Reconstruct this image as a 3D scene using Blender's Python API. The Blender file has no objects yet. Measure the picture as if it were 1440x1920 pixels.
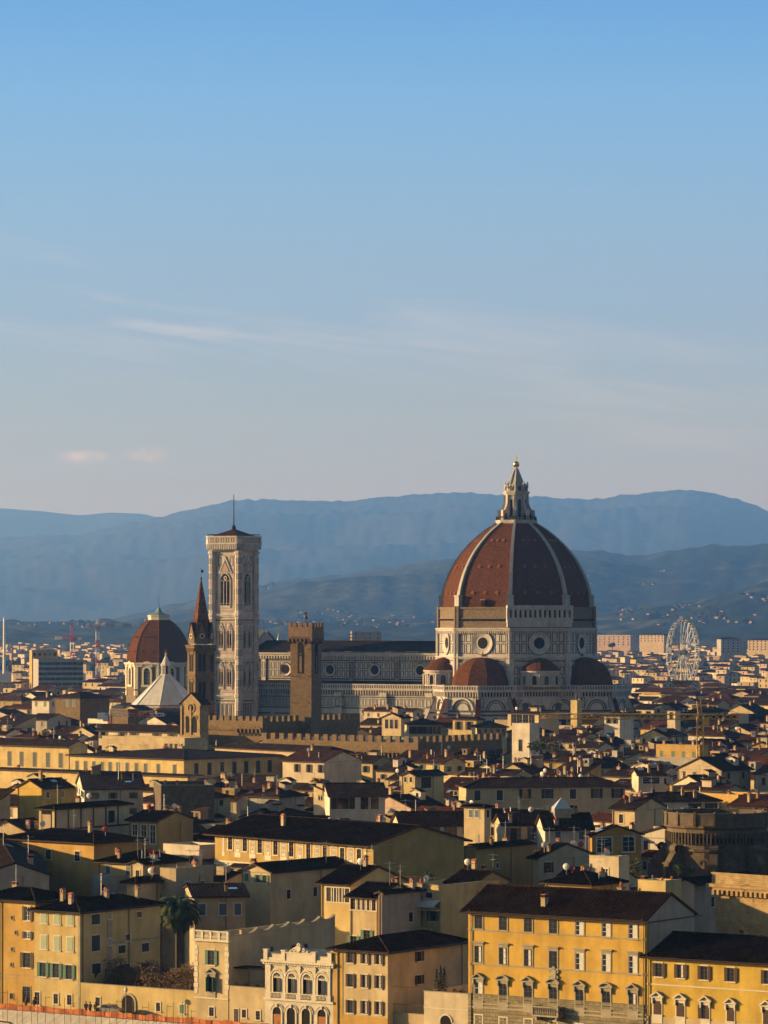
import bpy, math, random
from mathutils import Vector, Matrix, noise
random.seed(7)
sc = bpy.context.scene
COL = sc.collection
R = math.radians
# ------------------------------------------------------------------ camera, sky, sun, exposure
FPX, HY, CZ = 6750.0, 1160.0, 55.0          # focal length in photo pixels, horizon row, eye height above the city ground
cam_d = bpy.data.cameras.new('camera'); cam = bpy.data.objects.new('camera', cam_d); COL.objects.link(cam)
cam.location = (0, 0, CZ); cam.rotation_euler = (R(90), 0, 0)
cam_d.sensor_fit = 'HORIZONTAL'; cam_d.sensor_width = 36; cam_d.lens = 36*FPX/1440
cam_d.shift_y = (HY-960)/1440; cam_d.clip_start = 1; cam_d.clip_end = 90000
sc.camera = cam
SUN_EL, SUN_S = 10.5, 97.0                   # elevation; degrees to the left of the direction back to the camera
sx, sy = -math.sin(R(SUN_S)), -math.cos(R(SUN_S))
sd = Vector((sx*math.cos(R(SUN_EL)), sy*math.cos(R(SUN_EL)), math.sin(R(SUN_EL))))
sl = bpy.data.lights.new('sun', 'SUN'); sl.energy = 5.0; sl.angle = R(0.55); sl.color = (1, .72, .35)
so = bpy.data.objects.new('sun', sl); COL.objects.link(so); so.rotation_euler = sd.to_track_quat('Z', 'Y').to_euler()
so.location = (-200, 300, 300)
W = bpy.data.worlds.new('World'); sc.world = W; W.use_nodes = True
nt = W.node_tree; nt.nodes.clear()
def N(nt, t, **k):
    n = nt.nodes.new(t)
    for a, b in k.items():
        if a == 'inp':
            for i, v in b.items(): n.inputs[i].default_value = v
        else: setattr(n, a, b)
    return n
def LK(nt, a, b): nt.links.new(a, b)
def ramp(nt, stops, fac):
    n = N(nt, 'ShaderNodeValToRGB'); e = n.color_ramp.elements
    while len(e) < len(stops): e.new(.5)
    for q, (p, c) in zip(e, stops): q.position = p; q.color = (c[0], c[1], c[2], 1)
    LK(nt, fac, n.inputs[0]); return n.outputs[0]
def mth(nt, op, a, b=None, c=None, clamp=False):
    n = N(nt, 'ShaderNodeMath', operation=op); n.use_clamp = clamp
    for i, v in enumerate((a, b, c)):
        if v is None: continue
        if isinstance(v, (int, float)): n.inputs[i].default_value = v
        else: LK(nt, v, n.inputs[i])
    return n.outputs[0]
def mixc(nt, fac, a, b, blend='MIX'):
    n = N(nt, 'ShaderNodeMix', data_type='RGBA', blend_type=blend)
    for i, v in ((0, fac), (6, a), (7, b)):
        if isinstance(v, (int, float)): n.inputs[i].default_value = v
        elif isinstance(v, tuple): n.inputs[i].default_value = (*v[:3], 1)
        else: LK(nt, v, n.inputs[i])
    return n.outputs[2]
def hx(s):
    f = lambda c: (c/12.92 if c <= .04045 else ((c+.055)/1.055)**2.4)
    return tuple(f(int(s[i:i+2], 16)/255) for i in (0, 2, 4))
tc = N(nt, 'ShaderNodeTexCoord')
sep = N(nt, 'ShaderNodeSeparateXYZ'); LK(nt, tc.outputs['Generated'], sep.inputs[0])
nish = N(nt, 'ShaderNodeTexSky', sky_type='NISHITA', sun_disc=False, sun_elevation=R(SUN_EL), sun_rotation=math.atan2(sd.x, sd.y))
nish.air_density = 1.0; nish.dust_density = 0.6; nish.ozone_density = 1.5
bg1 = N(nt, 'ShaderNodeBackground', inp={1: .05}); LK(nt, nish.outputs[0], bg1.inputs[0])
zz = mth(nt, 'DIVIDE', sep.outputs[2], .54)
SKY = [(0.0000, (0.332, 0.359, 0.412)), (0.0267, (0.267, 0.300, 0.337)), (0.0600, (0.267, 0.290, 0.307)), (0.1000, (0.236, 0.281, 0.291)), (0.1500, (0.187, 0.267, 0.359)), (0.2067, (0.161, 0.269, 0.398)), (0.2667, (0.121, 0.256, 0.442)), (0.3333, (0.064, 0.200, 0.423)), (0.4800, (0.140, 0.360, 0.740)), (1.0000, (0.120, 0.300, 0.620))]
skc = ramp(nt, SKY, zz)
# thin cirrus streaks and two small pink clouds, in sky directions
uu = mth(nt, 'DIVIDE', sep.outputs[0], mth(nt, 'MAXIMUM', sep.outputs[1], .05))
cv = N(nt, 'ShaderNodeCombineXYZ'); LK(nt, mth(nt, 'MULTIPLY', uu, 9), cv.inputs[0])
LK(nt, mth(nt, 'ADD', mth(nt, 'MULTIPLY', sep.outputs[2], 95), mth(nt, 'MULTIPLY', uu, 13)), cv.inputs[1])
nz = N(nt, 'ShaderNodeTexNoise', inp={'Scale': 1.0, 'Detail': 9.0, 'Roughness': .62, 'Distortion': .8}); LK(nt, cv.outputs[0], nz.inputs['Vector'])
st = N(nt, 'ShaderNodeMapRange', interpolation_type='SMOOTHSTEP', inp={1: .45, 2: .78, 3: 0., 4: 1.}); LK(nt, nz.outputs[0], st.inputs[0])
def band(v, lo, hi, soft):
    a = N(nt, 'ShaderNodeMapRange', interpolation_type='SMOOTHSTEP', inp={1: lo-soft, 2: lo+soft, 3: 0., 4: 1.}); LK(nt, v, a.inputs[0])
    b = N(nt, 'ShaderNodeMapRange', interpolation_type='SMOOTHSTEP', inp={1: hi-soft, 2: hi+soft, 3: 1., 4: 0.}); LK(nt, v, b.inputs[0])
    return mth(nt, 'MULTIPLY', a.outputs[0], b.outputs[0])
zt = mth(nt, 'ADD', sep.outputs[2], mth(nt, 'MULTIPLY', uu, .145))
cf = mth(nt, 'MULTIPLY', mth(nt, 'MULTIPLY', st.outputs[0], band(zt, .062, .086, .014)), .5)
skc = mixc(nt, cf, skc, (.46, .43, .42))
def puff(px, py, rx, ry):
    du = mth(nt, 'DIVIDE', mth(nt, 'SUBTRACT', uu, (px-720)/FPX), rx/FPX)
    dv = mth(nt, 'DIVIDE', mth(nt, 'SUBTRACT', sep.outputs[2], (HY-py)/FPX), ry/FPX)
    d = mth(nt, 'ADD', mth(nt, 'MULTIPLY', du, du), mth(nt, 'MULTIPLY', dv, dv))
    return mth(nt, 'SUBTRACT', 1, d, clamp=True)
n2 = N(nt, 'ShaderNodeTexNoise', inp={'Scale': 260.0, 'Detail': 5.0}); LK(nt, tc.outputs['Generated'], n2.inputs['Vector'])
pf = mth(nt, 'MAXIMUM', puff(160, 858, 62, 14), puff(277, 855, 46, 17))
pf = N_ = mth(nt, 'MULTIPLY', mth(nt, 'MULTIPLY', pf, mth(nt, 'MULTIPLY', mth(nt, 'SUBTRACT', n2.outputs[0], .33, clamp=True), 3.0, clamp=True)), .6)
skc = mixc(nt, pf, skc, (.56, .44, .40))
bg2 = N(nt, 'ShaderNodeBackground', inp={1: 1.0}); LK(nt, skc, bg2.inputs[0])
hi = N(nt, 'ShaderNodeMapRange', interpolation_type='SMOOTHSTEP', inp={1: .4, 2: .75, 3: 1., 4: 0.}); LK(nt, sep.outputs[2], hi.inputs[0])
ho = N(nt, 'ShaderNodeMapRange', interpolation_type='SMOOTHSTEP', inp={1: .1, 2: .75, 3: 0., 4: 1.}); LK(nt, sep.outputs[1], ho.inputs[0])   # the pale band lies in the north, away from the sun
mx = N(nt, 'ShaderNodeMixShader'); LK(nt, mth(nt, 'SUBTRACT', 1, mth(nt, 'MULTIPLY', hi.outputs[0], ho.outputs[0])), mx.inputs[0]); LK(nt, bg2.outputs[0], mx.inputs[1]); LK(nt, bg1.outputs[0], mx.inputs[2])
wo = N(nt, 'ShaderNodeOutputWorld'); LK(nt, mx.outputs[0], wo.inputs[0])
sc.view_settings.view_transform = 'Standard'; sc.view_settings.look = 'None'
sc.view_settings.exposure = 0.86; sc.view_settings.gamma = 1
sc.render.engine = 'CYCLES'
cy = sc.cycles; cy.use_denoising = True; cy.max_bounces = 5; cy.diffuse_bounces = 1; cy.glossy_bounces = 2; cy.volume_bounces = 1; cy.transmission_bounces = 2
cy.sample_clamp_indirect = 4

# ------------------------------------------------------------------ helpers
def at(px, y, Y): return Vector(((px-720)*Y/FPX, Y, CZ+(HY-y)*Y/FPX))
def depth(y, z): return FPX*(CZ-z)/(y-HY)

CH = {}
class MB:
    """collects faces of one mesh"""
    def __init__(s): s.v, s.f, s.m, s.M = [], [], [], Matrix.Identity(4)
    def set(s, rot=0, loc=(0, 0, 0)): s.M = Matrix.Translation(loc) @ Matrix.Rotation(rot, 4, 'Z'); return s
    def poly(s, pts, m=0):
        i = len(s.v); s.v += [tuple(s.M @ Vector(p)) for p in pts]; s.f.append(tuple(range(i, i+len(pts)))); s.m.append(m)
    def box(s, x0, x1, y0, y1, z0, z1, m=0, mt=None):
        P = [(x0,y0,z0),(x1,y0,z0),(x1,y1,z0),(x0,y1,z0),(x0,y0,z1),(x1,y0,z1),(x1,y1,z1),(x0,y1,z1)]
        for k, q in enumerate(((0,1,5,4),(1,2,6,5),(2,3,7,6),(3,0,4,7),(4,5,6,7),(3,2,1,0))):
            s.poly([P[j] for j in q], mt if (mt is not None and k == 4) else m)
    def lathe(s, prof, n, ph=0, m=0, c=(0, 0), cap=True, ms=None):
        rings = []
        for r, z in prof: rings.append([(c[0]+r*math.cos(ph+2*math.pi*k/n), c[1]+r*math.sin(ph+2*math.pi*k/n), z) for k in range(n)])
        for a in range(len(prof)-1):
            mm = ms[a] if ms else m
            for k in range(n):
                j = (k+1) % n
                q = [rings[a][k], rings[a][j], rings[a+1][j], rings[a+1][k]]
                if prof[a+1][0] < 1e-4: q = q[:3]
                elif prof[a][0] < 1e-4: q = [q[0]]+q[2:]
                s.poly(q, mm)
        if cap and prof[-1][0] > 1e-4: s.poly(rings[-1], ms[-1] if ms else m)
    def tube(s, p0, p1, r, n=5, m=0, r1=None):
        p0, p1 = Vector(p0), Vector(p1); d = p1-p0
        if d.length < 1e-6: return
        q = d.to_track_quat('Z', 'Y'); r1 = r if r1 is None else r1
        A = [p0+q @ Vector((r*math.cos(2*math.pi*k/n), r*math.sin(2*math.pi*k/n), 0)) for k in range(n)]
        B = [p1+q @ Vector((r1*math.cos(2*math.pi*k/n), r1*math.sin(2*math.pi*k/n), 0)) for k in range(n)]
        for k in range(n): j = (k+1) % n; s.poly([A[k], A[j], B[j], B[k]], m)
        s.poly(A[::-1], m); s.poly(B, m)
    def prism(s, pts, y0, y1, m=0):
        """extrude an xz outline from y0 (front) to y1"""
        s.poly([(x, y0, z) for x, z in pts], m); s.poly([(x, y1, z) for x, z in pts][::-1], m)
        for k in range(len(pts)):
            a, b = pts[k], pts[(k+1) % len(pts)]
            s.poly([(a[0], y0, a[1]), (a[0], y1, a[1]), (b[0], y1, b[1]), (b[0], y0, b[1])], m)
    def ring(s, cx, cz, r0, r1, y0, y1, m=0, n=20, a0=0, a1=2*math.pi, yin=None):
        """ring in the xz plane: outer r1, inner r0, front at y0, back y1"""
        full = abs(a1-a0-2*math.pi) < 1e-6
        P = lambda r, k, y: (cx+r*math.cos(a0+(a1-a0)*k/n), y, cz+r*math.sin(a0+(a1-a0)*k/n))
        yi = y0 if yin is None else yin
        for k in range(n):
            s.poly([P(r0,k,yi), P(r1,k,y0), P(r1,k+1,y0), P(r0,k+1,yi)], m)
            s.poly([P(r1,k,y0), P(r1,k,y1), P(r1,k+1,y1), P(r1,k+1,y0)], m)
            s.poly([P(r0,k,y1), P(r0,k,yi), P(r0,k+1,yi), P(r0,k+1,y1)], m)
    def disk(s, cx, cz, r, y, m=0, n=16): s.poly([(cx+r*math.cos(2*math.pi*k/n), y, cz+r*math.sin(2*math.pi*k/n)) for k in range(n)], m)
    def frame(s, x0, x1, z0, z1, t=.4, d=.06, m=1):
        s.box(x0, x1, -d, .05, z0, z0+t, m); s.box(x0, x1, -d, .05, z1-t, z1, m)
        s.box(x0, x0+t, -d, .05, z0+t, z1-t, m); s.box(x1-t, x1, -d, .05, z0+t, z1-t, m)
    def arch(s, cx, w, z0, zs, y0, y1, m=0, pt=1.0, n=8):
        """filled arch-headed panel (round pt=1, pointed pt>1)"""
        s.prism(archpts(cx, w, z0, zs, pt, n), y0, y1, m)
    def build(s, name, mats, parent=None, smooth=False):
        me = bpy.data.meshes.new(name); me.from_pydata(s.v, [], s.f)
        for m in (mats if isinstance(mats, (list, tuple)) else [mats]): me.materials.append(m)
        me.polygons.foreach_set('material_index', s.m)
        uvl = me.uv_layers.new(name='UVMap')
        co = []
        for p in me.polygons:
            n = p.normal
            if abs(n.z) > .9995 or n.length < .5: t, b = Vector((1, 0, 0)), Vector((0, 1, 0))
            else: t = Vector((0, 0, 1)).cross(n).normalized(); b = n.cross(t)
            for vi in p.vertices: q = me.vertices[vi].co; co += [q.dot(t), q.dot(b)]
        uvl.data.foreach_set('uv', co)
        if smooth: me.polygons.foreach_set('use_smooth', [True]*len(me.polygons))
        me.update()
        o = bpy.data.objects.new(name, me); COL.objects.link(o)
        if parent: o.parent = parent; CH.setdefault(parent.name, []).append(o)
        return o
def archpts(cx, w, z0, zs, pt=1.0, n=8):
    h = w/2; P = [(cx-h, z0), (cx+h, z0)]
    if pt <= 1.001: return P+[(cx+h*math.cos(math.pi*k/n), zs+h*math.sin(math.pi*k/n)) for k in range(n+1)]
    r = h*pt; A = math.acos((r-h)/r)
    P += [(cx+h-r+r*math.cos(A*k/n), zs+r*math.sin(A*k/n)) for k in range(n+1)]
    P += [(cx-h+r-r*math.cos(A*k/n), zs+r*math.sin(A*k/n)) for k in range(n-1, -1, -1)]
    return P
def tag(o, label=None, cat=None, group=None, kind=None):
    for k, v in (('label', label), ('category', cat), ('group', group), ('kind', kind)):
        if v: o[k] = v
    return o
def empty(name, loc=(0, 0, 0), rz=0, sc=1, **k):
    o = bpy.data.objects.new(name, None); COL.objects.link(o); o.location = loc; o.rotation_euler = (0, 0, rz); o.empty_display_size = 2; o.scale = (sc, sc, 1)
    return tag(o, **k)
def inst(o, parent=None, loc=None, rz=None):
    """a copy of an object sharing its mesh, with its children"""
    c = o.copy(); COL.objects.link(c)
    if parent is not None: c.parent = parent
    if loc is not None: c.location = loc
    if rz is not None: c.rotation_euler = (0, 0, rz)
    for ch in CH.get(o.name, ()): inst(ch, c)
    return c

# ------------------------------------------------------------------ materials
def pm(name, col, rough=.8, metal=0, spec=.3):
    m = bpy.data.materials.new(name); m.use_nodes = True; n = m.node_tree; b = n.nodes['Principled BSDF']
    b.inputs['Base Color'].default_value = (*col, 1); b.inputs['Roughness'].default_value = rough; b.inputs['Metallic'].default_value = metal
    b.inputs['Specular IOR Level'].default_value = spec
    return m, n, b
def noisy(name, col, col2, scale=.5, rough=.85, bump=.1, bscale=6, streak=0, metal=0, lo=.35, hi=.7):
    m, n, b = pm(name, col, rough, metal)
    g = N(n, 'ShaderNodeNewGeometry')
    nz = N(n, 'ShaderNodeTexNoise', inp={'Scale': scale, 'Detail': 6.0, 'Roughness': .62}); LK(n, g.outputs['Position'], nz.inputs['Vector'])
    c = ramp(n, [(lo, col), (hi, col2)], nz.outputs[0])
    if streak:
        mp = N(n, 'ShaderNodeMapping', inp={'Scale': (.8, .8, .10)}); LK(n, g.outputs['Position'], mp.inputs[0])
        n3 = N(n, 'ShaderNodeTexNoise', inp={'Scale': 1.0, 'Detail': 4.0}); LK(n, mp.outputs[0], n3.inputs['Vector'])
        c = mixc(n, ramp(n, [(.5, (0, 0, 0)), (.75, (streak,)*3)], n3.outputs[0]), c, tuple(x*.45 for x in col))
    LK(n, c, b.inputs['Base Color'])
    if bump:
        nb = N(n, 'ShaderNodeTexNoise', inp={'Scale': bscale, 'Detail': 3.0}); LK(n, g.outputs['Position'], nb.inputs['Vector'])
        bp = N(n, 'ShaderNodeBump', inp={'Strength': bump, 'Distance': .3}); LK(n, nb.outputs[0], bp.inputs['Height']); LK(n, bp.outputs[0], b.inputs['Normal'])
    return m
def tiles(name, col, period=.40, var=.75, bump=1.0, lichen=.3):
    """pan tiles: rows running down the slope, tone differing tile by tile"""
    m, n, b = pm(name, col, .95, 0, .04)
    uv = N(n, 'ShaderNodeUVMap'); sp = N(n, 'ShaderNodeSeparateXYZ'); LK(n, uv.outputs[0], sp.inputs[0])
    u = mth(n, 'DIVIDE', sp.outputs[0], period); v = mth(n, 'DIVIDE', sp.outputs[1], .42)
    cb = N(n, 'ShaderNodeCombineXYZ'); LK(n, mth(n, 'FLOOR', u), cb.inputs[0]); LK(n, mth(n, 'FLOOR', v), cb.inputs[1])
    wn = N(n, 'ShaderNodeTexWhiteNoise', noise_dimensions='3D')
    oi = N(n, 'ShaderNodeObjectInfo'); LK(n, oi.outputs['Random'], cb.inputs[2]); LK(n, cb.outputs[0], wn.inputs['Vector'])
    c = mixc(n, wn.outputs[0], tuple(x*(1-var) for x in col), tuple(min(x*(1+var), .9) for x in col))
    g = N(n, 'ShaderNodeNewGeometry')
    nz = N(n, 'ShaderNodeTexNoise', inp={'Scale': .35, 'Detail': 6.0, 'Roughness': .65}); LK(n, g.outputs['Position'], nz.inputs['Vector'])
    c = mixc(n, ramp(n, [(.45, (0, 0, 0)), (.7, (lichen,)*3)], nz.outputs[0]), c, (.09, .085, .06))
    c = mixc(n, ramp(n, [(.30, (.35,)*3), (.5, (0, 0, 0))], nz.outputs[0]), c, tuple(x*.5 for x in col))
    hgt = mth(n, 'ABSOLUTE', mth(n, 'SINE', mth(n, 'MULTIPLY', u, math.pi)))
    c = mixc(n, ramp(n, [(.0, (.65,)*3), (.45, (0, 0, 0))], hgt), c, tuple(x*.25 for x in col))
    LK(n, c, b.inputs['Base Color'])
    bp = N(n, 'ShaderNodeBump', inp={'Strength': bump, 'Distance': .12}); LK(n, hgt, bp.inputs['Height']); LK(n, bp.outputs[0], b.inputs['Normal'])
    return m
def masonry(name, c1, c2, mortar, w=.6, h=.3, bump=.5, rough=.9):
    m, n, b = pm(name, c1, rough)
    uv = N(n, 'ShaderNodeUVMap')
    br = N(n, 'ShaderNodeTexBrick', inp={'Scale': 1.0, 'Mortar Size': .03, 'Brick Width': w, 'Row Height': h, 'Color1': (*c1, 1), 'Color2': (*c2, 1), 'Mortar': (*mortar, 1)})
    LK(n, uv.outputs[0], br.inputs['Vector'])
    g = N(n, 'ShaderNodeNewGeometry'); nz = N(n, 'ShaderNodeTexNoise', inp={'Scale': .8, 'Detail': 7.0, 'Roughness': .7}); LK(n, g.outputs['Position'], nz.inputs['Vector'])
    c = mixc(n, .75, br.outputs[0], ramp(n, [(.3, (.45,)*3), (.72, (1.35,)*3)], nz.outputs[0]), 'MULTIPLY'); LK(n, c, b.inputs['Base Color'])
    bp = N(n, 'ShaderNodeBump', inp={'Strength': bump, 'Distance': .1}); LK(n, nz.outputs[0], bp.inputs['Height']); LK(n, bp.outputs[0], b.inputs['Normal'])
    return m
def stucco(name, col): return noisy('stucco_'+name, (col[0]*.70, col[1]*.68, col[2]*.68), (col[0]*1.0, col[1]*.975, col[2]*1.0), .3, .92, .1, 9, streak=.34)
STU = {k: stucco(k, c) for k, c in dict(
    cream=(.62, .50, .29), pale_yellow=(.64, .50, .22), ochre=(.58, .37, .10), yellow=(.62, .43, .08), white=(.70, .64, .52), grey=(.42, .39, .34),
    beige=(.52, .42, .27), pink=(.58, .44, .33), sand=(.56, .45, .26), ivory=(.68, .58, .40), brown=(.34, .25, .14), orange=(.55, .29, .07), mustard=(.46, .33, .11), palazzo=(.63, .41, .085)).items()}
TIL = [tiles('roof_tiles_%s' % n, c) for n, c in (('umber', (.031, .0145, .0095)), ('brown', (.027, .0145, .0105)), ('rust', (.052, .020, .012)), ('dark', (.019, .012, .0100)), ('red', (.080, .026, .015)))]
M = dict(
    trim=noisy('grey_stone_trim', (.30, .26, .19), (.40, .35, .26), 1.2, .85, .1),
    ptrim=noisy('pale_stone_trim', (.56, .50, .39), (.68, .61, .49), 1.0, .8, .1),
    wood=noisy('eave_wood', (.05, .03, .018), (.09, .055, .03), 2, .85, .1),
    glass=pm('window_glass', (.012, .015, .02), .08, 0, .6)[0],
    void=pm('dark_opening', (.012, .010, .009), .95)[0],
    sgreen=noisy('green_shutter_paint', (.05, .13, .09), (.09, .20, .14), 3, .6, .05),
    spale=noisy('pale_green_shutter_paint', (.30, .36, .24), (.38, .44, .30), 3, .6, .05),
    sbrown=noisy('brown_shutter_paint', (.045, .022, .014), (.075, .038, .024), 3, .6, .05),
    sdark=noisy('dark_shutter_paint', (.02, .028, .026), (.035, .045, .04), 3, .6, .05),
    sblue=noisy('blue_shutter_paint', (.06, .10, .14), (.10, .15, .20), 3, .6, .05),
    swhite=noisy('white_window_paint', (.66, .63, .56), (.76, .73, .66), 3, .5, .03),
    curtain=noisy('white_curtain', (.55, .53, .50), (.72, .70, .66), 4, .9, .1),
    gutter=pm('dark_gutter_metal', (.05, .035, .028), .5, .6)[0],
    pipe=pm('grey_downpipe', (.16, .14, .12), .5, .5)[0],
    metal=pm('galvanised_metal', (.45, .45, .45), .4, .8)[0],
    dish=pm('white_dish_enamel', (.72, .70, .66), .45)[0],
    dishred=pm('red_dish_enamel', (.35, .05, .03), .5)[0],
    terra=noisy('terracotta', (.30, .10, .05), (.40, .15, .08), 3, .85, .1),
    marble=noisy('white_marble', (.40, .36, .335), (.585, .535, .505), .45, .6, .06, 5, streak=.5),
    mpink=noisy('pink_marble', (.36, .23, .19), (.45, .31, .26), .5, .6, .05),
    mgreen=noisy('green_marble', (.045, .055, .05), (.085, .095, .085), .7, .55, .05),
    rough=masonry('raw_brickwork', (.25, .18, .11), (.19, .14, .085), (.14, .11, .075), .5, .25, .6),
    pietra=masonry('pietraforte_stone', (.235, .155, .076), (.175, .12, .06), (.115, .083, .044), .55, .32, .7),
    goldstone=masonry('golden_sandstone', (.44, .31, .15), (.36, .25, .12), (.26, .18, .09), .55, .32, .6),
    pietrad=masonry('dark_rubble_stone', (.17, .125, .08), (.12, .09, .06), (.09, .07, .05), .5, .3, .8),
    brick=masonry('red_brick', (.22, .12, .065), (.17, .09, .05), (.22, .16, .11), .4, .12, .4),
    dometile=tiles('dome_tiles', (.108, .041, .013), .5, .4, .5, .12),
    gold=pm('gilded_copper', (.9, .55, .14), .28, 1)[0],
    lead=noisy('grey_lead_sheet', (.26, .26, .25), (.36, .36, .34), .8, .55, .05),
    roofmarble=noisy('weathered_white_marble_slabs', (.31, .30, .29), (.45, .44, .42), .5, .6, .08, 3, streak=.3),
    copper=noisy('green_copper', (.16, .24, .20), (.22, .32, .27), .8, .6, .05),
    concrete=noisy('concrete', (.36, .34, .30), (.46, .43, .38), .3, .9, .1, streak=.2),
    asphalt=noisy('asphalt', (.045, .045, .045), (.065, .063, .06), .6, .9, .15),
    crane=pm('yellow_crane_paint', (.62, .34, .03), .5)[0],
    cred=pm('red_crane_paint', (.50, .05, .03), .5)[0],
    cwhite=pm('white_crane_paint', (.74, .74, .72), .5)[0],
    net=noisy('orange_netting', (.40, .11, .035), (.55, .17, .06), 3, .8, .2),
    bluesheet=pm('blue_sheet', (.05, .25, .42), .5)[0],
    whiteslab=noisy('white_marble_slabs', (.48, .47, .455), (.62, .605, .58), .5, .6, .06, 4, streak=.2),
    wheel=pm('weathered_white_steel', (.62, .62, .62), .5)[0],
    teal=noisy('teal_awning_cloth', (.16, .30, .28), (.22, .38, .36), 1, .8, .1),
)
# ------------------------------------------------------------------ ground and hills
def sheet(name, pts, mat, kind='structure'):
    b = MB(); b.poly(pts); return tag(b.build(name, mat), kind=kind)
sheet('ground', [(-2541.8, 2191.6, -.02), (2432.2, -1163.4, -.02), (14000, 300, -.02), (14000, 40000, -.02), (-14000, 40000, -.02)],
      noisy('town_ground', (.050, .048, .045), (.085, .080, .07), .05, .95, 0))
def hillmat(name, c1, c2, c3, s):
    m, n, b = pm(name, c1, .95, 0, .05)
    g = N(n, 'ShaderNodeNewGeometry')
    nz = N(n, 'ShaderNodeTexNoise', inp={'Scale': s, 'Detail': 8.0, 'Roughness': .68}); LK(n, g.outputs['Position'], nz.inputs['Vector'])
    c = ramp(n, [(.36, c1), (.50, c2), (.56, c3), (.60, c2), (.68, c3)], nz.outputs[0])
    n2 = N(n, 'ShaderNodeTexNoise', inp={'Scale': s*16, 'Detail': 4.0}); LK(n, g.outputs['Position'], n2.inputs['Vector'])
    c = mixc(n, .8, c, ramp(n, [(.35, (.45,)*3), (.65, (1.3,)*3)], n2.outputs[0]), 'MULTIPLY')
    LK(n, c, b.inputs['Base Color'])
    bp = N(n, 'ShaderNodeBump', inp={'Strength': .5, 'Distance': 9.0}); LK(n, n2.outputs[0], bp.inputs['Height']); LK(n, bp.outputs[0], b.inputs['Normal'])
    return m
def lerp_pts(pts, x):
    if x <= pts[0][0]: return pts[0][1]
    for (a, b), (c, d) in zip(pts, pts[1:]):
        if x <= c:
            t = (x-a)/(c-a); t = t*t*(3-2*t)*.5+t*.5; return b+(d-b)*t
    return pts[-1][1]
def ridge(name, pts, Yc, Y0, mat, amp, step=6, seed=0, rough=0, nj=34, flatk=1.0):
    b = MB(); xs = list(range(-420, 1861, step)); G = []
    for px in xs:
        col = []
        for j in range(nj+8):
            t = j/nj; Y = Y0+(Yc-Y0)*t
            X = (px-720)*Y/FPX
            hc = CZ+(HY-lerp_pts(pts, px))/FPX*Yc
            w = noise.fractal(Vector((X/2300+seed, Y/2600, seed)), 1.0, 2.1, 6)
            if t <= 1: z = hc*(t**flatk)+amp*w*math.sin(math.pi*min(t, 1))**.8*min(1, hc/200)
            else: z = hc*(1-(t-1)*1.4)
            if rough and t <= 1: z += rough*noise.noise(Vector((X/60+seed*3, Y/90, 4)))*min(1, t*3)
            if t < 1: z = min(z, CZ+(hc-CZ)*Y/Yc-4)
            if j == 0: z = -8
            col.append((X, Y, z))
        G.append(col)
    V = [p for c in G for p in c]; n = nj+8; F = []
    for i in range(len(xs)-1):
        for j in range(n-1): F.append((i*n+j, (i+1)*n+j, (i+1)*n+j+1, i*n+j+1))
    me = bpy.data.meshes.new(name); me.from_pydata(V, [], F); me.materials.append(mat); me.polygons.foreach_set('use_smooth', [True]*len(F))
    o = bpy.data.objects.new(name, me); COL.objects.link(o); tag(o, kind='structure')
    return o
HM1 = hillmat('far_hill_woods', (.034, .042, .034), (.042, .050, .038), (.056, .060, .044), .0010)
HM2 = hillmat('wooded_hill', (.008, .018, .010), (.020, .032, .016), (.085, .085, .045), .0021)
P_FAR = [(-420, 975), (-100, 958), (0, 953), (60, 957), (150, 966), (205, 961), (260, 963), (320, 974), (420, 985), (700, 1000), (1860, 1000)]
P_BIG = [(-420, 1030), (-100, 1012), (0, 1007), (100, 1004), (150, 1003), (200, 990), (250, 979), (300, 969), (350, 957), (400, 946), (440, 937), (480, 936), (560, 938), (640, 940), (720, 932), (800, 926),
         (860, 923), (930, 927), (1000, 930), (1060, 934), (1110, 936), (1180, 927), (1240, 921), (1290, 918), (1340, 925), (1380, 935), (1410, 945), (1440, 957), (1560, 1010), (1860, 1060)]
P_MID = [(-420, 1164), (100, 1166), (200, 1162), (260, 1150), (330, 1132), (400, 1118), (500, 1095), (560, 1085), (640, 1077), (700, 1067), (780, 1056), (830, 1048), (900, 1040), (1000, 1032), (1080, 1031),
         (1130, 1034), (1180, 1041), (1215, 1040), (1250, 1033), (1300, 1026), (1340, 1022), (1400, 1023), (1440, 1019), (1600, 1010), (1860, 1030)]
P_NEAR = [(-420, 1164), (850, 1164), (940, 1160), (1060, 1152), (1130, 1150), (1180, 1140), (1240, 1133), (1300, 1128), (1350, 1115), (1400, 1103), (1440, 1096), (1600, 1080), (1860, 1090)]
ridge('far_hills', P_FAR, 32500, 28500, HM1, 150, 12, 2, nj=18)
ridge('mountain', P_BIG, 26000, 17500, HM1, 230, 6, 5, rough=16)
ridge('hills', P_MID, 13500, 8200, HM2, 150, 5, 9, rough=10, flatk=1.0)
ridge('foothills', P_NEAR, 8800, 6000, HM2, 85, 5, 14, rough=14)

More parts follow.
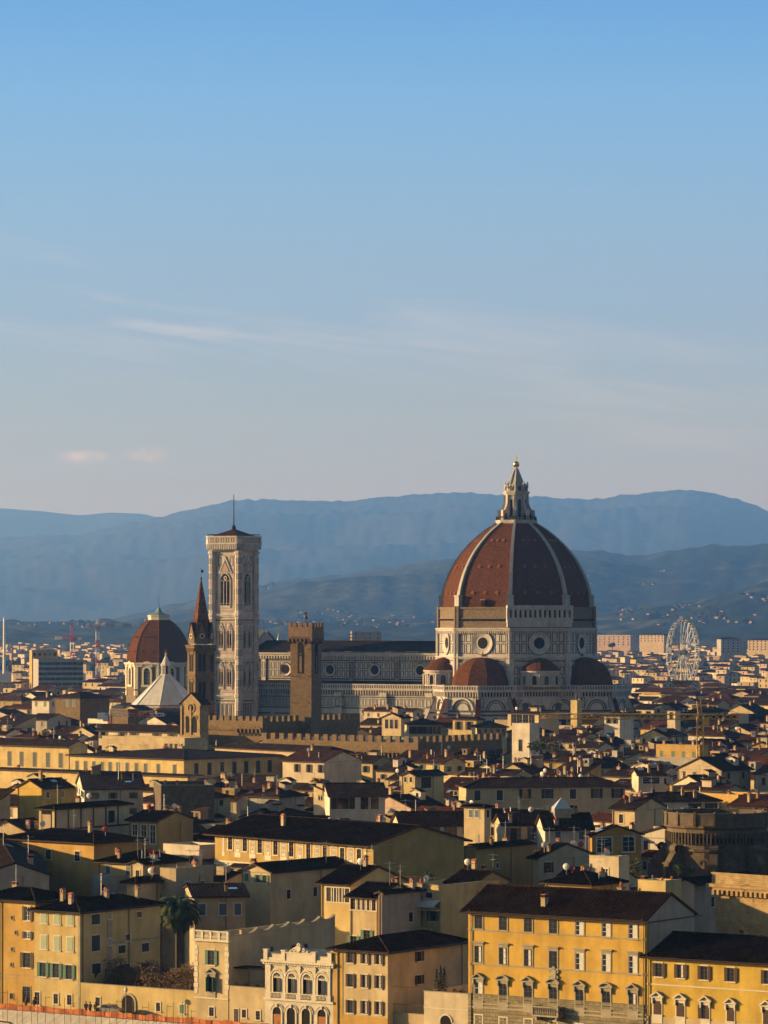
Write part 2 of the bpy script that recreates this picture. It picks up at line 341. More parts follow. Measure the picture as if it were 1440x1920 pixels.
# ------------------------------------------------------------------ the cathedral (octagon centre at local origin, x = east, y = north)
cath = empty('cathedral', (49.6, 1350, 0), R(-29), label='huge cathedral with ribbed red brick dome, white lantern and striped marble nave', cat='cathedral')
MAR = [M['marble'], M['mgreen'], M['mpink'], M['void']]
T8 = math.tan(R(22.5)); C8 = math.cos(R(22.5))
def panels(b, x0, x1, z0, z1, nx, nz, gap=.45, t=.34, d=.07):
    w = (x1-x0)/nx; h = (z1-z0)/nz
    for i in range(nx):
        for j in range(nz): b.frame(x0+i*w+gap/2, x0+(i+1)*w-gap/2, z0+j*h+gap/2, z0+(j+1)*h-gap/2, t, d, 1)
def cornice(b, x0, x1, z, h=.8, d=.9, m=0, dent=0):
    b.box(x0-d*.4, x1+d*.4, -d, .02, z, z+h*.45, m); b.box(x0-d*.2, x1+d*.2, -d*.6, .02, z-h*.55, z, m)
    if dent:
        k = int((x1-x0)/dent)
        for i in range(k):
            xx = x0+(i+.5)*(x1-x0)/k; b.box(xx-dent*.22, xx+dent*.22, -d*.75, .02, z-h*1.5, z-h*.55, m)
def face8(b, k, A): b.M = Matrix.Rotation(R(45)*k, 4, 'Z') @ Matrix.Translation((0, -A, 0)); return A*T8
def corbels(b, x0, x1, z, h, d, step, m=0, mv=3):
    """row of small arched corbels under a gallery"""
    n = max(1, int((x1-x0)/step)); w = (x1-x0)/n
    b.box(x0, x1, -d, .02, z, z+h*.35, m)
    for i in range(n+1):
        xx = x0+i*w; b.box(xx-w*.16, xx+w*.16, -d*.85, .02, z-h, z, m)
    b.box(x0, x1, -.03, .02, z-h, z, mv)
def parapet(b, x0, x1, z, h, y0, y1, step, m=0, mv=1):
    b.box(x0, x1, y0, y1, z, z+h*.18, m); b.box(x0, x1, y0, y1, z+h*.8, z+h, m)
    n = max(1, int((x1-x0)/step)); w = (x1-x0)/n
    for i in range(n+1): b.box(x0+i*w-w*.2, x0+i*w+w*.2, y0+.03, y1-.03, z+h*.18, z+h*.8, m)
    b.box(x0, x1, y1-.06, y1-.02, z+h*.18, z+h*.8, mv)
# drum
A = 27.2; b = MB()
b.lathe([(A/C8, 26), (A/C8, 51.6)], 8, R(22.5), 0)
for k in range(8):
    h = face8(b, k, A)
    b.box(-h-.6, -h+1.3, -.7, .3, 26, 51, 0); b.box(h-1.3, h+.6, -.7, .3, 26, 51, 0)         # corner pilasters
    for s in (-1, 1):
        for z in (42.2, 46.6): b.frame(s*(h-.35)-.55, s*(h-.35)+.55, z, z+4, .22, .78, 1)
    for s in (-1, 1):
        x0, x1 = sorted((s*4.7, s*(h-1.4))); panels(b, x0, x1, 41.8, 50.4, 2, 2, .5, .3)
    panels(b, -4.7, 4.7, 41.8, 50.4, 1, 1, .5, .28)
    cornice(b, -h, h, 40.6, .9, 1.0); cornice(b, -h, h, 51, 1.0, 1.1, 0, .9)
    cornice(b, -h, h, 38.2, .5, .6)
    panels(b, -h+1.4, h-1.4, 34.2, 37.6, 10, 1, .4, .28); panels(b, -h+1.4, h-1.4, 29.6, 33.6, 10, 1, .4, .28)
    b.box(-h, h, -.05, .02, 28.6, 29.2, 1); b.box(-h, h, -.05, .02, 39.2, 39.6, 1)
drum = b.build('drum', MAR, cath)
for k in range(8):
    b = MB(); face8(b, k, A)
    b.ring(0, 46, 2.5, 4.2, -.5, .1, 0, 28, yin=.0); b.ring(0, 46, 4.2, 4.55, -.15, .02, 1, 28); b.ring(0, 46, 2.1, 2.6, -.1, .2, 0, 28); b.disk(0, 46, 2.4, -.04, 3, 24)
    b.build('oculus_window', MAR, drum)
# unfinished brick band with the marble gallery on one side
b = MB(); b.lathe([(A/C8-.3, 51.5), (A/C8-.3, 58.9), (A/C8-.9, 59.3)], 8, R(22.5), 0)
for k in range(8):
    h = face8(b, k, A-.3); b.box(-h-.5, -h+1.2, -.7, .3, 51.5, 59.6, 0); b.box(h-1.2, h+.5, -.7, .3, 51.5, 59.6, 0)
    if k == 1: continue
    b.box(-h, h, -.45, .02, 58.6, 59.3, 0); b.box(-h, h, -.3, .02, 54.9, 55.25, 0)
    n = 24
    for i in range(n): xx = -h+(i+.5)*2*h/n; b.box(xx-.2, xx+.2, -.6, .02, 54.3, 54.9, 1)
b.build('brickwork_band', [M['rough'], M['void']], cath)
b = MB(); h = face8(b, 1, A-.3)
b.box(-h-1.6, h+1.6, -1.7, .02, 53.6, 54.6, 0); b.box(-h-1.4, h+1.4, -1.3, .02, 51.9, 53.6, 0); b.box(-h-1.6, h+1.6, -1.8, .02, 59.0, 59.9, 0)
b.box(-h-1, h+1, -.5, .02, 54.6, 59.0, 3)
n = 13
for i in range(n+1):
    xx = -h-1.2+i*(2*h+2.4)/n; b.box(xx-.5, xx+.5, -1.5, -.5, 54.6, 59, 0)
    if i < n:
        w = (2*h+2.4)/n; b.ring(xx+w/2, 57.6, .62, 1.3, -1.4, -.6, 0, 8, 0, math.pi); b.box(xx, xx+w, -1.35, -.7, 58.25, 59, 0); b.box(xx, xx+w, -1.4, -.7, 54.6, 55.4, 0)
b.build('gallery', MAR, cath)
# dome shell, its ribs and little round windows
PROF = [(28.3, 59.3), (28.1, 62), (27.6, 65), (26.75, 68), (25.65, 71), (24.2, 74), (22.45, 77), (20.3, 80), (17.6, 83), (14.4, 86), (11.6, 88.2), (8.4, 90.3), (6.9, 91.2)]
b = MB(); b.lathe([(r-.25, z) for r, z in PROF], 8, R(22.5), 0); dome = b.build('dome', M['dometile'], cath)
def dome_ap(z):
    for (r0, z0), (r1, z1) in zip(PROF, PROF[1:]):
        if z0 <= z <= z1: return (r0+(r1-r0)*(z-z0)/(z1-z0))*C8
    return PROF[-1][0]*C8
for k in range(8):
    b = MB(); b.M = Matrix.Rotation(R(22.5)+R(45)*k, 4, 'Z')
    for (r0, z0), (r1, z1) in zip(PROF, PROF[1:]):
        w0 = .74-.28*(z0-59)/32; w1 = .74-.28*(z1-59)/32
        P = [(r0-.7, -w0, z0), (r0+.45, -w0, z0), (r0+.45, w0, z0), (r0-.7, w0, z0)]; Q = [(r1-.7, -w1, z1), (r1+.45, -w1, z1), (r1+.45, w1, z1), (r1-.7, w1, z1)]
        for i in range(3): b.poly([P[i], P[i+1], Q[i+1], Q[i]], 0)
        for s in (-1, 1):
            b.poly([(r0+.46, s*w0*.35-.1, z0), (r0+.46, s*w0*.35+.1, z0), (r1+.46, s*w1*.35+.1, z1), (r1+.46, s*w1*.35-.1, z1)], 1)
    b.box(27.3, 29.1, -1.2, 1.2, 58.5, 63.2, 0); b.box(27, 29.3, -1.35, 1.35, 63.2, 63.7, 0)
    b.build('rib', [M['roofmarble'], M['lead']], cath)
b = MB()
for k in range(8):
    for z, xs in ((64.5, (-5, 0, 5)), (74.2, (-4, 0, 4)), (84, (-2.3, 0, 2.3))):
        a0, a1 = dome_ap(z-.5), dome_ap(z+.5); tilt = math.atan2(a0-a1, 1)
        for x in xs:
            b.M = Matrix.Rotation(R(45)*k, 4, 'Z') @ Matrix.Translation((x, -dome_ap(z)+.2, z)) @ Matrix.Rotation(-tilt, 4, 'X')
            b.ring(0, 0, .32, .58, -.35, .4, 0, 10); b.disk(0, 0, .4, -.2, 1, 10)
    if k == 0:
        b.M = Matrix.Translation((0, -dome_ap(60.2), 60.2)); b.box(-.8, .8, -1.2, 1, -.6, 1.6, 1); b.box(-1, 1, -1.4, 1, 1.6, 2, 0)
b.build('round_window', [M['terra'], M['void']], dome)
# lantern
b = MB(); b.lathe([(7.6, 90.6), (7.9, 91.4), (8.0, 91.9)], 8, R(22.5), 0); b.M = Matrix.Identity(4)
for k in range(40):
    a = 2*math.pi*k/40; b.box(7.5*math.cos(a)-.1, 7.5*math.cos(a)+.1, 7.5*math.sin(a)-.1, 7.5*math.sin(a)+.1, 91.9, 93.1, 3)
b.lathe([(7.65, 93.0), (7.65, 93.25), (7.3, 93.25)], 16, 0, 3, cap=False)
b.lathe([(4.1, 91.9), (4.1, 102)], 8, R(22.5), 0)
b.lathe([(4.4, 101.2), (4.9, 101.9), (5.2, 102.6), (4.4, 102.7), (4.3, 103.8), (3.5, 104.2)], 8, R(22.5), 0)
for k in range(8):
    h = face8(b, k, 4.1*C8); b.arch(0, 1.15, 93.2, 99.2, -.08, .1, 3); b.ring(0, 99.2, .58, .85, -.22, .05, 0, 8, 0, math.pi); b.box(-.85, -.58, -.22, .05, 93.2, 99.2, 0); b.box(.58, .85, -.22, .05, 93.2, 99.2, 0)
    b.arch(0, 1.3, 102.9, 104.3, -.45, -.2, 1); b.ring(0, 104.3, .65, 1.0, -.55, -.1, 0, 8, 0, math.pi)
    b.M = Matrix.Rotation(R(22.5)+R(45)*k, 4, 'Z'); b.box(3.7, 4.7, -.45, .45, 91.9, 101.3, 0)
    # volute buttress, pierced by a small door
    b.M = b.M @ Matrix.Rotation(0, 4, 'X'); b.prism([(4.2, 91.9), (4.2, 98.8), (4.9, 97.9), (5.3, 96.6), (6.0, 95.7), (6.9, 95.3), (6.9, 91.9)], -.42, .42, 0)
    b.box(6.2, 7.0, -.6, .6, 91.9, 95.7, 0); b.prism([(5.0, 92.2), (5.0, 94.2), (5.4, 94.6), (5.8, 94.2), (5.8, 92.2)], -.45, .45, 3)
    b.lathe([(.4, 103.8), (.32, 105.2), (.45, 105.3), (.0, 106.6)], 6, 0, 0, (4.2, 0))
lantern = b.build('lantern', MAR, cath)
b = MB(); b.lathe([(3.4, 104.0), (2.6, 105.6), (1.5, 108.6), (.55, 111.2), (.5, 111.5)], 8, R(22.5), 0)
for k in range(8):
    b.M = Matrix.Rotation(R(22.5)+R(45)*k, 4, 'Z'); b.tube((3.45, 0, 104), (.55, 0, 111.3), .18, 4, 0)
b.build('lantern_cone', M['roofmarble'], lantern)
b = MB(); b.lathe([(.45, 111.3), (.35, 111.8), (.6, 112.0)], 10, 0, 0)
b.lathe([(0, 111.6)]+[(1.22*math.sin(math.pi*k/12), 112.85-1.22*math.cos(math.pi*k/12)) for k in range(1, 12)]+[(0, 114.07)], 20, 0, 0, cap=False)
b.build('golden_ball', M['gold'], lantern, True)
b = MB(); b.box(-.13, .13, -.13, .13, 114, 116.6, 0); b.box(-.75, .75, -.12, .12, 115.3, 115.6, 0); b.build('golden_cross', M['gold'], lantern)
# lower body: three apse groups with half domes, and four small round exedras
def tribune(k):
    t = empty('tribune', parent_rot(k)[0], parent_rot(k)[1]); t.parent = cath; return t
def parent_rot(k): a = R(90)*k; return (0, 0, 0), a
for k in (0, 1, 2):
    b = MB(); base = Matrix.Rotation(R(90)*k, 4, 'Z') @ Matrix.Translation((0, -27.5, 0))
    RO = 17.2; AO = RO*C8
    b.M = base; b.lathe([(RO, 0), (RO, 30.2)], 8, R(22.5), 0, cap=True)
    for j in (-2, -1, 0, 1, 2):
        b.M = base @ Matrix.Rotation(R(45)*j, 4, 'Z') @ Matrix.Translation((0, -AO, 0)); h = AO*T8
        corbels(b, -h-.4, h+.4, 28.2, 1.7, 1.0, 1.1); parapet(b, -h-.6, h+.6, 28.7, 1.9, -1.1, -.75, 1.0)
        b.ring(0, 21.6, 4.0, 4.7, -.55, .02, 0, 16, 0, math.pi); b.ring(0, 21.6, 3.4, 3.75, -.3, .02, 1, 16, 0, math.pi); b.ring(0, 21.6, 2.6, 2.9, -.2, .02, 1, 16, 0, math.pi)
        for z in (4, 6.2, 8.4, 10.6, 12.8, 15, 17.2, 19.4, 20.8): b.box(-h, h, -.05, .02, z, z+.75, 1)
        b.arch(0, 2.6, 9, 17.5, -.12, .02, 3, 1.5); b.ring(0, 17.5, 1.35, 1.8, -.4, .02, 0, 10, 0, math.pi)
        for s in (-1, 1): b.box(s*1.55-.2, s*1.55+.2, -.35, .02, 9, 17.5, 0)
        for s in (-1, 1): b.frame(s*(h-1.3)-.7, s*(h-1.3)+.7, 22.5, 26.2, .2, .07, 1)
        panels(b, -h, h, 1, 3.6, 8, 1, .4, .2)
    tb = b.build('tribune', MAR, cath)
    b = MB(); b.M = base; RD = 11.6
    b.lathe([(RD*math.cos(q)**.9, 29.6+11.2*math.sin(q)) for q in [math.pi/2*i/9 for i in range(9)]]+[(0, 40.8)], 10, R(18), 0, cap=False)
    b.build('half_dome', M['dometile'], tb)
    b = MB(); b.M = base; b.box(-.35, .35, -.35, .35, 40.4, 41.4, 0); b.lathe([(.6, 41.4), (.25, 42.2), (0, 42.9)], 8, 0, 0); b.build('dome_finial', M['terra'], tb)
    for j in (-1.5, -.5, .5, 1.5):
        b = MB(); b.M = base @ Matrix.Rotation(R(45)*j-R(90), 4, 'Z')
        b.prism([(14.5, 0), (14.5, 26.5), (17.6, 25.2), (23.6, 10.5), (24.4, 10.3), (24.4, 0)], -.75, .75, 0)
        for z in range(2, 22, 3): b.box(17, 23.9-max(0, (z-10)*.42), -.8, .8, z, z+.6, 2)
        b.poly([(14.5, -.95, 26.7), (17.7, -.95, 25.5), (17.7, .95, 25.5), (14.5, .95, 26.7)], 1); b.poly([(17.7, -.95, 25.5), (23.9, -.95, 10.6), (23.9, .95, 10.6), (17.7, .95, 25.5)], 1)
        b.poly([(17.7, -.95, 24.9), (23.9, -.95, 10.0), (23.9, -.95, 10.6), (17.7, -.95, 25.5)], 1)
        b.build('flying_buttress', [M['marble'], TIL[4], M['mgreen']], tb)
for k in (-1.5, -.5, .5, 1.5):
    base = Matrix.Rotation(R(90)*(k+1), 4, 'Z') @ Matrix.Translation((0, -28.0, 0)); b = MB(); b.M = base
    b.box(-9.5, 9.5, -2.2, 8, 0, 30.2, 0)
    b.M = base @ Matrix.Translation((0, -2.2, 0)); corbels(b, -9.5, 9.5, 28.2, 1.7, 1, 1.1); parapet(b, -9.6, 9.6, 28.7, 1.9, -1.1, -.75, 1.0)
    for x in (-6.3, 0, 6.3):
        w = 2.9 if x else 1.8
        b.ring(x, 21.6, w, w+.6, -.5, .02, 0, 14, 0, math.pi); b.ring(x, 21.6, w-.8, w-.45, -.25, .02, 1, 14, 0, math.pi); b.arch(x, w*.8, 21.6, 23, -.06, .02, 1)
    for z in (4, 6.2, 8.4, 10.6, 12.8, 15, 17.2, 19.4, 20.8): b.box(-9.5, 9.5, -.05, .02, z, z+.75, 1)
    b.M = base; b.lathe([(7.0, 30), (7.0, 35.0), (7.6, 35.3), (7.6, 35.9)], 24, 0, 0, (0, -.5))
    for i in range(5):
        b.M = base @ Matrix.Translation((0, -.5, 0)) @ Matrix.Rotation(R(36)*(i-2), 4, 'Z') @ Matrix.Translation((0, -6.95, 0))
        b.arch(0, 1.9, 30.8, 33.2, -.12, .05, 3 if i % 2 else 1); b.ring(0, 33.2, .95, 1.3, -.5, .05, 0, 10, 0, math.pi)
        for s in (-1, 1): b.box(s*1.15-.2, s*1.15+.2, -.5, .05, 30.6, 33.2, 0); b.box(s*1.9-.25, s*1.9+.25, -.55, .05, 30.6, 34.6, 0)
    e = b.build('exedra', MAR, cath)
    b = MB(); b.M = base; b.lathe([(7.7, 35.9), (6.6, 37.0), (4.4, 38.9), (2, 40.2), (0, 40.7)], 20, 0, 0, (0, -.5)); b.build('exedra_roof', M['dometile'], e)
# nave
XW, XE = -109.0, -24.0
b = MB()
b.box(XW, XE, -10.6, 10.6, 0, 42.2, 0)
b.M = Matrix.Translation((0, -10.6, 0))
cornice(b, XW, XE, 41.4, 1.2, 1.3, 0, 1.2)
b.box(XW, XE, -.12, .02, 38.8, 39.2, 1); b.box(XW, XE, -.12, .02, 31.7, 32.3, 1)
bays = [-35.2-19.6*i for i in range(4)]
for x in bays:
    for s in (-1, 1): b.box(x+s*9.8-.9, x+s*9.8+.9, -.5, .02, 30, 40.6, 0); b.frame(x+s*9.8-.6, x+s*9.8+.6, 32.6, 35.2, .22, .55, 1); b.frame(x+s*9.8-.6, x+s*9.8+.6, 35.7, 38.4, .22, .55, 1)
    panels(b, x-8.8, x-2.9, 32.4, 38.7, 3, 2, .5, .26); panels(b, x+2.9, x+8.8, 32.4, 38.7, 3, 2, .5, .26); panels(b, x-2.9, x+2.9, 32.4, 38.7, 1, 1, .4, .26)
nave = b.build('nave', MAR, cath)
for x in bays:
    b = MB(); b.M = Matrix.Translation((0, -10.6, 0)); b.ring(x, 35.5, 1.75, 2.5, -.45, .1, 0, 22, yin=-.1); b.ring(x, 35.5, 2.5, 2.75, -.15, .05, 1, 22); b.disk(x, 35.5, 1.8, -.05, 3, 18); b.build('oculus_window', MAR, nave)
b = MB(); b.poly([(XW-.6, -12, 42.5), (XE, -12, 42.5), (XE, 0, 46.4), (XW-.6, 0, 46.4)]); b.poly([(XW-.6, 0, 46.4), (XE, 0, 46.4), (XE, 12, 42.5), (XW-.6, 12, 42.5)])
b.box(XW, XE, -.3, .3, 46.3, 46.6, 0); b.build('nave_roof', TIL[3], nave)
b = MB()
b.box(XW, XE+2, -20.8, 20.8, 0, 28.4, 0); b.M = Matrix.Translation((0, -20.8, 0))
corbels(b, XW, XE, 28.0, 1.7, 1, 1.1); parapet(b, XW, XE, 28.5, 1.9, -1.1, -.7, 1.0)
b.box(XW, XE, -.1, .02, 25.2, 25.6, 1); b.box(XW, XE, -.1, .02, 21.0, 21.5, 1)
panels(b, XW, XE, 21.7, 25.0, 56, 1, .35, .2, .05)
for z in (18.6, 16.4, 14.2, 12, 9.8, 7.6): b.box(XW, XE, -.05, .02, z, z+.6, 1)
for i, x in enumerate(bays+[bays[-1]-19.6]):
    xx = x+9.8; b.box(xx-1.5, xx+1.5, -1.3, .02, 0, 27.2, 0)
    for z in (21.5, 25.2): b.box(xx-1.52, xx+1.52, -1.34, .02, z, z+.4, 1)
    b.frame(xx-1, xx+1, 22, 24.9, .3, 1.36, 1)
for x in bays:
    b.arch(x, 2.4, 6, 15, -.1, .02, 3, 1.6)
    for s in (-1, 1): b.box(x+s*1.6-.3, x+s*1.6+.3, -.4, .02, 5, 15.5, 0)
    b.prism([(x-2.3, 15.6), (x+2.3, 15.6), (x, 20.4)], -.4, -.1, 0); b.prism([(x-1.4, 16), (x+1.4, 16), (x, 19)], -.46, -.3, 2)
    panels(b, x-8.2, x-2.6, 2, 7.4, 5, 1, .4, .2); panels(b, x+2.6, x+8.2, 2, 7.4, 5, 1, .4, .2)
aisle = b.build('aisle', MAR, cath)
b = MB(); b.poly([(XW, -20.6, 28.5), (XE, -20.6, 28.5), (XE, -10.7, 31.4), (XW, -10.7, 31.4)]); b.build('aisle_roof', TIL[3], aisle)
# facade seen from behind: a stepped marble gable at the west end
b = MB(); b.prism([(-11.5, 0), (11.5, 0), (11.5, 43), (0, 50), (-11.5, 43)], 0, 2.2, 0)
for s in (-1, 1):
    for i in range(10): b.box(s*(11.5-i*1.12)-.25, s*(11.5-i*1.12)+.25, -.1, 2.3, 43.2+i*.66, 44.4+i*.66, 1)
for x in (-11.5, 11.5): b.box(x-1, x+1, -.3, 2.5, 0, 45.5, 0); b.lathe([(1, 45.5), (.6, 47), (0, 49.5)], 8, 0, 0, (x, 1))
b.lathe([(.3, 49.8), (.25, 52), (0, 55)], 6, 0, 1, (0, 1))
f = b.build('facade_gable', MAR, cath); f.location = (XW-2.4, 0, 0); f.rotation_euler = (0, 0, R(-90))

# ------------------------------------------------------------------ bell tower
bt = empty('bell_tower', (-57.3, 1373.8, 0), R(-29), sc=.91, label='tall square pink and white marble bell tower with a spike on its roof', cat='bell tower')
HB = 6.6; b = MB(); b.box(-HB, HB, -HB, HB, 0, 81, 0)
wins = []
for k in range(4):
    fm = Matrix.Rotation(R(90)*k, 4, 'Z') @ Matrix.Translation((0, -HB, 0)); b.M = fm
    for (z0, z1) in ((26.5, 39.5), (41, 55.5), (57.5, 79.5)):
        nrow = 3 if z1 < 60 else 5; hh = (z1-z0)/nrow
        for i in range(nrow):
            for s in (-1, 1): b.frame(s*5.15-.75, s*5.15+.75, z0+i*hh+.25, z0+(i+1)*hh-.25, .24, .07, 1 if i % 2 else 2)
    for z in (25.5, 40, 56.2): cornice(b, -HB, HB, z, 1.0, .7); b.box(-HB, HB, -.08, .02, z-2.0, z-1.5, 1); b.box(-HB, HB, -.06, .02, z-3.0, z-2.6, 2)
    for z in (27.3, 42, 58.2): b.box(-HB+.1, HB-.1, -.06, .02, z-.5, z, 2)
    for z0 in (27.6, 42.2):                                                # two storeys of paired windows
        for x in (-2.05, 2.05):
            b.frame(x-1.9, x+1.9, z0, z0+11.6, .2, .07, 2); wins.append((k, x, z0+1.6, 1.9, 6.2))
            b.prism([(x-1.6, z0+8.2), (x+1.6, z0+8.2), (x, z0+11.2)], -.3, .02, 0); b.prism([(x-1.05, z0+8.5), (x+1.05, z0+8.5), (x, z0+10.4)], -.36, -.2, 1)
            b.prism([(x-.6, z0+8.65), (x+.6, z0+8.65), (x, z0+9.8)], -.4, -.3, 0)
    b.frame(-4.1, 4.1, 57.6, 79.2, .22, .07, 2); wins.append((k, 0, 60, 4.3, 10.5))
    b.prism([(-3.3, 72.2), (3.3, 72.2), (0, 78.8)], -.4, .02, 0); b.prism([(-2.5, 72.6), (2.5, 72.6), (0, 77.4)], -.46, -.3, 1); b.prism([(-1.9, 72.8), (1.9, 72.8), (0, 76.4)], -.5, -.4, 2)
    for s in (-1, 1): b.frame(s*2.9-.85, s*2.9+.85, 75, 78.6, .3, .07, 1)
    panels(b, -4.2, 4.2, 3, 12.5, 4, 1, .5, .3); panels(b, -4.2, 4.2, 13.5, 23, 4, 1, .5, .3)
    for i in range(9): b.box(-4.3+i*1.0-.18, -4.3+i*1.0+.18, -.1, .02, 14, 22.4, 1 if i % 2 else 2)
for k in range(4):                                                          # octagonal corner buttresses
    b.M = Matrix.Rotation(R(90)*k, 4, 'Z'); c = (HB-.2, -HB+.2)
    b.lathe([(1.65, 0), (1.65, 81)], 8, R(22.5), 0, c)
    for z in (12.6, 25.5, 40, 56.2, 80): b.lathe([(1.95, z-.4), (2.1, z), (2.1, z+.4), (1.7, z+.6)], 8, R(22.5), 0, c)
    for i in range(27):
        z = 1.5+i*2.9
        if any(abs(z-q) < 1.6 for q in (12.6, 25.5, 40, 56.2)): continue
        for j in (-1, 0, 1):
            b.M = Matrix.Rotation(R(90)*k, 4, 'Z') @ Matrix.Translation((c[0], c[1], 0)) @ Matrix.Rotation(R(45)+R(45)*j, 4, 'Z') @ Matrix.Translation((0, -1.65*C8, 0))
            b.frame(-.5, .5, z-1.1, z+1.1, .2, .05, 2 if i % 2 else 1)
        b.M = Matrix.Rotation(R(90)*k, 4, 'Z')
shaft = b.build('shaft', MAR, bt)
for k, x, z0, w, hgt in wins:
    b = MB(); b.M = Matrix.Rotation(R(90)*k, 4, 'Z') @ Matrix.Translation((0, -HB, 0)); zs = z0+hgt-.3*w
    b.arch(x, w, z0, zs, -.1, .05, 3, 1.35)
    P = archpts(x, w, z0, zs, 1.35); Q = archpts(x, w+.7, z0, zs, 1.35)
    for i in range(1, len(P)): 
        j = (i+1) % len(P)
        b.poly([(P[i][0], -.1, P[i][1]), (Q[i][0], -.4, Q[i][1]), (Q[j][0], -.4, Q[j][1]), (P[j][0], -.1, P[j][1])], 0)
        b.poly([(Q[i][0], -.4, Q[i][1]), (Q[i][0], .02, Q[i][1]), (Q[j][0], .02, Q[j][1]), (Q[j][0], -.4, Q[j][1])], 0)
    n = 3 if w > 3 else 2
    for i in range(1, n): xx = x-w/2+i*w/n; b.tube((xx, -.25, z0), (xx, -.25, zs-.2), .14 if n == 2 else .2, 6, 0)
    for i in range(n): b.ring(x-w/2+(i+.5)*w/n, zs-.3, w/n*.42, w/n*.52, -.3, -.08, 0, 8, 0, math.pi)
    b.ring(x, zs+w*.28, w*.1, w*.2, -.28, -.08, 0, 10)
    b.box(x-w/2-.3, x+w/2+.3, -.35, .02, z0-.9, z0-.1, 0); b.frame(x-w/2, x+w/2, z0, z0+.9, .12, .3, 0)
    b.build('gothic_window', MAR, shaft)
b = MB()
def oct_sq(h, c): return [(-h, -h+c), (-h+c, -h), (h-c, -h), (h, -h+c), (h, h-c), (h-c, h), (-h+c, h), (-h, h-c)]
def osection(b, h0, z0, h1, z1, m=0):
    p, q = oct_sq(h0, 1.9), oct_sq(h1, 2.1)
    for i in range(8): j = (i+1) % 8; b.poly([(*p[i], z0), (*p[j], z0), (*q[j], z1), (*q[i], z1)], m)
osection(b, 7.6, 80.6, 7.9, 81.2); osection(b, 7.9, 81.2, 9.2, 83.4); osection(b, 9.2, 83.4, 9.2, 86.2); b.poly([(*p, 86.0) for p in oct_sq(9.2, 2.1)])
for k in range(4):
    b.M = Matrix.Rotation(R(90)*k, 4, 'Z') @ Matrix.Translation((0, -7.9, 0))
    for i in range(16): xx = -6.6+i*.88; b.box(xx-.24, xx+.24, -1.25, .2, 81.3, 83.3, 0); b.box(xx+.24, xx+.64, -.45, .2, 81.3, 83.0, 3)
    b.M = Matrix.Rotation(R(90)*k, 4, 'Z') @ Matrix.Translation((0, -9.2, 0)); b.box(-7.1, 7.1, -.2, .02, 83.2, 83.7, 0); b.box(-7.1, 7.1, -.25, .02, 85.9, 86.4, 0)
    for i in range(11): b.frame(-6.9+i*1.26, -5.75+i*1.26, 83.9, 85.7, .2, .07, 1 if i % 2 else 2)
    b.M = Matrix.Rotation(R(90)*k+R(45), 4, 'Z') @ Matrix.Translation((0, -11.5, 0)); b.frame(-1.2, 1.2, 83.9, 85.7, .2, .07, 1); b.box(-1.5, 1.5, -.2, .1, 85.9, 86.4, 0)
    for q in (-.8, 0, .8): b.box(q-.2, q+.2, -.1, .6, 81.6, 83.3, 0)
    b.M = Matrix.Rotation(R(90)*k, 4, 'Z')
    for i in range(12): b.tube((-6.5+i*1.18, -8.9, 86.2), (-6.5+i*1.18, -8.9, 87.1), .07, 4, 3)
    b.tube((-6.8, -8.9, 87.1), (6.8, -8.9, 87.1), .08, 4, 3)
b.build('crowning_gallery', MAR, bt)
b = MB(); q = oct_sq(8.3, 2)
for i in range(8): j = (i+1) % 8; b.poly([(*q[i], 86.2), (*q[j], 86.2), (q[j][0]*.1, q[j][1]*.1, 89.0), (q[i][0]*.1, q[i][1]*.1, 89.0)])
b.lathe([(.95, 88.9), (.8, 90.2), (.3, 90.8), (.3, 91.2)], 8, 0, 0); b.build('pyramid_roof', TIL[2], bt)
b = MB(); b.tube((0, 0, 90.8), (0, 0, 102.4), .3, 6, 0, .16); b.build('spike', M['gutter'], bt)

# ------------------------------------------------------------------ domed chapel behind, to the west
Yc = 1650; p = at(298, 1240, Yc); dc = empty('domed_chapel', (p.x, Yc, 0), R(-19-22.5), label='red tiled octagonal dome on a drum with white framed windows, west of the bell tower', cat='domed chapel')
b = MB(); RC = 15.0; b.lathe([(RC, 0), (RC, 34.5)], 8, 0, 0); AC = RC*C8
for k in range(8):
    b.M = Matrix.Rotation(R(22.5)+R(45)*k+R(90), 4, 'Z') @ Matrix.Translation((0, -AC, 0)); h = AC*T8
    for s in (-1, 1): b.box(s*(h-.6)-.7, s*(h-.6)+.7, -.35, .05, 20, 34, 1)
    b.box(-h-.3, h+.3, -.5, .05, 33, 34.2, 1); b.box(-h-.5, h+.5, -1, .05, 34.2, 35, 1); b.box(-h-.3, h+.3, -.4, .05, 22.2, 22.9, 0)
    b.box(-h, h, -.12, .05, 23, 23.5, 0)
    if k in (2, 4, 6, 0, 1, 3, 5, 7):
        b.arch(0, 3.0, 25.2, 31.0, -.2, .02, 2); b.ring(0, 31.0, 1.5, 2.5, -.55, .02, 1, 12, 0, math.pi); b.box(-2.5, -1.5, -.55, .02, 24.8, 31, 1); b.box(1.5, 2.5, -.55, .02, 24.8, 31, 1)
        b.box(-2.8, 2.8, -.7, .02, 23.9, 24.9, 1); b.ring(0, 32.3, 2.6, 3.3, -.9, .02, 1, 10, R(20), R(160))
        for i in (-.75, 0, .75): b.box(i-.06, i+.06, -.28, -.15, 25.2, 32, 3)
        for z in (26.5, 28, 29.5, 31): b.box(-1.5, 1.5, -.28, -.15, z-.06, z+.06, 3)
b.build('drum', [M['rough'], M['ptrim'], M['void'], M['lead']], dc)
DP = [(14.6, 35), (14.5, 37.5), (13.9, 41), (12.9, 44.3), (11.3, 47.6), (9.2, 50.6), (6.6, 53.2), (4.2, 54.8)]
b = MB(); b.lathe(DP, 8, 0, 0); dd = b.build('dome', M['dometile'], dc)
b = MB()
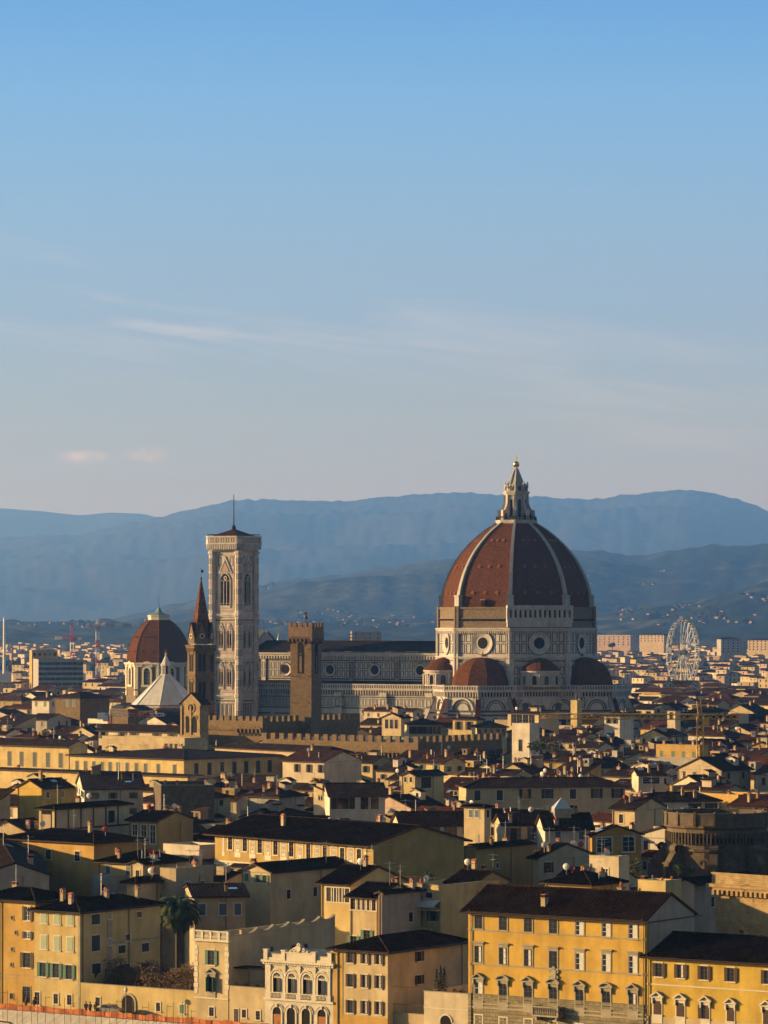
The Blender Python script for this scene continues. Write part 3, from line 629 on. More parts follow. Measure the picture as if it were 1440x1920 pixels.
for k in range(8):
    b.M = Matrix.Rotation(R(45)*k, 4, 'Z')
    for (r0, z0), (r1, z1) in zip(DP, DP[1:]): b.tube((r0, 0, z0), (r1, 0, z1), .2, 4, 0)
    b.M = Matrix.Rotation(R(45)*k+R(22.5)+R(90), 4, 'Z')
    for z, xs, a in ((40, (-2.6, 2.6), 12.95), (46.5, (-2, 0, 2), 10.95)):
        for x in xs: b.lathe([(.0, z-.4), (.45, z-.2), (.45, z+.2), (0, z+.4)], 8, 0, 1, (x, -a))
b.build('dome_rib', [M['dometile'], M['void']], dc)
b = MB(); b.lathe([(5.0, 54.4), (5.0, 56.0), (5.3, 56.2), (5.3, 56.6)], 8, 0, 0); b.lathe([(5.0, 56.6), (2.2, 57.6), (1.2, 58.6), (0.6, 60)], 8, 0, 1); b.tube((0, 0, 59.5), (0, 0, 66.5), .12, 5, 2, .05)
b.build('lantern', [M['ptrim'], M['copper'], M['gutter']], dc)

# ------------------------------------------------------------------ baptistery
Yb = 1430; p = at(311, 1268, Yb); ba = empty('baptistery', (p.x, Yb, 0), R(-29), label='octagonal white marble baptistery with a pyramid roof and gilt topped lantern', cat='baptistery')
b = MB(); b.lathe([(13.2, 0), (13.2, 20.5)], 8, R(22.5), 0)
for k in range(8):
    h = face8(b, k, 13.2*C8); panels(b, -h, h, 14, 20, 3, 1, .5, .3); cornice(b, -h, h, 20.2, .8, .6)
    for z in (3, 7, 10.5, 13): b.box(-h, h, -.06, .02, z, z+.6, 1)
b.build('wall', MAR, ba)
b = MB(); b.lathe([(13.9, 20.9), (1.9, 32.6)], 8, R(22.5), 0)
for k in range(8):
    b.M = Matrix.Rotation(R(22.5)+R(45)*k, 4, 'Z'); b.tube((13.9, 0, 21.0), (1.9, 0, 32.7), .16, 4, 0)
b.build('roof', M['whiteslab'], ba)
b = MB(); b.lathe([(2.1, 32.3), (2.1, 33)], 8, R(22.5), 0)
for k in range(8):
    a = R(22.5+45*k); b.tube((1.7*math.cos(a), 1.7*math.sin(a), 33), (1.7*math.cos(a), 1.7*math.sin(a), 36.4), .25, 6, 0)
b.lathe([(1.0, 33), (1.0, 36.4)], 8, 0, 1); b.lathe([(2.1, 36.3), (2.2, 36.8), (1.8, 37), (.9, 39), (.3, 40.4), (.3, 40.6)], 8, R(22.5), 0); b.lathe([(.0, 40.4), (.5, 40.9), (.5, 41.2), (0, 41.7)], 10, 0, 2); b.tube((0, 0, 41.5), (0, 0, 42.8), .08, 4, 2)
b.build('lantern', [M['whiteslab'], M['void'], M['gold']], ba)

# ------------------------------------------------------------------ hexagonal abbey steeple
Ya = 1120; p = at(377, 1210, Ya); ab = empty('abbey_steeple', (p.x, Ya, 0), R(8), label='slender hexagonal brown stone steeple with pointed tiled spire before the marble bell tower', cat='steeple')
b = MB(); RA = 4.25; b.lathe([(RA, 0), (RA, 46.8)], 6, 0, 0); AA = RA*math.cos(R(30))
for k in range(6):
    b.M = Matrix.Rotation(R(60)*k, 4, 'Z') @ Matrix.Translation((0, -AA, 0)); h = RA/2
    for z in (19, 28.5, 37.4): cornice(b, -h, h, z, .5, .35)
    cornice(b, -h, h, 46.4, 1.0, .7, 0, .5)
    for z0, z1 in ((20.4, 24.8), (29.6, 35), (38.6, 43.6)):
        for s in (-1, 1): b.arch(s*.62, .9, z0, z1, -.05, .02, 1); b.ring(s*.62, z1, .45, .62, -.15, .02, 0, 8, 0, math.pi)
        b.ring(0, z1+.1, 1.25, 1.5, -.18, .02, 0, 10, 0, math.pi)
b.build('shaft', [M['pietra'], M['void']], ab)
b = MB(); b.lathe([(3.7, 47.2), (3.7, 49.2)], 6, 0, 0)
for k in range(6):
    b.M = Matrix.Rotation(R(60)*k, 4, 'Z') @ Matrix.Translation((0, -3.9*math.cos(R(30)), 0)); b.prism([(-1.6, 47.2), (1.6, 47.2), (1.6, 49), (0, 53.6), (-1.6, 49)], -.3, 1.2, 0)
    b.ring(0, 49.6, .5, .8, -.5, -.25, 2, 10); b.disk(0, 49.6, .55, -.36, 1, 10); b.poly([(-1.75, -.4, 48.9), (0, -.4, 53.9), (0, 1.8, 53.9), (-1.75, 1.8, 48.9)], 3); b.poly([(1.75, -.4, 48.9), (0, -.4, 53.9), (0, 1.8, 53.9), (1.75, 1.8, 48.9)], 3)
b.build('gable_crown', [M['pietra'], M['void'], M['ptrim'], TIL[2]], ab)
b = MB(); b.lathe([(3.6, 49.2), (1.75, 58.6), (.18, 67.2)], 6, 0, 0); sp_ = b.build('spire', tiles('spire_tiles', (.16, .07, .04), .4), ab)
b = MB(); b.lathe([(.2, 67), (.3, 67.6), (.12, 68)], 6, 0, 0); b.tube((0, 0, 67.8), (0, 0, 70.6), .08, 4, 0); b.prism([(.08, 69.2), (.8, 69.5), (.7, 70.2), (.08, 70.2)], -.03, .03, 0); b.build('weather_vane', M['gutter'], ab)
for k, z in ((0, 60.2), (5, 57)):
    pass

# ------------------------------------------------------------------ bell gable on the church in front of it
Yg = 1060; p = at(376, 1335, Yg); bg = empty('bell_gable', (p.x, Yg, 0), R(-38), label='small sunlit stone bell gable with twin arched openings below the hexagonal steeple', cat='bell gable')
b = MB(); g0 = CZ+(HY-1320)*Yg/FPX; g1 = CZ+(HY-1302)*Yg/FPX; gb = CZ+(HY-1392)*Yg/FPX
b.box(-7.2, 0, 0, 3.6, 0, g0, 0); b.prism([(-7.6, g0), (.4, g0), (-3.6, g1+.4)], -.25, 3.8, 0)
zz0 = CZ+(HY-1374)*Yg/FPX; zz1 = CZ+(HY-1348)*Yg/FPX
for x in (-5.0, -2.3): b.arch(x, 1.6, zz0, zz1, -.06, .02, 1); b.ring(x, zz1, .8, 1.1, -.25, .02, 0, 10, 0, math.pi)
b.ring(-3.6, g0-1.2, 1.1, 1.5, -.25, .02, 0, 14); b.disk(-3.6, g0-1.2, 1.1, -.06, 1, 14)
for x in (-7.5, -3.9, -.5): b.box(x-.1, x+.5, -.35, .02, gb, g0-.6, 0)
b.box(-7.6, .3, -.4, .02, zz0-1.2, zz0-.7, 0)
b.build('belfry', [M['goldstone'], M['void']], bg)
b = MB(); b.poly([(-8.2, -.6, g0-.3), (-3.6, -.6, g1+.5), (-3.6, 4, g1+.5), (-8.2, 4, g0-.3)]); b.poly([(-3.6, -.6, g1+.5), (1, -.6, g0-.3), (1, 4, g0-.3), (-3.6, 4, g1+.5)]); b.build('roof', TIL[2], bg)

# ------------------------------------------------------------------ fortress palace: tower and battlemented blocks
def battl(b, x0, x1, z, y0, y1, w=1.5, g=1.15, h=1.7, m=0):
    n = max(1, round((x1-x0+g)/(w+g))); st = (x1-x0+g)/n
    for i in range(n): b.box(x0+i*st, x0+i*st+st-g, y0, y1, z, z+h, m)
def machic(b, x0, x1, z, d, m=0, mv=1, step=1.5, h=1.7):
    n = max(1, round((x1-x0)/step)); w = (x1-x0)/n
    b.box(x0, x1, -.03, .02, z-h, z, mv)
    for i in range(n+1): b.box(x0+i*w-w*.15, x0+i*w+w*.15, -d*.9, .02, z-h, z, m)
    for i in range(n): b.ring(x0+(i+.5)*w, z-.6*w, w*.38, w*.75, -d, .02, m, 6, 0, math.pi); b.arch(x0+(i+.5)*w, w*.72, z-h*1.5, z-.6*w, -.04, .02, mv)
Yf = 1080.0; p = at(492, 1342, Yf); fz = p.z
fp = empty('fortress_palace', (p.x, Yf, 0), R(-38), label='brown stone fortress palace with a square battlemented tower and long crenellated walls', cat='palace')
Lf, Rf = 24.0, 46.0
b = MB(); b.box(-Lf, 0, 0, Rf, 0, fz-1.9, 0)
b.box(-Lf-.5, .5, -.5, .3, fz-4.5, fz-1.9, 0); b.box(-.3, .5, .3, Rf+.5, fz-4.5, fz-1.9, 0)
b.box(-Lf, .5, -.53, -.45, fz-1.95, fz-1.6, 0)
fz2 = CZ+(HY-1372)*Yf/FPX
b.M = Matrix.Translation((0, 0, 0)); machic(b, -9.5, -.3, fz2+1.2, .9, 0, 1, 1.55, 1.7)
fb = b.build('block', [M['pietra'], M['void']], fp)
b = MB(); battl(b, -Lf-.5, .5, fz-1.9, -.5, .3); b.M = Matrix.Rotation(R(90), 4, 'Z') @ Matrix.Translation((0, -.5, 0)); battl(b, 1.4, Rf+.5, fz-1.9, 0, .8); b.build('battlement', M['pietra'], fb)
b = MB(); b.poly([(-Lf+1, 1, fz-3), (-1, 1, fz-3), (-1, Rf-1, fz-3), (-Lf+1, Rf-1, fz-3)]); b.build('terrace', M['concrete'], fb)
# tower
Yt = 1092.0; pt_ = at(583.8, 1300, Yt); tw = empty('tower', (0, 0, 0)); tw.parent = fp
lx = Matrix.Rotation(R(38), 4, 'Z') @ Vector((pt_.x-p.x, Yt-Yf, 0)); tw.location = lx; tw.rotation_euler = (0, 0, R(38-25))
hT = CZ+(HY-1168.5)*Yt/FPX; TWL, TWR = 7.1, 7.0; b = MB(); b.box(-TWL, 0, 0, TWR, 0, hT-1.2, 0)
zl0 = CZ+(HY-1263)*Yt/FPX; zl1 = CZ+(HY-1210)*Yt/FPX
def longarch(b, cx, w):
    b.arch(cx, w, zl0, zl1, -.06, .02, 1); b.ring(cx, zl1, w/2, w/2+.4, -.2, .02, 0, 10, 0, math.pi)
    b.box(cx-w/2+.15, cx+w/2-.15, -.14, -.02, (zl0+zl1)/2+1, (zl0+zl1)/2+1.5, 1); b.box(cx-w*.18, cx+w*.18, -.1, .02, zl0+.4, zl1-2.5, 2)
longarch(b, -3.6, 2.1)
hm = hT-4.9
b.box(-TWL-.5, .5, -.5, TWR+.5, hm+.1, hT-1.2, 3)
machic(b, -TWL-.5, .5, hm+.6, .5, 3, 1, 1.25, 1.3)
for z in (zl1+2.5-4, zl0-1, zl0-9, zl0-16):
    for x in (-6.2, -1): b.tube((x, .1, z), (x+.1, -.8, z+.5), .1, 4, 1)
b.M = Matrix.Rotation(R(90), 4, 'Z'); longarch(b, 3.4, 2.0); machic(b, -.5, TWR+.5, hm+.6, .5, 3, 1, 1.25, 1.3)
ts = b.build('tower_shaft', [M['pietra'], M['void'], M['rough'], M['brick']], tw)
b = MB(); battl(b, -TWL-.5, .5, hT-1.2, -.5, -.05, 1.0, .75, 1.3, 0); battl(b, -TWL-.5, .5, hT-1.2, TWR+.05, TWR+.5, 1.0, .75, 1.3, 0)
b.M = Matrix.Rotation(R(90), 4, 'Z') @ Matrix.Translation((0, -.5, 0)); battl(b, .2, TWR-.2, hT-1.2, 0, .5, 1.0, .75, 1.3, 0); b.M = Matrix.Rotation(R(90), 4, 'Z') @ Matrix.Translation((0, TWL+.02, 0)); battl(b, .2, TWR-.2, hT-1.2, 0, .5, 1.0, .75, 1.3, 0)
b.build('tower_battlement', M['brick'], tw)
b = MB(); b.tube((-3.6, 3.5, hT-1.2), (-3.6, 3.5, hT+3), .12, 5, 0); b.lathe([(.75, hT+1.4), (.5, hT+1.8), (.35, hT+2.4), (0, hT+2.6)], 8, 0, 0, (-3.6, 3.5)); b.prism([(-4.2, hT+2.6), (-3, hT+2.7), (-3.1, hT+3.3), (-3.9, hT+3.5)], 3.4, 3.6, 0)
b.tube((-1.5, 5, hT-1), (-1.5, 5, hT+2.6), .05, 4, 0); b.tube((.2, 5.5, hT-1), (.2, 5.5, hT+5.2), .05, 4, 0); b.build('bell_mast', M['gutter'], tw)
# second battlemented wing, nearer
pz = 23.0; Yw = depth(1381, pz); p2 = at(783, 1381, Yw)
fw = empty('battlemented_palace', (p2.x, Yw, 0), R(-38), label='lower crenellated stone palace with a row of small arched corbels before the fortress tower', cat='palace')
Lw = 54.0; Rw = 38.0
b = MB(); b.box(-Lw, 0, 0, Rw, 0, pz-1.7, 0); b.box(-Lw-.6, .6, -.6, .3, pz-4.2, pz-1.7, 0); b.box(-.3, .6, .3, Rw, pz-4.2, pz-1.7, 0); machic(b, -Lw, .4, pz-4.2, .7, 0, 1, 1.45, 1.8)
b.M = Matrix.Rotation(R(90), 4, 'Z'); machic(b, 0, Rw, pz-4.2, .7, 0, 1, 1.45, 1.8); fwb = b.build('block', [M['pietra'], M['void']], fw)
b = MB(); battl(b, -Lw-.6, .6, pz-1.7, -.6, .2, 1.6, 1.5, 1.7); b.M = Matrix.Rotation(R(90), 4, 'Z') @ Matrix.Translation((0, -.6, 0)); battl(b, 1.4, Rw, pz-1.7, 0, .8, 1.6, 1.3, 1.7); b.build('battlement', M['pietra'], fwb)
b = MB(); b.poly([(-Lw+1, 1, pz-2.6), (-1, 1, pz-2.6), (-1, Rw-1, pz-2.6), (-Lw+1, Rw-1, pz-2.6)]); b.box(-14, -5, 3, 7, pz-2.6, pz-.6, 1); b.build('terrace', [TIL[1], M['teal']], fwb)
# ------------------------------------------------------------------ houses
FOOT = []            # (corners, Y) of built footprints, and the photo rows each must keep free
VTOP = []
VIS = []             # (x0, x1, y_bottom, Y)
WCACHE = {}
def win_mesh(w, h, style, sh):
    """window: stone surround (object), pane and shutters below it; local -y is outward, origin at the sill centre"""
    key = (round(w, 2), round(h, 2), style, sh)
    if key in WCACHE: return WCACHE[key]
    fm = M['ptrim'] if style.startswith('p') else M['trim']
    st = style.lstrip('p')
    b = MB(); t = .16 if st != 'tiny' else .09
    b.box(-w/2-t, w/2+t, -.07, .03, h, h+t, 0); b.box(-w/2-t-.06, w/2+t+.06, -.16, .03, -t, 0, 0)
    b.box(-w/2-t, -w/2, -.07, .03, 0, h, 0); b.box(w/2, w/2+t, -.07, .03, 0, h, 0)
    if st in ('lintel', 'tri', 'seg'): b.box(-w/2-t-.2, w/2+t+.2, -.32, .03, h+t+.25, h+t+.42, 0); b.box(-w/2-t, w/2+t, -.12, .03, h+t, h+t+.25, 0)
    if st == 'tri':
        z = h+t+.42; b.prism([(-w/2-t-.3, z), (w/2+t+.3, z), (0, z+.62)], -.14, .03, 0)
        for s in (-1, 1):
            b.poly([(s*(w/2+t+.36), -.42, z), (0, -.42, z+.68), (0, .03, z+.68), (s*(w/2+t+.36), .03, z)], 0); b.poly([(s*(w/2+t+.36), -.42, z), (0, -.42, z+.68), (0, -.42, z+.5), (s*(w/2+t+.02), -.42, z)], 0)
            b.box(s*(w/2+t-.02)-.1, s*(w/2+t-.02)+.1, -.28, .03, h-.3, h+t+.25, 0)
    if st == 'seg':
        z = h+t+.42; W2 = w/2+t+.36; r = (W2*W2+.6*.6)/1.2; a = math.asin(W2/r); P = [(r*math.sin(-a+2*a*k/10), z+.6-r+r*math.cos(-a+2*a*k/10)) for k in range(11)]
        for k in range(10):
            (xa, za), (xb, zb) = P[k], P[k+1]
            b.poly([(xa, -.42, za), (xb, -.42, zb), (xb, .03, zb), (xa, .03, za)], 0); b.poly([(xa, -.42, za), (xb, -.42, zb), (xb*.88, -.42, max(z, zb-.17)), (xa*.88, -.42, max(z, za-.17))], 0)
        b.prism([(-W2+.1, z)]+[(x*.86, max(z, q-.16)) for x, q in P[1:-1]]+[(W2-.1, z)], -.14, .03, 0)
        for s in (-1, 1): b.box(s*(w/2+t-.02)-.1, s*(w/2+t-.02)+.1, -.28, .03, h-.3, h+t+.25, 0)
    if st in ('tri', 'seg'): b.box(-w/2-t, w/2+t, -.1, .03, -1.1, -t, 0)
    o = b.build('window', fm)
    b = MB(); b.box(-w/2, w/2, -.012, .02, 0, h, 0)
    fr = {'w': 1, 'c': 1}.get(sh[:1], 2)
    b.box(-.04, .04, -.035, -.01, 0, h, fr)
    for z in (.0, h-.08): b.box(-w/2, w/2, -.035, -.01, z, z+.08, fr)
    for s in (-1, 1): b.box(s*(w/2-.04)-.04, s*(w/2-.04)+.04, -.035, -.01, 0, h, fr)
    for q in (.36, .68): b.box(-w/2, w/2, -.03, -.01, h*q-.025, h*q+.025, fr)
    if sh[:1] == 'c': b.box(-.02, w/2-.04, -.03, -.008, .06, h-.06, 1)
    if sh[:1] == 'e': b.poly([(w*.05, -.03, .08), (w*.34, -.03, .08), (w*.3, -.03, h-.1), (w*.05, -.03, h-.1)], 1)
    b.build('pane', [M['glass'], M['curtain'], M['sbrown']], o)
    scol = {'g': 'sgreen', 'p': 'spale', 'b': 'sbrown', 'd': 'sdark', 'u': 'sblue'}.get(sh[1:2])
    if scol:
        mode = sh[2:3] or 'o'                          # o folded open on the wall, c closed, h half open, s standing out
        for s in (-1, 1):
            b = MB()
            b.box(0, w/2, -.05, 0, 0, h, 0)
            for k in range(max(4, int(h/.14))):
                z = .06+k*(h-.1)/max(4, int(h/.14)); b.box(.07, w/2-.07, -.066, -.05, z, z+.05, 0)
            for q in (0, h-.07): b.box(.005, w/2-.005, -.075, -.05, q+.003, q+.067, 0)
            q = b.build('shutter', M[scol], o)
            if s > 0: q.scale.x = -1
            if mode == 'o' or (mode == 'h' and s < 0): q.location = (s*(w+.04), -.075, 0)
            elif mode == 's': q.location = (s*w/2, -.08, 0); q.rotation_euler = (0, 0, s*R(62+28))
            else: q.location = (s*w/2, -.05, 0)
            if mode == 'o' or (mode == 'h' and s < 0): pass
    COL.objects.unlink(o)
    for c in CH.get(o.name, ()): COL.objects.unlink(c)
    WCACHE[key] = o
    return o
def small_win(w, h, sh):
    """a window too small in the photo to show its parts"""
    key = ('small', round(w, 1), round(h, 1), sh)
    if key in WCACHE: return WCACHE[key]
    b = MB(); b.box(-w/2, w/2, -.02, .02, 0, h, 0); t = .13
    b.box(-w/2-t, w/2+t, -.09, .03, -t, 0, 1); b.box(-w/2-t, w/2+t, -.06, .03, h, h+t, 1); b.box(-w/2-t, -w/2, -.06, .03, 0, h, 1); b.box(w/2, w/2+t, -.06, .03, 0, h, 1)
    m2 = {'g': 'sgreen', 'b': 'sbrown', 'd': 'sdark', 'u': 'sblue', 'w': 'swhite', 'n': 'sbrown'}[sh[0]]
    if sh[1:] == 'o':
        for s in (-1, 1): b.box(*sorted((s*(w/2+.02), s*(w+.02))), -.11, -.062, 0, h, 2)
    elif sh[1:] == 'c': b.box(-w/2+.02, -.02, -.05, -.02, .02, h-.02, 2); b.box(.02, w/2-.02, -.05, -.02, .02, h-.02, 2)
    else:
        b.box(-.05, .05, -.05, -.02, 0, h, 2); b.box(-w/2, w/2, -.05, -.02, h*.66, h*.66+.07, 2)
    o = b.build('window', [M['glass'], M['trim'], M[m2]]); COL.objects.unlink(o); WCACHE[key] = o
    return o
def put_win(h, proto, face, u, z):
    """face 'l': local y=0 wall, u from the corner to the left; 'r': x=0 wall, u from the corner away"""
    return inst(proto, h['o'], (-u, 0, z) if face == 'l' else (0, u, z), 0 if face == 'l' else R(90))
CHIM = []
def chim_protos():
    for k in range(5):
        b = MB(); r = random.Random(k); w, d, hh = r.uniform(.45, .95), r.uniform(.4, .7), r.uniform(.5, 1.5)
        b.box(-w/2, w/2, -d/2, d/2, -1.2, hh, 0); b.box(-w/2-.08, w/2+.08, -d/2-.08, d/2+.08, hh, hh+.12, 1)
        if k % 2:
            for s in (-1, 1): b.box(s*w*.32-.08, s*w*.32+.08, -d/2, d/2, hh+.12, hh+.45, 0)
            b.prism([(-w/2-.12, hh+.45), (w/2+.12, hh+.45), (0, hh+.75)], -d/2-.1, d/2+.1, 1)
        elif k == 2: b.lathe([(.16, hh+.1), (.2, hh+.5), (.14, hh+.8)], 8, 0, 1)
        else:
            b.box(-w/2+.1, w/2-.1, -d/2+.1, d/2-.1, hh+.12, hh+.4, 2); b.box(-w/2-.05, w/2+.05, -d/2-.05, d/2+.05, hh+.4, hh+.5, 1)
        o = b.build('chimney', [STU[('beige', 'sand', 'grey', 'pink', 'brown')[k]], M['terra'], M['void']]); COL.objects.unlink(o); CHIM.append(o)
    b = MB(); b.tube((0, 0, -1), (0, 0, 3.6), .035, 4, 0); b.tube((-.9, 0, 3.3), (.9, 0, 3.3), .025, 4, 0)
    for i in range(6): b.tube((-.8+i*.32, -.45, 3.3), (-.8+i*.32, .45, 3.3), .018, 3, 0)
    b.tube((0, -.5, 2.6), (0, .5, 2.6), .025, 4, 0)
    for i in range(4): b.tube((-.3, -.4+i*.27, 2.6), (.3, -.4+i*.27, 2.6), .018, 3, 0)
    a = b.build('antenna', M['metal']); COL.objects.unlink(a)
    D = []
    for nm in ('dish', 'dishred'):
        b = MB(); b.tube((0, 0, -1), (0, 0, 1.2), .04, 5, 1)
        for k in range(3):
            r0, r1 = .17*k, .17*(k+1)
            for i in range(12):
                A, B = 2*math.pi*i/12, 2*math.pi*(i+1)/12; f = lambda r, a: (r*math.cos(a), -.25+.5*r*r, 1.3+r*math.sin(a))
                b.poly([f(r0, A), f(r1, A), f(r1, B), f(r0, B)][0 if k else 1:], 0)
        b.tube((0, -.1, 1.0), (0, -.6, 1.35), .02, 3, 1)
        d = b.build('satellite_dish', [M[nm], M['metal']]); COL.objects.unlink(d); D.append(d)
    b = MB(); b.tube((0, 0, -1), (0, 0, 1.3), .09, 6, 0); b.lathe([(.2, 1.3), (0, 1.5)], 6, 0, 0); v = b.build('vent_pipe', M['metal']); COL.objects.unlink(v)
    b = MB(); b.box(-.55, .55, -.7, .7, -.1, .14, 0); b.box(-.45, .45, -.6, .6, .14, .16, 1); s = b.build('skylight', [M['pipe'], pm('skylight_glass', (.25, .33, .38), .15, 0, .6)[0]]); COL.objects.unlink(s)
    return a, D, v, s
ANT, DISH, VENT, SKYL = chim_protos()
def annex_protos():
    A = []; r = random.Random(9)
    for k in range(9):
        w, d, hh = r.uniform(1.8, 4.0), r.uniform(1.6, 3.0), r.uniform(1.2, 2.1); b = MB(); kind = k % 3
        b.box(-w/2, w/2, -d/2, d/2, -1.6, hh, 0)
        if kind == 0:
            P = [(-w/2-.3, -d/2-.35, hh), (w/2+.3, -d/2-.35, hh), (w/2+.3, d/2+.2, hh+.8), (-w/2-.3, d/2+.2, hh+.8)]; b.poly(P, 1); b.poly([(p[0], p[1], p[2]-.14) for p in P], 3)
            for i in range(4): q, t = P[i], P[(i+1) % 4]; b.poly([(q[0], q[1], q[2]-.14), (t[0], t[1], t[2]-.14), t, q], 3)
            for x in (-w/2, w/2): b.poly([(x, -d/2, hh), (x, d/2, hh), (x, d/2, hh+.7)], 0)
            b.poly([(-w/2, d/2, hh), (w/2, d/2, hh), (w/2, d/2, hh+.7), (-w/2, d/2, hh+.7)], 0)
        elif kind == 1:
            z1 = hh+w*.2
            for s_ in (-1, 1): b.poly([(s_*(w/2+.3), -d/2-.3, hh-.06), (0, -d/2-.3, z1), (0, d/2+.2, z1), (s_*(w/2+.3), d/2+.2, hh-.06)], 1); b.poly([(s_*(w/2+.3), -d/2-.3, hh-.2), (0, -d/2-.3, z1-.14), (0, -d/2-.3, z1), (s_*(w/2+.3), -d/2-.3, hh-.06)], 3)
            b.poly([(-w/2, -d/2, hh), (w/2, -d/2, hh), (0, -d/2, z1-.1)], 0); b.poly([(-w/2, d/2, hh), (w/2, d/2, hh), (0, d/2, z1-.1)], 0)
        else:
            b.box(-w/2-.08, w/2+.08, -d/2-.08, d/2+.08, hh, hh+.12, 3)
            for i in range(7): b.tube((-w/2+i*w/6, -d/2-.9, -.2), (-w/2+i*w/6, -d/2-.9, .9), .025, 3, 4)
            b.tube((-w/2, -d/2-.9, .9), (w/2, -d/2-.9, .9), .035, 4, 4)
        for i in range(1 if k in (1, 3, 5, 8) else 0): x = r.uniform(-.2, .2)*w; b.box(x-.4, x+.4, -d/2-.03, -d/2+.02, hh-1.3, hh-.35, 2); b.box(x-.47, x+.47, -d/2-.1, -d/2+.02, hh-1.58, hh-1.5, 3)
        o = b.build('roof_annex', [STU[('beige', 'white', 'sand', 'brown', 'cream', 'grey', 'pink', 'beige', 'mustard')[k]], TIL[(0, 2, 1, 4, 0, 2, 1, 1, 2)[k]], M['glass'], M['trim'], M['pipe']]); COL.objects.unlink(o); A.append(o)
    return A
ANNEX = annex_protos()
def roof_fn(kind, L, Rr, ze, pitch):
    """height of the roof over local (x, y)"""
    def f(x, y):
        if kind == 'gx': return ze+pitch*(Rr/2-abs(y-Rr/2))
        if kind == 'gy': return ze+pitch*(L/2-abs(x+L/2))
        if kind == 'hip': return ze+pitch*min(Rr/2-abs(y-Rr/2), L/2-abs(x+L/2))
        if kind == 'sl': return ze+pitch*y
        if kind == 'sr': return ze+pitch*(-x)
        return ze
    return f
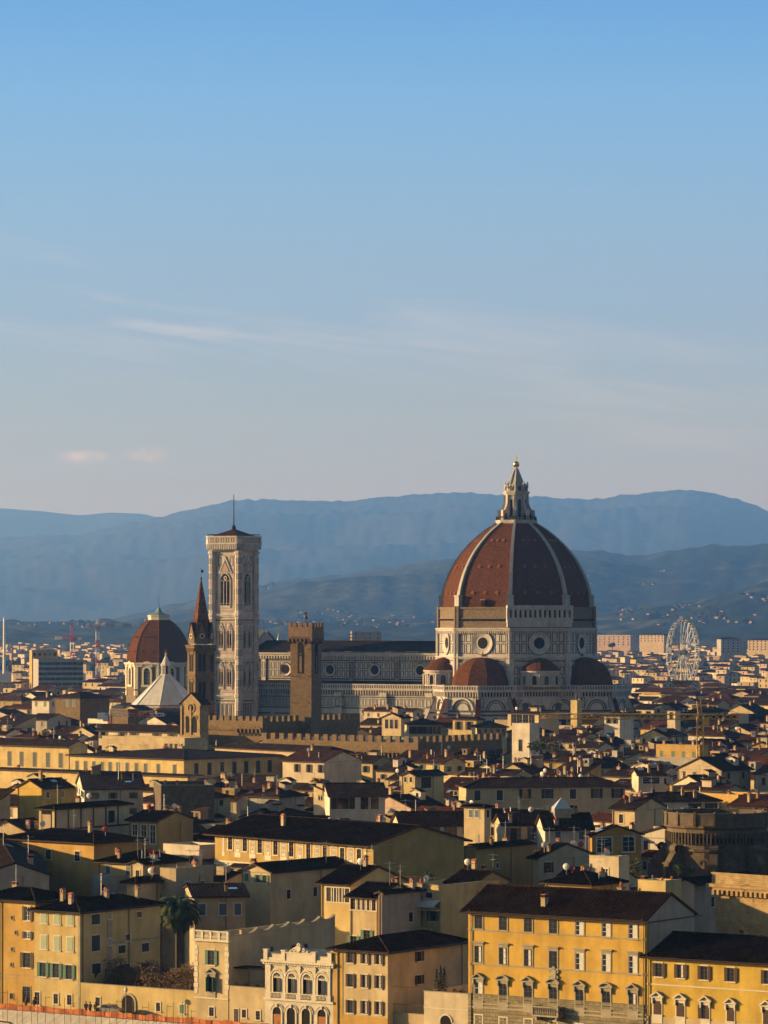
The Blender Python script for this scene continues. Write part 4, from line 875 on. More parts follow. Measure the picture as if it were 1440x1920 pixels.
def make_roof(o, kind, L, Rr, ze, pitch, ov, tile):
    b = MB(); th = .22; z = lambda d: ze-pitch*d
    x0, x1, y0, y1 = -L-ov, ov, -ov, Rr+ov
    def slab(P):
        if o.location.y < 660:                                # rows of round cover tiles
            p0, p1 = Vector(P[0]), Vector(P[1]); e = (p1-p0).normalized(); nn = (p1-p0).cross(Vector(P[2])-p0).normalized(); nn = nn if nn.z > 0 else -nn; up = nn.cross(e)
            if up.z < 0: up = -up
            Q = [((Vector(q)-p0).dot(e), (Vector(q)-p0).dot(up)) for q in P]; k = .2
            while k < (p1-p0).length:
                vm = 0
                for i in range(len(Q)):
                    (ua, va), (ub, vb) = Q[i], Q[(i+1) % len(Q)]
                    if (ua-k)*(ub-k) < 0: vm = max(vm, va+(vb-va)*(k-ua)/(ub-ua))
                if vm > .4:
                    a_, c_ = p0+e*k, p0+e*k+up*vm; f_ = lambda c, t: c+e*(.1*math.cos(t))+nn*(.1*math.sin(t)-.01)
                    for t in range(4): t0, t1 = math.pi*t/4, math.pi*(t+1)/4; b.poly([f_(a_, t0), f_(a_, t1), f_(c_, t1), f_(c_, t0)], 0)
                k += .40
        b.poly(P, 0); b.poly([(p[0], p[1], p[2]-th) for p in P][::-1], 1)
    def edge(p, q):
        b.poly([(p[0], p[1], p[2]-th), (q[0], q[1], q[2]-th), q, p], 1)
        v = Vector(q)-Vector(p); nn = int(v.length/.34)
        if ov and 2 < v.length and o.location.y < 720 and nn < 160:                          # tile ends along the eave
            e = v.normalized(); out = Vector((e.y, -e.x, 0))
            for k in range(nn): c = Vector(p)+e*(k+.5)*v.length/nn; b.tube(c-out*.05+Vector((0, 0, .03)), c+out*.07+Vector((0, 0, .01)), .10, 5, 0)
    zo = ze-pitch*ov
    if kind == 'gx':
        zr = ze+pitch*Rr/2; ym = Rr/2
        A = [(x0, y0, zo), (x1*.3, y0, zo), (x1*.3, ym, zr), (x0, ym, zr)]; Bq = [(x0, ym, zr), (x1*.3, ym, zr), (x1*.3, y1, zo), (x0, y1, zo)]
        slab(A); slab(Bq); edge(A[0], A[1]); edge(A[1], A[2]); edge(Bq[1], Bq[2]); edge(Bq[2], Bq[3]); edge(A[3], A[0]); edge(Bq[3], Bq[0]); b.tube((x0, ym, zr), (x1*.3, ym, zr), .16, 6, 0)
    elif kind == 'gy':
        zr = ze+pitch*L/2; xm = -L/2
        A = [(x1, y0*.6, zo), (x1, y1, zo), (xm, y1, zr), (xm, y0*.6, zr)]; Bq = [(xm, y0*.6, zr), (xm, y1, zr), (x0, y1, zo), (x0, y0*.6, zo)]
        slab(A); slab(Bq); edge(A[0], A[1]); edge(A[3], A[0]); edge(Bq[3], Bq[0]); edge(A[1], A[2]); edge(Bq[1], Bq[2]); edge(Bq[2], Bq[3]); b.tube((xm, y0*.6, zr), (xm, y1, zr), .16, 6, 0)
    elif kind == 'hip':
        h2 = min(L, Rr)/2; zr = ze+pitch*h2
        if L >= Rr: r0, r1 = (-L+h2, Rr/2, zr), (-h2, Rr/2, zr)
        else: r0, r1 = (-L/2, h2, zr), (-L/2, Rr-h2, zr)
        c = [(x0, y0, zo), (x1, y0, zo), (x1, y1, zo), (x0, y1, zo)]
        if L >= Rr: F = [[c[0], c[1], r1, r0], [c[1], c[2], r1], [c[2], c[3], r0, r1], [c[3], c[0], r0]]
        else: F = [[c[0], c[1], r0], [c[1], c[2], r1, r0], [c[2], c[3], r1], [c[3], c[0], r0, r1]]
        for P in F: slab(P); edge(P[0], P[1])
        for p, q in ((c[0], r0), (c[1], r1 if L >= Rr else r0), (c[2], r1), (c[3], r0 if L >= Rr else r1), (r0, r1)): b.tube(p, q, .15, 5, 0)
    elif kind == 'sl':
        P = [(x0, y0, zo), (x1, y0, zo), (x1, y1, ze+pitch*(Rr+ov)), (x0, y1, ze+pitch*(Rr+ov))]; slab(P); [edge(P[i], P[(i+1) % 4]) for i in range(4)]
    elif kind == 'sr':
        P = [(x1, y0, zo), (x1, y1, zo), (x0, y1, ze+pitch*(L+ov)), (x0, y0, ze+pitch*(L+ov))]; slab(P); [edge(P[i], P[(i+1) % 4]) for i in range(4)]
    else:
        b.box(-L+.25, -.25, .25, Rr-.25, ze-.5, ze-.35, 2)
        return b.build('terrace_floor', [tile, M['wood'], M['terra']], o)
    return b.build('roof', [tile, M['wood']], o)
def house(px, y, z, wl, wr, a=38, roof='hip', wall='cream', tile=0, pitch=.32, ov=.65, label=None, name='house', cat='house', win=None, chim=0, group=None, vis=45, seed=None, top=None, Y=None, small=None, base=0, band=None, mount=True):
    """px, y: the photo column and eave row of the near corner; z: eave height; wl, wr: photo widths of its two faces; a: degrees the first face looks to the left"""
    if a >= 60 and wl > wr:                                   # broad face turned a little to the east: in the shade
        px -= wl; wl, wr = wr, wl; a = 82; wl = 11*math.cos(R(a))*FPX/(Y or depth(y, z)); roof = {'gx': 'gy', 'gy': 'gx', 'sl': 'sr'}.get(roof, roof)
        win = [({'l': 'r', 'r': 'l'}[w[0]], [1-u for u in w[1]])+tuple(w[2:]) for w in win] if win else win
    if Y is None: Y = depth(y, z)
    else: z = CZ+(HY-y)*Y/FPX
    X = (px-720)*Y/FPX; ca, sa = math.cos(R(a)), math.sin(R(a))
    k = (px-wl-720)/FPX; L = (X-k*Y)/(ca+k*sa); k = (px+wr-720)/FPX; Rr = (k*Y-X)/(sa-k*ca)
    return house_m(X, Y, L, Rr, z, a, roof, wall, tile, pitch, ov, label, name, cat, win, chim, group, (px-wl, px+wr, y+vis), seed, small, base, band, mount)
def house_m(X, Y, L, Rr, z, a, roof, wall, tile, pitch, ov, label, name, cat, win, chim, group=None, vis=None, seed=None, small=None, base=0, band=None, mount=True):
    rnd = random.Random(seed if seed is not None else int(X*31+Y*17+z*7))
    o = empty(name, (X, Y, base), R(-a), label=label, cat=cat, group=group)
    H = dict(o=o, L=L, R=Rr, z=z-base, a=a, X=X, Y=Y, roof=roof)
    z -= base; H['z'] = z
    b = MB(); wm = M[wall] if wall in M else STU[wall]
    b.box(-L, 0, 0, Rr, 0, z, 0)
    if roof == 'gx':
        for x in (0, -L): b.poly([(x, 0, z), (x, Rr, z), (x, Rr/2, z+pitch*Rr/2)])
    elif roof == 'gy':
        for yy in (0, Rr): b.poly([(-L, yy, z), (0, yy, z), (-L/2, yy, z+pitch*L/2)])
    elif roof == 'sl':
        for x in (0, -L): b.poly([(x, 0, z), (x, Rr, z), (x, Rr, z+pitch*Rr)])
        b.poly([(-L, Rr, z), (0, Rr, z), (0, Rr, z+pitch*Rr), (-L, Rr, z+pitch*Rr)])
    elif roof == 'sr':
        for yy in (0, Rr): b.poly([(0, yy, z), (-L, yy, z), (-L, yy, z+pitch*L)])
        b.poly([(-L, 0, z), (-L, Rr, z), (-L, Rr, z+pitch*L), (-L, 0, z+pitch*L)])
    elif roof == 'flat':
        t = .3; ph = .9
        for q in ((-L, 0, 0, t), (-L, 0, Rr-t, Rr), (-L, -L+t, t, Rr-t), (-t, 0, t, Rr-t)): b.box(*q, z, z+ph, 0)
        b.box(-L-.06, .06, -.06, t+.04, z+ph, z+ph+.08, 1); b.box(-t-.04, .06, t+.04, Rr, z+ph, z+ph+.08, 1)
    if roof not in ('flat',): b.box(-L-.08, .08, -.08, Rr+.08, z-.42, z-.28, 1)
    for zb in (band or []): b.box(-L-.01, .07, -.07, Rr, zb, zb+.18, 1)
    w = H['wall'] = b.build('wall', [wm, M['trim']], o)
    rf = H['rf'] = make_roof(o, roof, L, Rr, z, pitch, ov, TIL[tile])
    fn = roof_fn(roof, L, Rr, z, pitch)
    for i in range(chim):
        x, yy = -rnd.uniform(.08, .92)*L, rnd.uniform(.1, .9)*Rr
        inst(rnd.choice(CHIM), rf, (x, yy, fn(x, yy)), rnd.choice((0, R(90))))
    if group:
        for face in ('l', 'r'):                                # lower additions against the house
            if rnd.random() < .45: continue
            ln = L if face == 'l' else Rr; w_ = rnd.uniform(.35, .75)*ln; u0 = rnd.uniform(0, 1)*(ln-w_); d_ = rnd.uniform(2.2, 4.5); zw = z-rnd.uniform(1.6, 4.5); k_ = rnd.choice((0, 0, 1))
            if zw < 4: continue
            b = MB(); b.M = Matrix.Translation((-u0, 0, 0)) if face == 'l' else Matrix.Rotation(R(90), 4, 'Z') @ Matrix.Translation((u0+w_, 0, 0))
            b.box(-w_, 0, -d_, .05, 0, zw, 0)
            if k_ == 0:
                for x in (-w_, 0): b.poly([(x, -d_, zw), (x, 0, zw), (x, 0, zw+.28*d_)], 0)
                P = [(-w_-.3, -d_-.4, zw-.05), (.3, -d_-.4, zw-.05), (.3, .02, zw+.3*d_), (-w_-.3, .02, zw+.3*d_)]; b.poly(P, 1); b.poly([(p[0], p[1], p[2]-.16) for p in P], 3); b.poly([P[0], P[1], (P[1][0], P[1][1], P[1][2]-.16), (P[0][0], P[0][1], P[0][2]-.16)], 3)
            else:
                b.box(-w_-.05, .05, -d_-.05, -d_+.15, zw, zw+.9, 0); b.box(-w_-.05, -w_+.15, -d_+.15, 0, zw, zw+.9, 0); b.box(-.15, .05, -d_+.15, 0, zw, zw+.9, 0)
            for i in range(max(1, int(w_/2.6))):
                if rnd.random() < .7: x = -(i+.5)*w_/max(1, int(w_/2.6)); b.box(x-.42, x+.42, -d_-.03, -d_+.02, zw-2.2, zw-.8, 2); b.box(x-.5, x+.5, -d_-.1, -d_+.02, zw-2.3, zw-2.2, 3)
            b.build('wing', [STU[rnd.choice(('cream', 'white', 'beige', 'sand', 'grey', 'pink', 'ochre', 'brown'))], TIL[rnd.choice((0, 1, 2, 3, 4))], M['glass'], M['trim']], o)
    if mount and (name == 'house') and roof != 'flat' and (Y > 620 or group) and label:
        for i in range(rnd.choice((0, 0, 1, 1, 2)) if group else rnd.choice((0, 0, 1))):
            x, yy = -rnd.uniform(.2, .8)*L, rnd.uniform(.25, .8)*Rr; q = inst(rnd.choice(ANNEX), rf, (x, yy, fn(x, yy)-.2), rnd.choice((0, 0, R(90)))); sc_ = rnd.uniform(.75, 1.05); q.scale = (sc_, sc_, sc_*.95)
    if mount and chim:
        for pr, p in ((ANT, .5), (ANT, .25), (DISH[0], .35), (DISH[1], .15), (VENT, .5), (SKYL, .35)):
            if rnd.random() < p:
                x, yy = -rnd.uniform(.1, .9)*L, rnd.uniform(.1, .9)*Rr
                q = inst(pr, rf, (x, yy, fn(x, yy)), R(a+rnd.uniform(-40, 40)))
                if pr is SKYL:
                    if roof in ('flat', 'hip'): bpy.data.objects.remove(q)
                    else: q.rotation_euler = {'gx': (math.atan(pitch)*(1 if yy < Rr/2 else -1), 0, 0), 'gy': (0, math.atan(pitch)*(1 if x > -L/2 else -1)*1, 0), 'sl': (math.atan(pitch), 0, 0), 'sr': (0, math.atan(pitch), 0)}[roof]
    if Y < 900 and name == 'house' and roof != 'sr':
        b = MB(); b.tube((-L+.25, -.1, 0), (-L+.25, -.1, z-.3), .07, 5, 0)
        if Rr > 5: b.tube((.1, Rr*.62, 0), (.1, Rr*.62, z-.3), .07, 5, 0)
        b.build('downpipe', M['pipe'], o)
    ca, sa = math.cos(R(a)), math.sin(R(a))
    FOOT.append([(X+dx*ca+dy*sa, Y-dx*sa+dy*ca) for dx, dy in ((0, 0), (-L, 0), (-L, Rr), (0, Rr))])
    if vis: VIS.append((vis[0], vis[1], vis[2], Y+.8*L*math.sin(R(a)))); VTOP.append(HY+(CZ-(z+base))*FPX/Y)
    if win == 'auto' or win is None: auto_win(H, rnd, small if small is not None else Y > 700)
    elif win: 
        for spec in win: win_row(H, *spec)
    return H
def win_row(H, face, us, zb, w, h, style, sh):
    """row of windows; us in fractions along the face (0 = near corner); zb metres below the eave"""
    ln = H['L'] if face == 'l' else H['R']
    for i, u in enumerate(us):
        s = sh[i % len(sh)] if isinstance(sh, (list, tuple)) else sh
        st = style[i % len(style)] if isinstance(style, (list, tuple)) else style
        put_win(H, small_win(w, h, s) if st == 'small' else win_mesh(w, h, st, s), face, u*ln, H['z']-zb-h)
def auto_win(H, rnd, small):
    sh = rnd.choice(('go', 'gc', 'bo', 'bc', 'do', 'dc', 'n', 'w', 'uc', 'n'))
    for face in 'lr':
        ln = H['L'] if face == 'l' else H['R']
        n = int(ln/rnd.uniform(2.9, 4.4))
        if n < 1 or (face == 'r' and rnd.random() < .18): continue
        n = min(n, 7); rows = 1 if H['Y'] > 900 or H['z'] < 9 else 2; zb = rnd.uniform(.7, 1.1)
        w = rnd.choice((.9, 1.0, 1.1)); h = rnd.choice((1.2, 1.5, 1.7))
        for r in range(rows):
            for i in range(n):
                if rnd.random() < .15: continue
                u = (i+.5)/n*ln+rnd.uniform(-.2, .2); zz = H['z']-zb-h-r*3.3
                if zz < 1: continue
                if small: put_win(H, small_win(w, h, sh), face, u, zz)
                else: put_win(H, win_mesh(w, h, 'plain', {'n': 'n', 'w': 'w'}.get(sh, 'n'+sh)), face, u, zz)
# ------------------------------------------------------------------ the row of buildings along the river street
AF = 34.0
def FL(px): return 477.2/(1+.674*(px-720)/FPX)
def upx(H, face, px):
    k = (px-720)/FPX; ca, sa = math.cos(R(H['a'])), math.sin(R(H['a']))
    return (H['X']-k*H['Y'])/(ca+k*sa) if face == 'l' else (k*H['Y']-H['X'])/(sa-k*ca)
def wpx(H, face, rows, style='plain', sh='n', fixed=None):
    """windows placed by their photo rectangles (centre column, top row, bottom row, width)"""
    sa, ca = math.sin(R(H['a'])), math.cos(R(H['a'])); out = []
    for i, (px, y0, y1, w) in enumerate(rows):
        u = upx(H, face, px); Y = H['Y']+u*(sa if face == 'l' else ca); m = Y/FPX
        hw = round(w*m/(ca if face == 'l' else sa), 1); hh = round((y1-y0)*m, 1); z = CZ+(HY-y1)*m-H['o'].location.z
        s = sh[i % len(sh)] if isinstance(sh, (list, tuple)) else sh; st = style[i % len(style)] if isinstance(style, (list, tuple)) else style
        out.append(put_win(H, small_win(max(hw, .5), hh, s) if st == 'small' else win_mesh(max(hw, .4), hh, st, s), face, u, z))
    return out
def zpx(H, face, px, y):
    u = upx(H, face, px); Y = H['Y']+u*(math.sin(R(H['a'])) if face == 'l' else math.cos(R(H['a']))); return CZ+(HY-y)*Y/FPX
def row(pxs, t0, t1, b0, b1, w, p0=None, p1=None):
    p0 = pxs[0] if p0 is None else p0; p1 = pxs[-1] if p1 is None else p1
    return [(p, t0+(t1-t0)*(p-p0)/(p1-p0), b0+(b1-b0)*(p-p0)/(p1-p0), w) for p in pxs]
def downpipe(H, u, z0=0, dz=0, face='l'):
    b = MB(); b.M = Matrix.Identity(4) if face == 'l' else Matrix.Rotation(R(90), 4, 'Z')
    x = -u if face == 'l' else u
    b.tube((x, -.14, z0), (x, -.14, H['z']-.5), .07, 6, 0); b.tube((x, -.14, H['z']-.5), (x, -.6, H['z']-.1), .07, 6, 0); b.build('downpipe', M['pipe'], H['o'])
def gutter(H, ov=.65, pitch=.32):
    b = MB(); z = H['z']-pitch*ov-.02
    b.tube((-H['L']-ov, -ov-.06, z), (ov, -ov-.06, z), .09, 6, 0); b.tube((ov+.06, -ov, z), (ov+.06, H['R']+ov, z), .09, 6, 0); b.build('gutter', M['gutter'], H['o'])
def front(px, y, wl, wr, **k): return house(px, y, 0, wl, wr, a=AF, Y=FL(px), win=[], vis=200, **k)

# long yellow palazzo
H = front(1212, 1722, 334, 88, roof='gx', wall='palazzo', tile=0, pitch=.46, ov=.85, name='palazzo', cat='palazzo', chim=2, mount=False, seed=3,
          label='golden yellow four storey palazzo with pedimented windows and a small stone balcony')
P7 = H; C7 = [897.5, 943.5, 990.5, 1037.5, 1087, 1137, 1187]
wpx(H, 'l', row(C7, 1716, 1733, 1741, 1760, 14.5), 'lintel', ['n', 'n', 'n', 'n', 'c', 'c', 'c'])
wpx(H, 'l', row(C7, 1774, 1792, 1805, 1826, 14.5), 'lintel', ['e', 'e', 'e', 'n', 'c', 'c', 'c'])
wpx(H, 'l', row(C7, 1841, 1862, 1876, 1896, 14.5), ['tri', 'seg'], ['c', 'n', 'n', 'n', 'n', 'n', 'e'])
wpx(H, 'l', row(C7, 1903, 1930, 1925, 1954, 13), 'plain', ['e', 'w', 'w', 'n', 'n', 'n', 'n'])
b = MB(); L = H['L']
for px, y in ((897, 1743.5), (897, 1807.5), (897, 1881)): z = zpx(H, 'l', px, y); b.box(-L-.02, .04, -.11, .03, z-.09, z+.09, 0)
zb = zpx(H, 'l', 878, 1886); b.box(-L-.02, .06, -.13, .03, zb-.2, zb+.06, 0)
for k in range(12): b.box(-L-.02+(k % 2)*.02, .03, -.06, .02, k*.52, k*.52+.46, 1)
H['sk'] = b.build('string_course', [M['trim'], masonry('rusticated_stone', (.26, .225, .15), (.22, .19, .125), (.10, .09, .07), .9, .47)], H['o'])
b = MB(); b.box(-L, .0, -.75, .05, H['z']-.36, H['z']-.24, 0)
for i in range(int(L/.55)): x = -L+(i+.5)*.55; b.box(x-.09, x+.09, -.78, -.0, H['z']-.5, H['z']-.36, 0)
b.build('eave_bracket', M['wood'], H['o'])
b = MB(); Rr = H['R']; z = H['z']; b.poly([(.1, .5, 9.4), (.1, Rr, 9.4), (.1, Rr, z), (.1, Rr/2, z+.46*Rr/2-.25), (.1, .5, z+.1)]); b.poly([(.1, .5, 9.4), (.1, .5, z+.1), (.02, .5, z+.1), (.02, .5, 9.4)]); b.build('gable_end', STU['pink'], H['o'])
ub = upx(H, 'l', 1031); zb = zpx(H, 'l', 1031, 1902); b = MB()
b.box(-ub-2.0, -ub+2.0, -1.3, .02, zb-.22, zb, 0); b.box(-ub-2.0, -ub+2.0, -1.28, -1.06, zb+.95, zb+1.1, 0)
for i in range(14): b.lathe([(.06, zb), (.11, zb+.25), (.05, zb+.6), (.09, zb+.95)], 6, 0, 0, (-ub-1.75+i*.27, -1.17))
for s in (-1, 1): b.box(-ub+s*1.9-.12, -ub+s*1.9+.12, -1.3, .0, zb, zb+1.1, 0); b.box(-ub+s*1.5-.12, -ub+s*1.5+.12, -1.0, .02, zb-.75, zb-.22, 0)
b.build('balcony', M['trim'], H['o'])
uc = upx(H, 'l', 1039); zc = zpx(H, 'l', 1039, 1826); b = MB()
b.prism([(-uc-.35, zc-.5), (-uc, zc-.8), (-uc+.35, zc-.5), (-uc+.4, zc+.5), (-uc-.4, zc+.5)], -.25, .02, 0)
for s in (-1, 1): b.ring(-uc+s*.5, zc+.35, .1, .26, -.2, .0, 0, 8); b.ring(-uc+s*.5, zc-.4, .08, .22, -.2, .0, 0, 8)
b.ring(-uc, zc+.75, .08, .26, -.22, 0, 0, 8); b.build('coat_of_arms', M['trim'], H['o'])
for u in (.35, L-.5): downpipe(H, u)
gutter(H, .85, .46)
# ochre house to its east
H = house(1500, 1806, 0, 287, 90, a=AF, Y=FL(1500), win=[], vis=200, roof='gx', wall='yellow', tile=1, pitch=.36, ov=.8, chim=1, mount=False, seed=5, name='townhouse',
          label='deep yellow house with brown shutters and pale pediments beside the golden palazzo')
C8_ = [1236, 1277, 1321, 1371, 1440]
wpx(H, 'l', row(C8_, 1806, 1819, 1831, 1845, 11.5), 'pplain', ['nbo', 'ebo', 'nbo', 'nbo', 'nbo'])
wpx(H, 'l', row([1233, 1276, 1323, 1370, 1438], 1877, 1894, 1902, 1921, 13), 'ptri', ['nbc', 'nbc', 'ebh', 'nbc', 'nbc'])
b = MB(); L = H['L']; z = zpx(H, 'l', 1220, 1845); b.box(-L, .04, -.07, .03, z-.08, z+.08, 0); z = zpx(H, 'l', 1220, 1905); b.box(-L, .05, -.05, .02, 0, z, 1); b.build('string_course', [M['ptrim'], STU['sand']], H['o'])
downpipe(H, L-.3); gutter(H, .8, .36)
# pale yellow house with green shutters at the western corner
H = front(150, 1708, 86, 150, roof='hip', wall='pale_yellow', tile=0, pitch=.30, ov=.7, chim=4, seed=8, name='townhouse', label='pale yellow corner house with green shutters and a shaded garden side')
wpx(H, 'l', [(82.5, 1712, 1731, 12.5), (107, 1714, 1733, 12.5), (131.5, 1715, 1735, 12.5)], 'plain', 'npc')
wpx(H, 'l', [(82.5, 1754, 1779, 12.5), (107, 1756, 1782, 12.5), (131.5, 1757, 1784, 12.5)], 'plain', 'npc')
wpx(H, 'l', [(81, 1805, 1831, 10.5), (105.5, 1807, 1833, 10.5), (130, 1809, 1836, 10.5)], 'plain', 'ngo')
wpx(H, 'l', [(70, 1860, 1884, 10), (105, 1864, 1882, 8.5), (130.5, 1865, 1884, 8.5)], 'plain', 'n')
wpx(H, 'r', [(179, 1715, 1733, 13), (179, 1754, 1783, 13), (228, 1772, 1787, 12), (272, 1769, 1784, 12), (180, 1807, 1825, 14), (232, 1808, 1825, 20), (272, 1805, 1825, 14)], 'plain', 'ndc')
wpx(H, 'r', [(205.5, 1712, 1723, 6), (205.5, 1760, 1772, 6), (260.5, 1709, 1720, 9), (239, 1752, 1764, 8)], 'plain', 'n')
b = MB(); b.M = Matrix.Rotation(R(90), 4, 'Z'); u = upx(H, 'r', 205.5); zq = zpx(H, 'r', 250, 1763); b.box(u-.55, u+.55, -.06, .02, 0, H['z']-.45, 0); b.box(u+.55, H['R'], -.1, .02, zq-.15, zq+.15, 0); b.build('wall_band', M['trim'], H['o'])
downpipe(H, .5, face='r'); downpipe(H, 11, face='r'); gutter(H, .7, .30)
b = MB(); z = zpx(H, 'l', 150, 1838); b.box(-H['L'], .05, -.06, .02, z-.1, z+.05, 0); b.box(-.35, .03, -.03, .03, 0, H['z']-.5, 0); b.build('corner_stone', M['trim'], H['o'])
# yellow house at the western edge
H = house(66, 1687, 0, 110, 70, a=AF, Y=FL(66)+.4, win=[], vis=200, roof='hip', wall='ochre', tile=1, pitch=.30, ov=.75, chim=1, seed=2, name='townhouse', label='mustard yellow house with brown shutters at the western end of the river row')
wpx(H, 'l', [(52, 1700, 1726, 9.5), (52, 1747, 1760, 9.5), (51, 1786, 1814, 13)], 'plain', ['wbo', 'wbo', 'nbo'])
wpx(H, 'l', [(23, 1718, 1724, 4), (30, 1745, 1752, 4), (23, 1777, 1783, 4), (22, 1806, 1812, 4), (22, 1863, 1873, 6), (50, 1850, 1880, 15)], 'tiny', 'n')
b = MB(); z = zpx(H, 'l', 60, 1830); b.box(-H['L'], 0, -.06, .02, z-.06, z+.06, 0); z = zpx(H, 'l', 60, 1837); b.box(-H['L'], 0, -.05, .02, z-.05, z+.05, 0); b.build('string_course', M['trim'], H['o']); downpipe(H, upx(H, 'l', 2)); gutter(H, .75, .3)
# garden wall
H = house(366, 1871, 0, 217, 130, a=AF, Y=FL(366), win=[], vis=60, roof='flat', wall='pale_yellow', name='garden_wall', cat='wall', label='long low yellow garden wall with an arched gateway and small barred windows')
H['gz'] = H['z']; GW = H
wpx(H, 'l', [(184, 1870, 1886, 8), (297, 1880, 1896, 8), (341, 1884, 1900, 8)], 'plain', ['n', 'n', 'ngc'])
u = upx(H, 'l', 241); z0, z1 = 0, zpx(H, 'l', 241, 1878); b = MB()
b.arch(-u, 2.2, .1, z1-.2, -.05, .02, 1); b.ring(-u, z1-.2, 1.1, 1.4, -.12, .02, 0, 14, 0, math.pi); b.box(-u-1.4, -u-1.1, -.12, .02, 0, z1-.2, 0); b.box(-u+1.1, -u+1.4, -.12, .02, 0, z1-.2, 0)
for i in range(9): b.box(-u-1.0+i*.25-.02, -u-1.0+i*.25+.02, -.08, -.05, .1, z1+.6, 2)
b.build('arched_gate', [M['trim'], M['void'], M['gutter']], H['o'])
# little villa with a roof balustrade, its long shaded flank with a wavy parapet
H = front(428, 1768, 63, 200, roof='flat', wall='cream', name='villa', cat='villa', label='cream villa with rooftop balustrade, green shutters and a wavy parapet along its flank', seed=4)
wpx(H, 'l', [(396.5, 1781, 1809, 11)], 'plain', 'ngo'); wpx(H, 'l', [(397, 1832, 1859, 12)], 'tri', 'ngs'); wpx(H, 'l', [(397, 1888, 1905, 9)], 'plain', 'n')
wpx(H, 'r', [(508, 1776, 1783, 7), (550, 1772, 1779, 7), (573, 1770, 1778, 6)], 'tiny', 'n')
b = MB(); L, Rr, z = H['L'], H['R'], H['z']
b.box(-L-.3, .3, -.35, .3, z+.05, z+.3, 0); b.box(-L-.15, .15, -.2, .1, z+.3, z+.4, 0)
for k in range(5): x = -L+k*L/4; b.box(x-.16, x+.16, -.22, .12, z+.3, z+1.55, 0)
b.box(-L-.1, .1, -.2, .1, z+1.4, z+1.55, 0)
for k in range(26):
    x = -L+.3+k*(L-.6)/25
    b.lathe([(.07, z+.4), (.14, z+.65), (.07, z+1.1), (.12, z+1.4)], 6, 0, 0, (x, -.05))
b.build('balustrade', M['ptrim'], H['o'])
b = MB(); zz = 0
for k in range(9):                                                         # quoins
    for x in (-L+.25, -.25): w = .28+.1*(k % 2); b.box(x-w, x+w, -.06, .02, 3.6+k*.75, 3.6+k*.75+.6, 0)
b.box(-L-.05, .05, -.12, .02, zpx(H, 'l', 400, 1872)-.1, zpx(H, 'l', 400, 1872)+.1, 0); b.build('quoin', M['ptrim'], H['o'])
b = MB(); b.M = Matrix.Rotation(R(90), 4, 'Z'); n = 6
for k in range(n):
    y0 = 3+k*(Rr-3)/n; w = (Rr-3)/n; P = [(y0, z+.5)]+[(y0+w*i/10, z+.95+.6*(abs(i/5-1)**2)+.12*k) for i in range(11)]+[(y0+w, z+.5)]
    b.prism(P, -.02, .32, 0)
    for i in range(10): (xa, za), (xb, zb) = P[1+i], P[2+i]; b.poly([(xa, -.1, za+.06), (xb, -.1, zb+.06), (xb, .4, zb+.06), (xa, .4, za+.06)], 1); b.poly([(xa, -.1, za-.06), (xb, -.1, zb-.06), (xb, -.1, zb+.06), (xa, -.1, za+.06)], 1)
b.build('wavy_parapet', [STU['cream'], M['trim']], H['o'])
# low terrace house between the villa and the white palace
H = front(497, 1866, 67, 75, roof='flat', wall='cream', name='garden_pavilion', cat='building', label='low cream terrace building with potted plants, between villa and white arcaded palace')
wpx(H, 'l', [(443, 1892, 1922, 8), (458, 1893, 1908, 8), (484, 1895, 1912, 8)], 'plain', ['nbc', 'n', 'n'])
b = MB(); zt = H['z']+.9
b.box(-7, -.5, 1.2, 4.2, zt+2.3, zt+2.5, 1)
for x in (-6.9, -3.7, -.6): b.box(x-.07, x+.07, 1.25, 1.4, H['z'], zt+2.3, 0)
b.build('pergola', [M['gutter'], TIL[1]], H['o']); TERR = H
# white arcaded palace
H = front(625, 1808, 128, 70, roof='flat', wall='white', name='arcaded_palace', cat='palace', label='small ornate white palace with arched windows and a carved crest above its cornice')
AP = H; L, z = H['L'], H['z']; b = MB()
b.box(-L-.35, .35, -.55, .05, z-.2, z+.1, 0); b.box(-L-.2, .2, -.35, .05, z-.5, z-.2, 0)
for k in range(int(L/.4)): b.box(-L+k*.4, -L+k*.4+.18, -.45, .02, z-.38, z-.2, 0)
zf = zpx(H, 'l', 560, 1876); b.box(-L-.1, .1, -.25, .02, zf-.15, zf+.15, 0)
zb_ = zpx(H, 'l', 560, 1870)
for px in (505, 533, 561, 589.5, 617):
    u = upx(H, 'l', px); b.box(-u-.28, -u+.28, -.16, .02, zf+.15, z-.5, 0); b.box(-u-.36, -u+.36, -.22, .02, z-1.0, z-.7, 0); b.box(-u-.4, -u+.4, -.26, .02, zf+.15, zf+.95, 0)
b.build('cornice', M['ptrim'], H['o'])
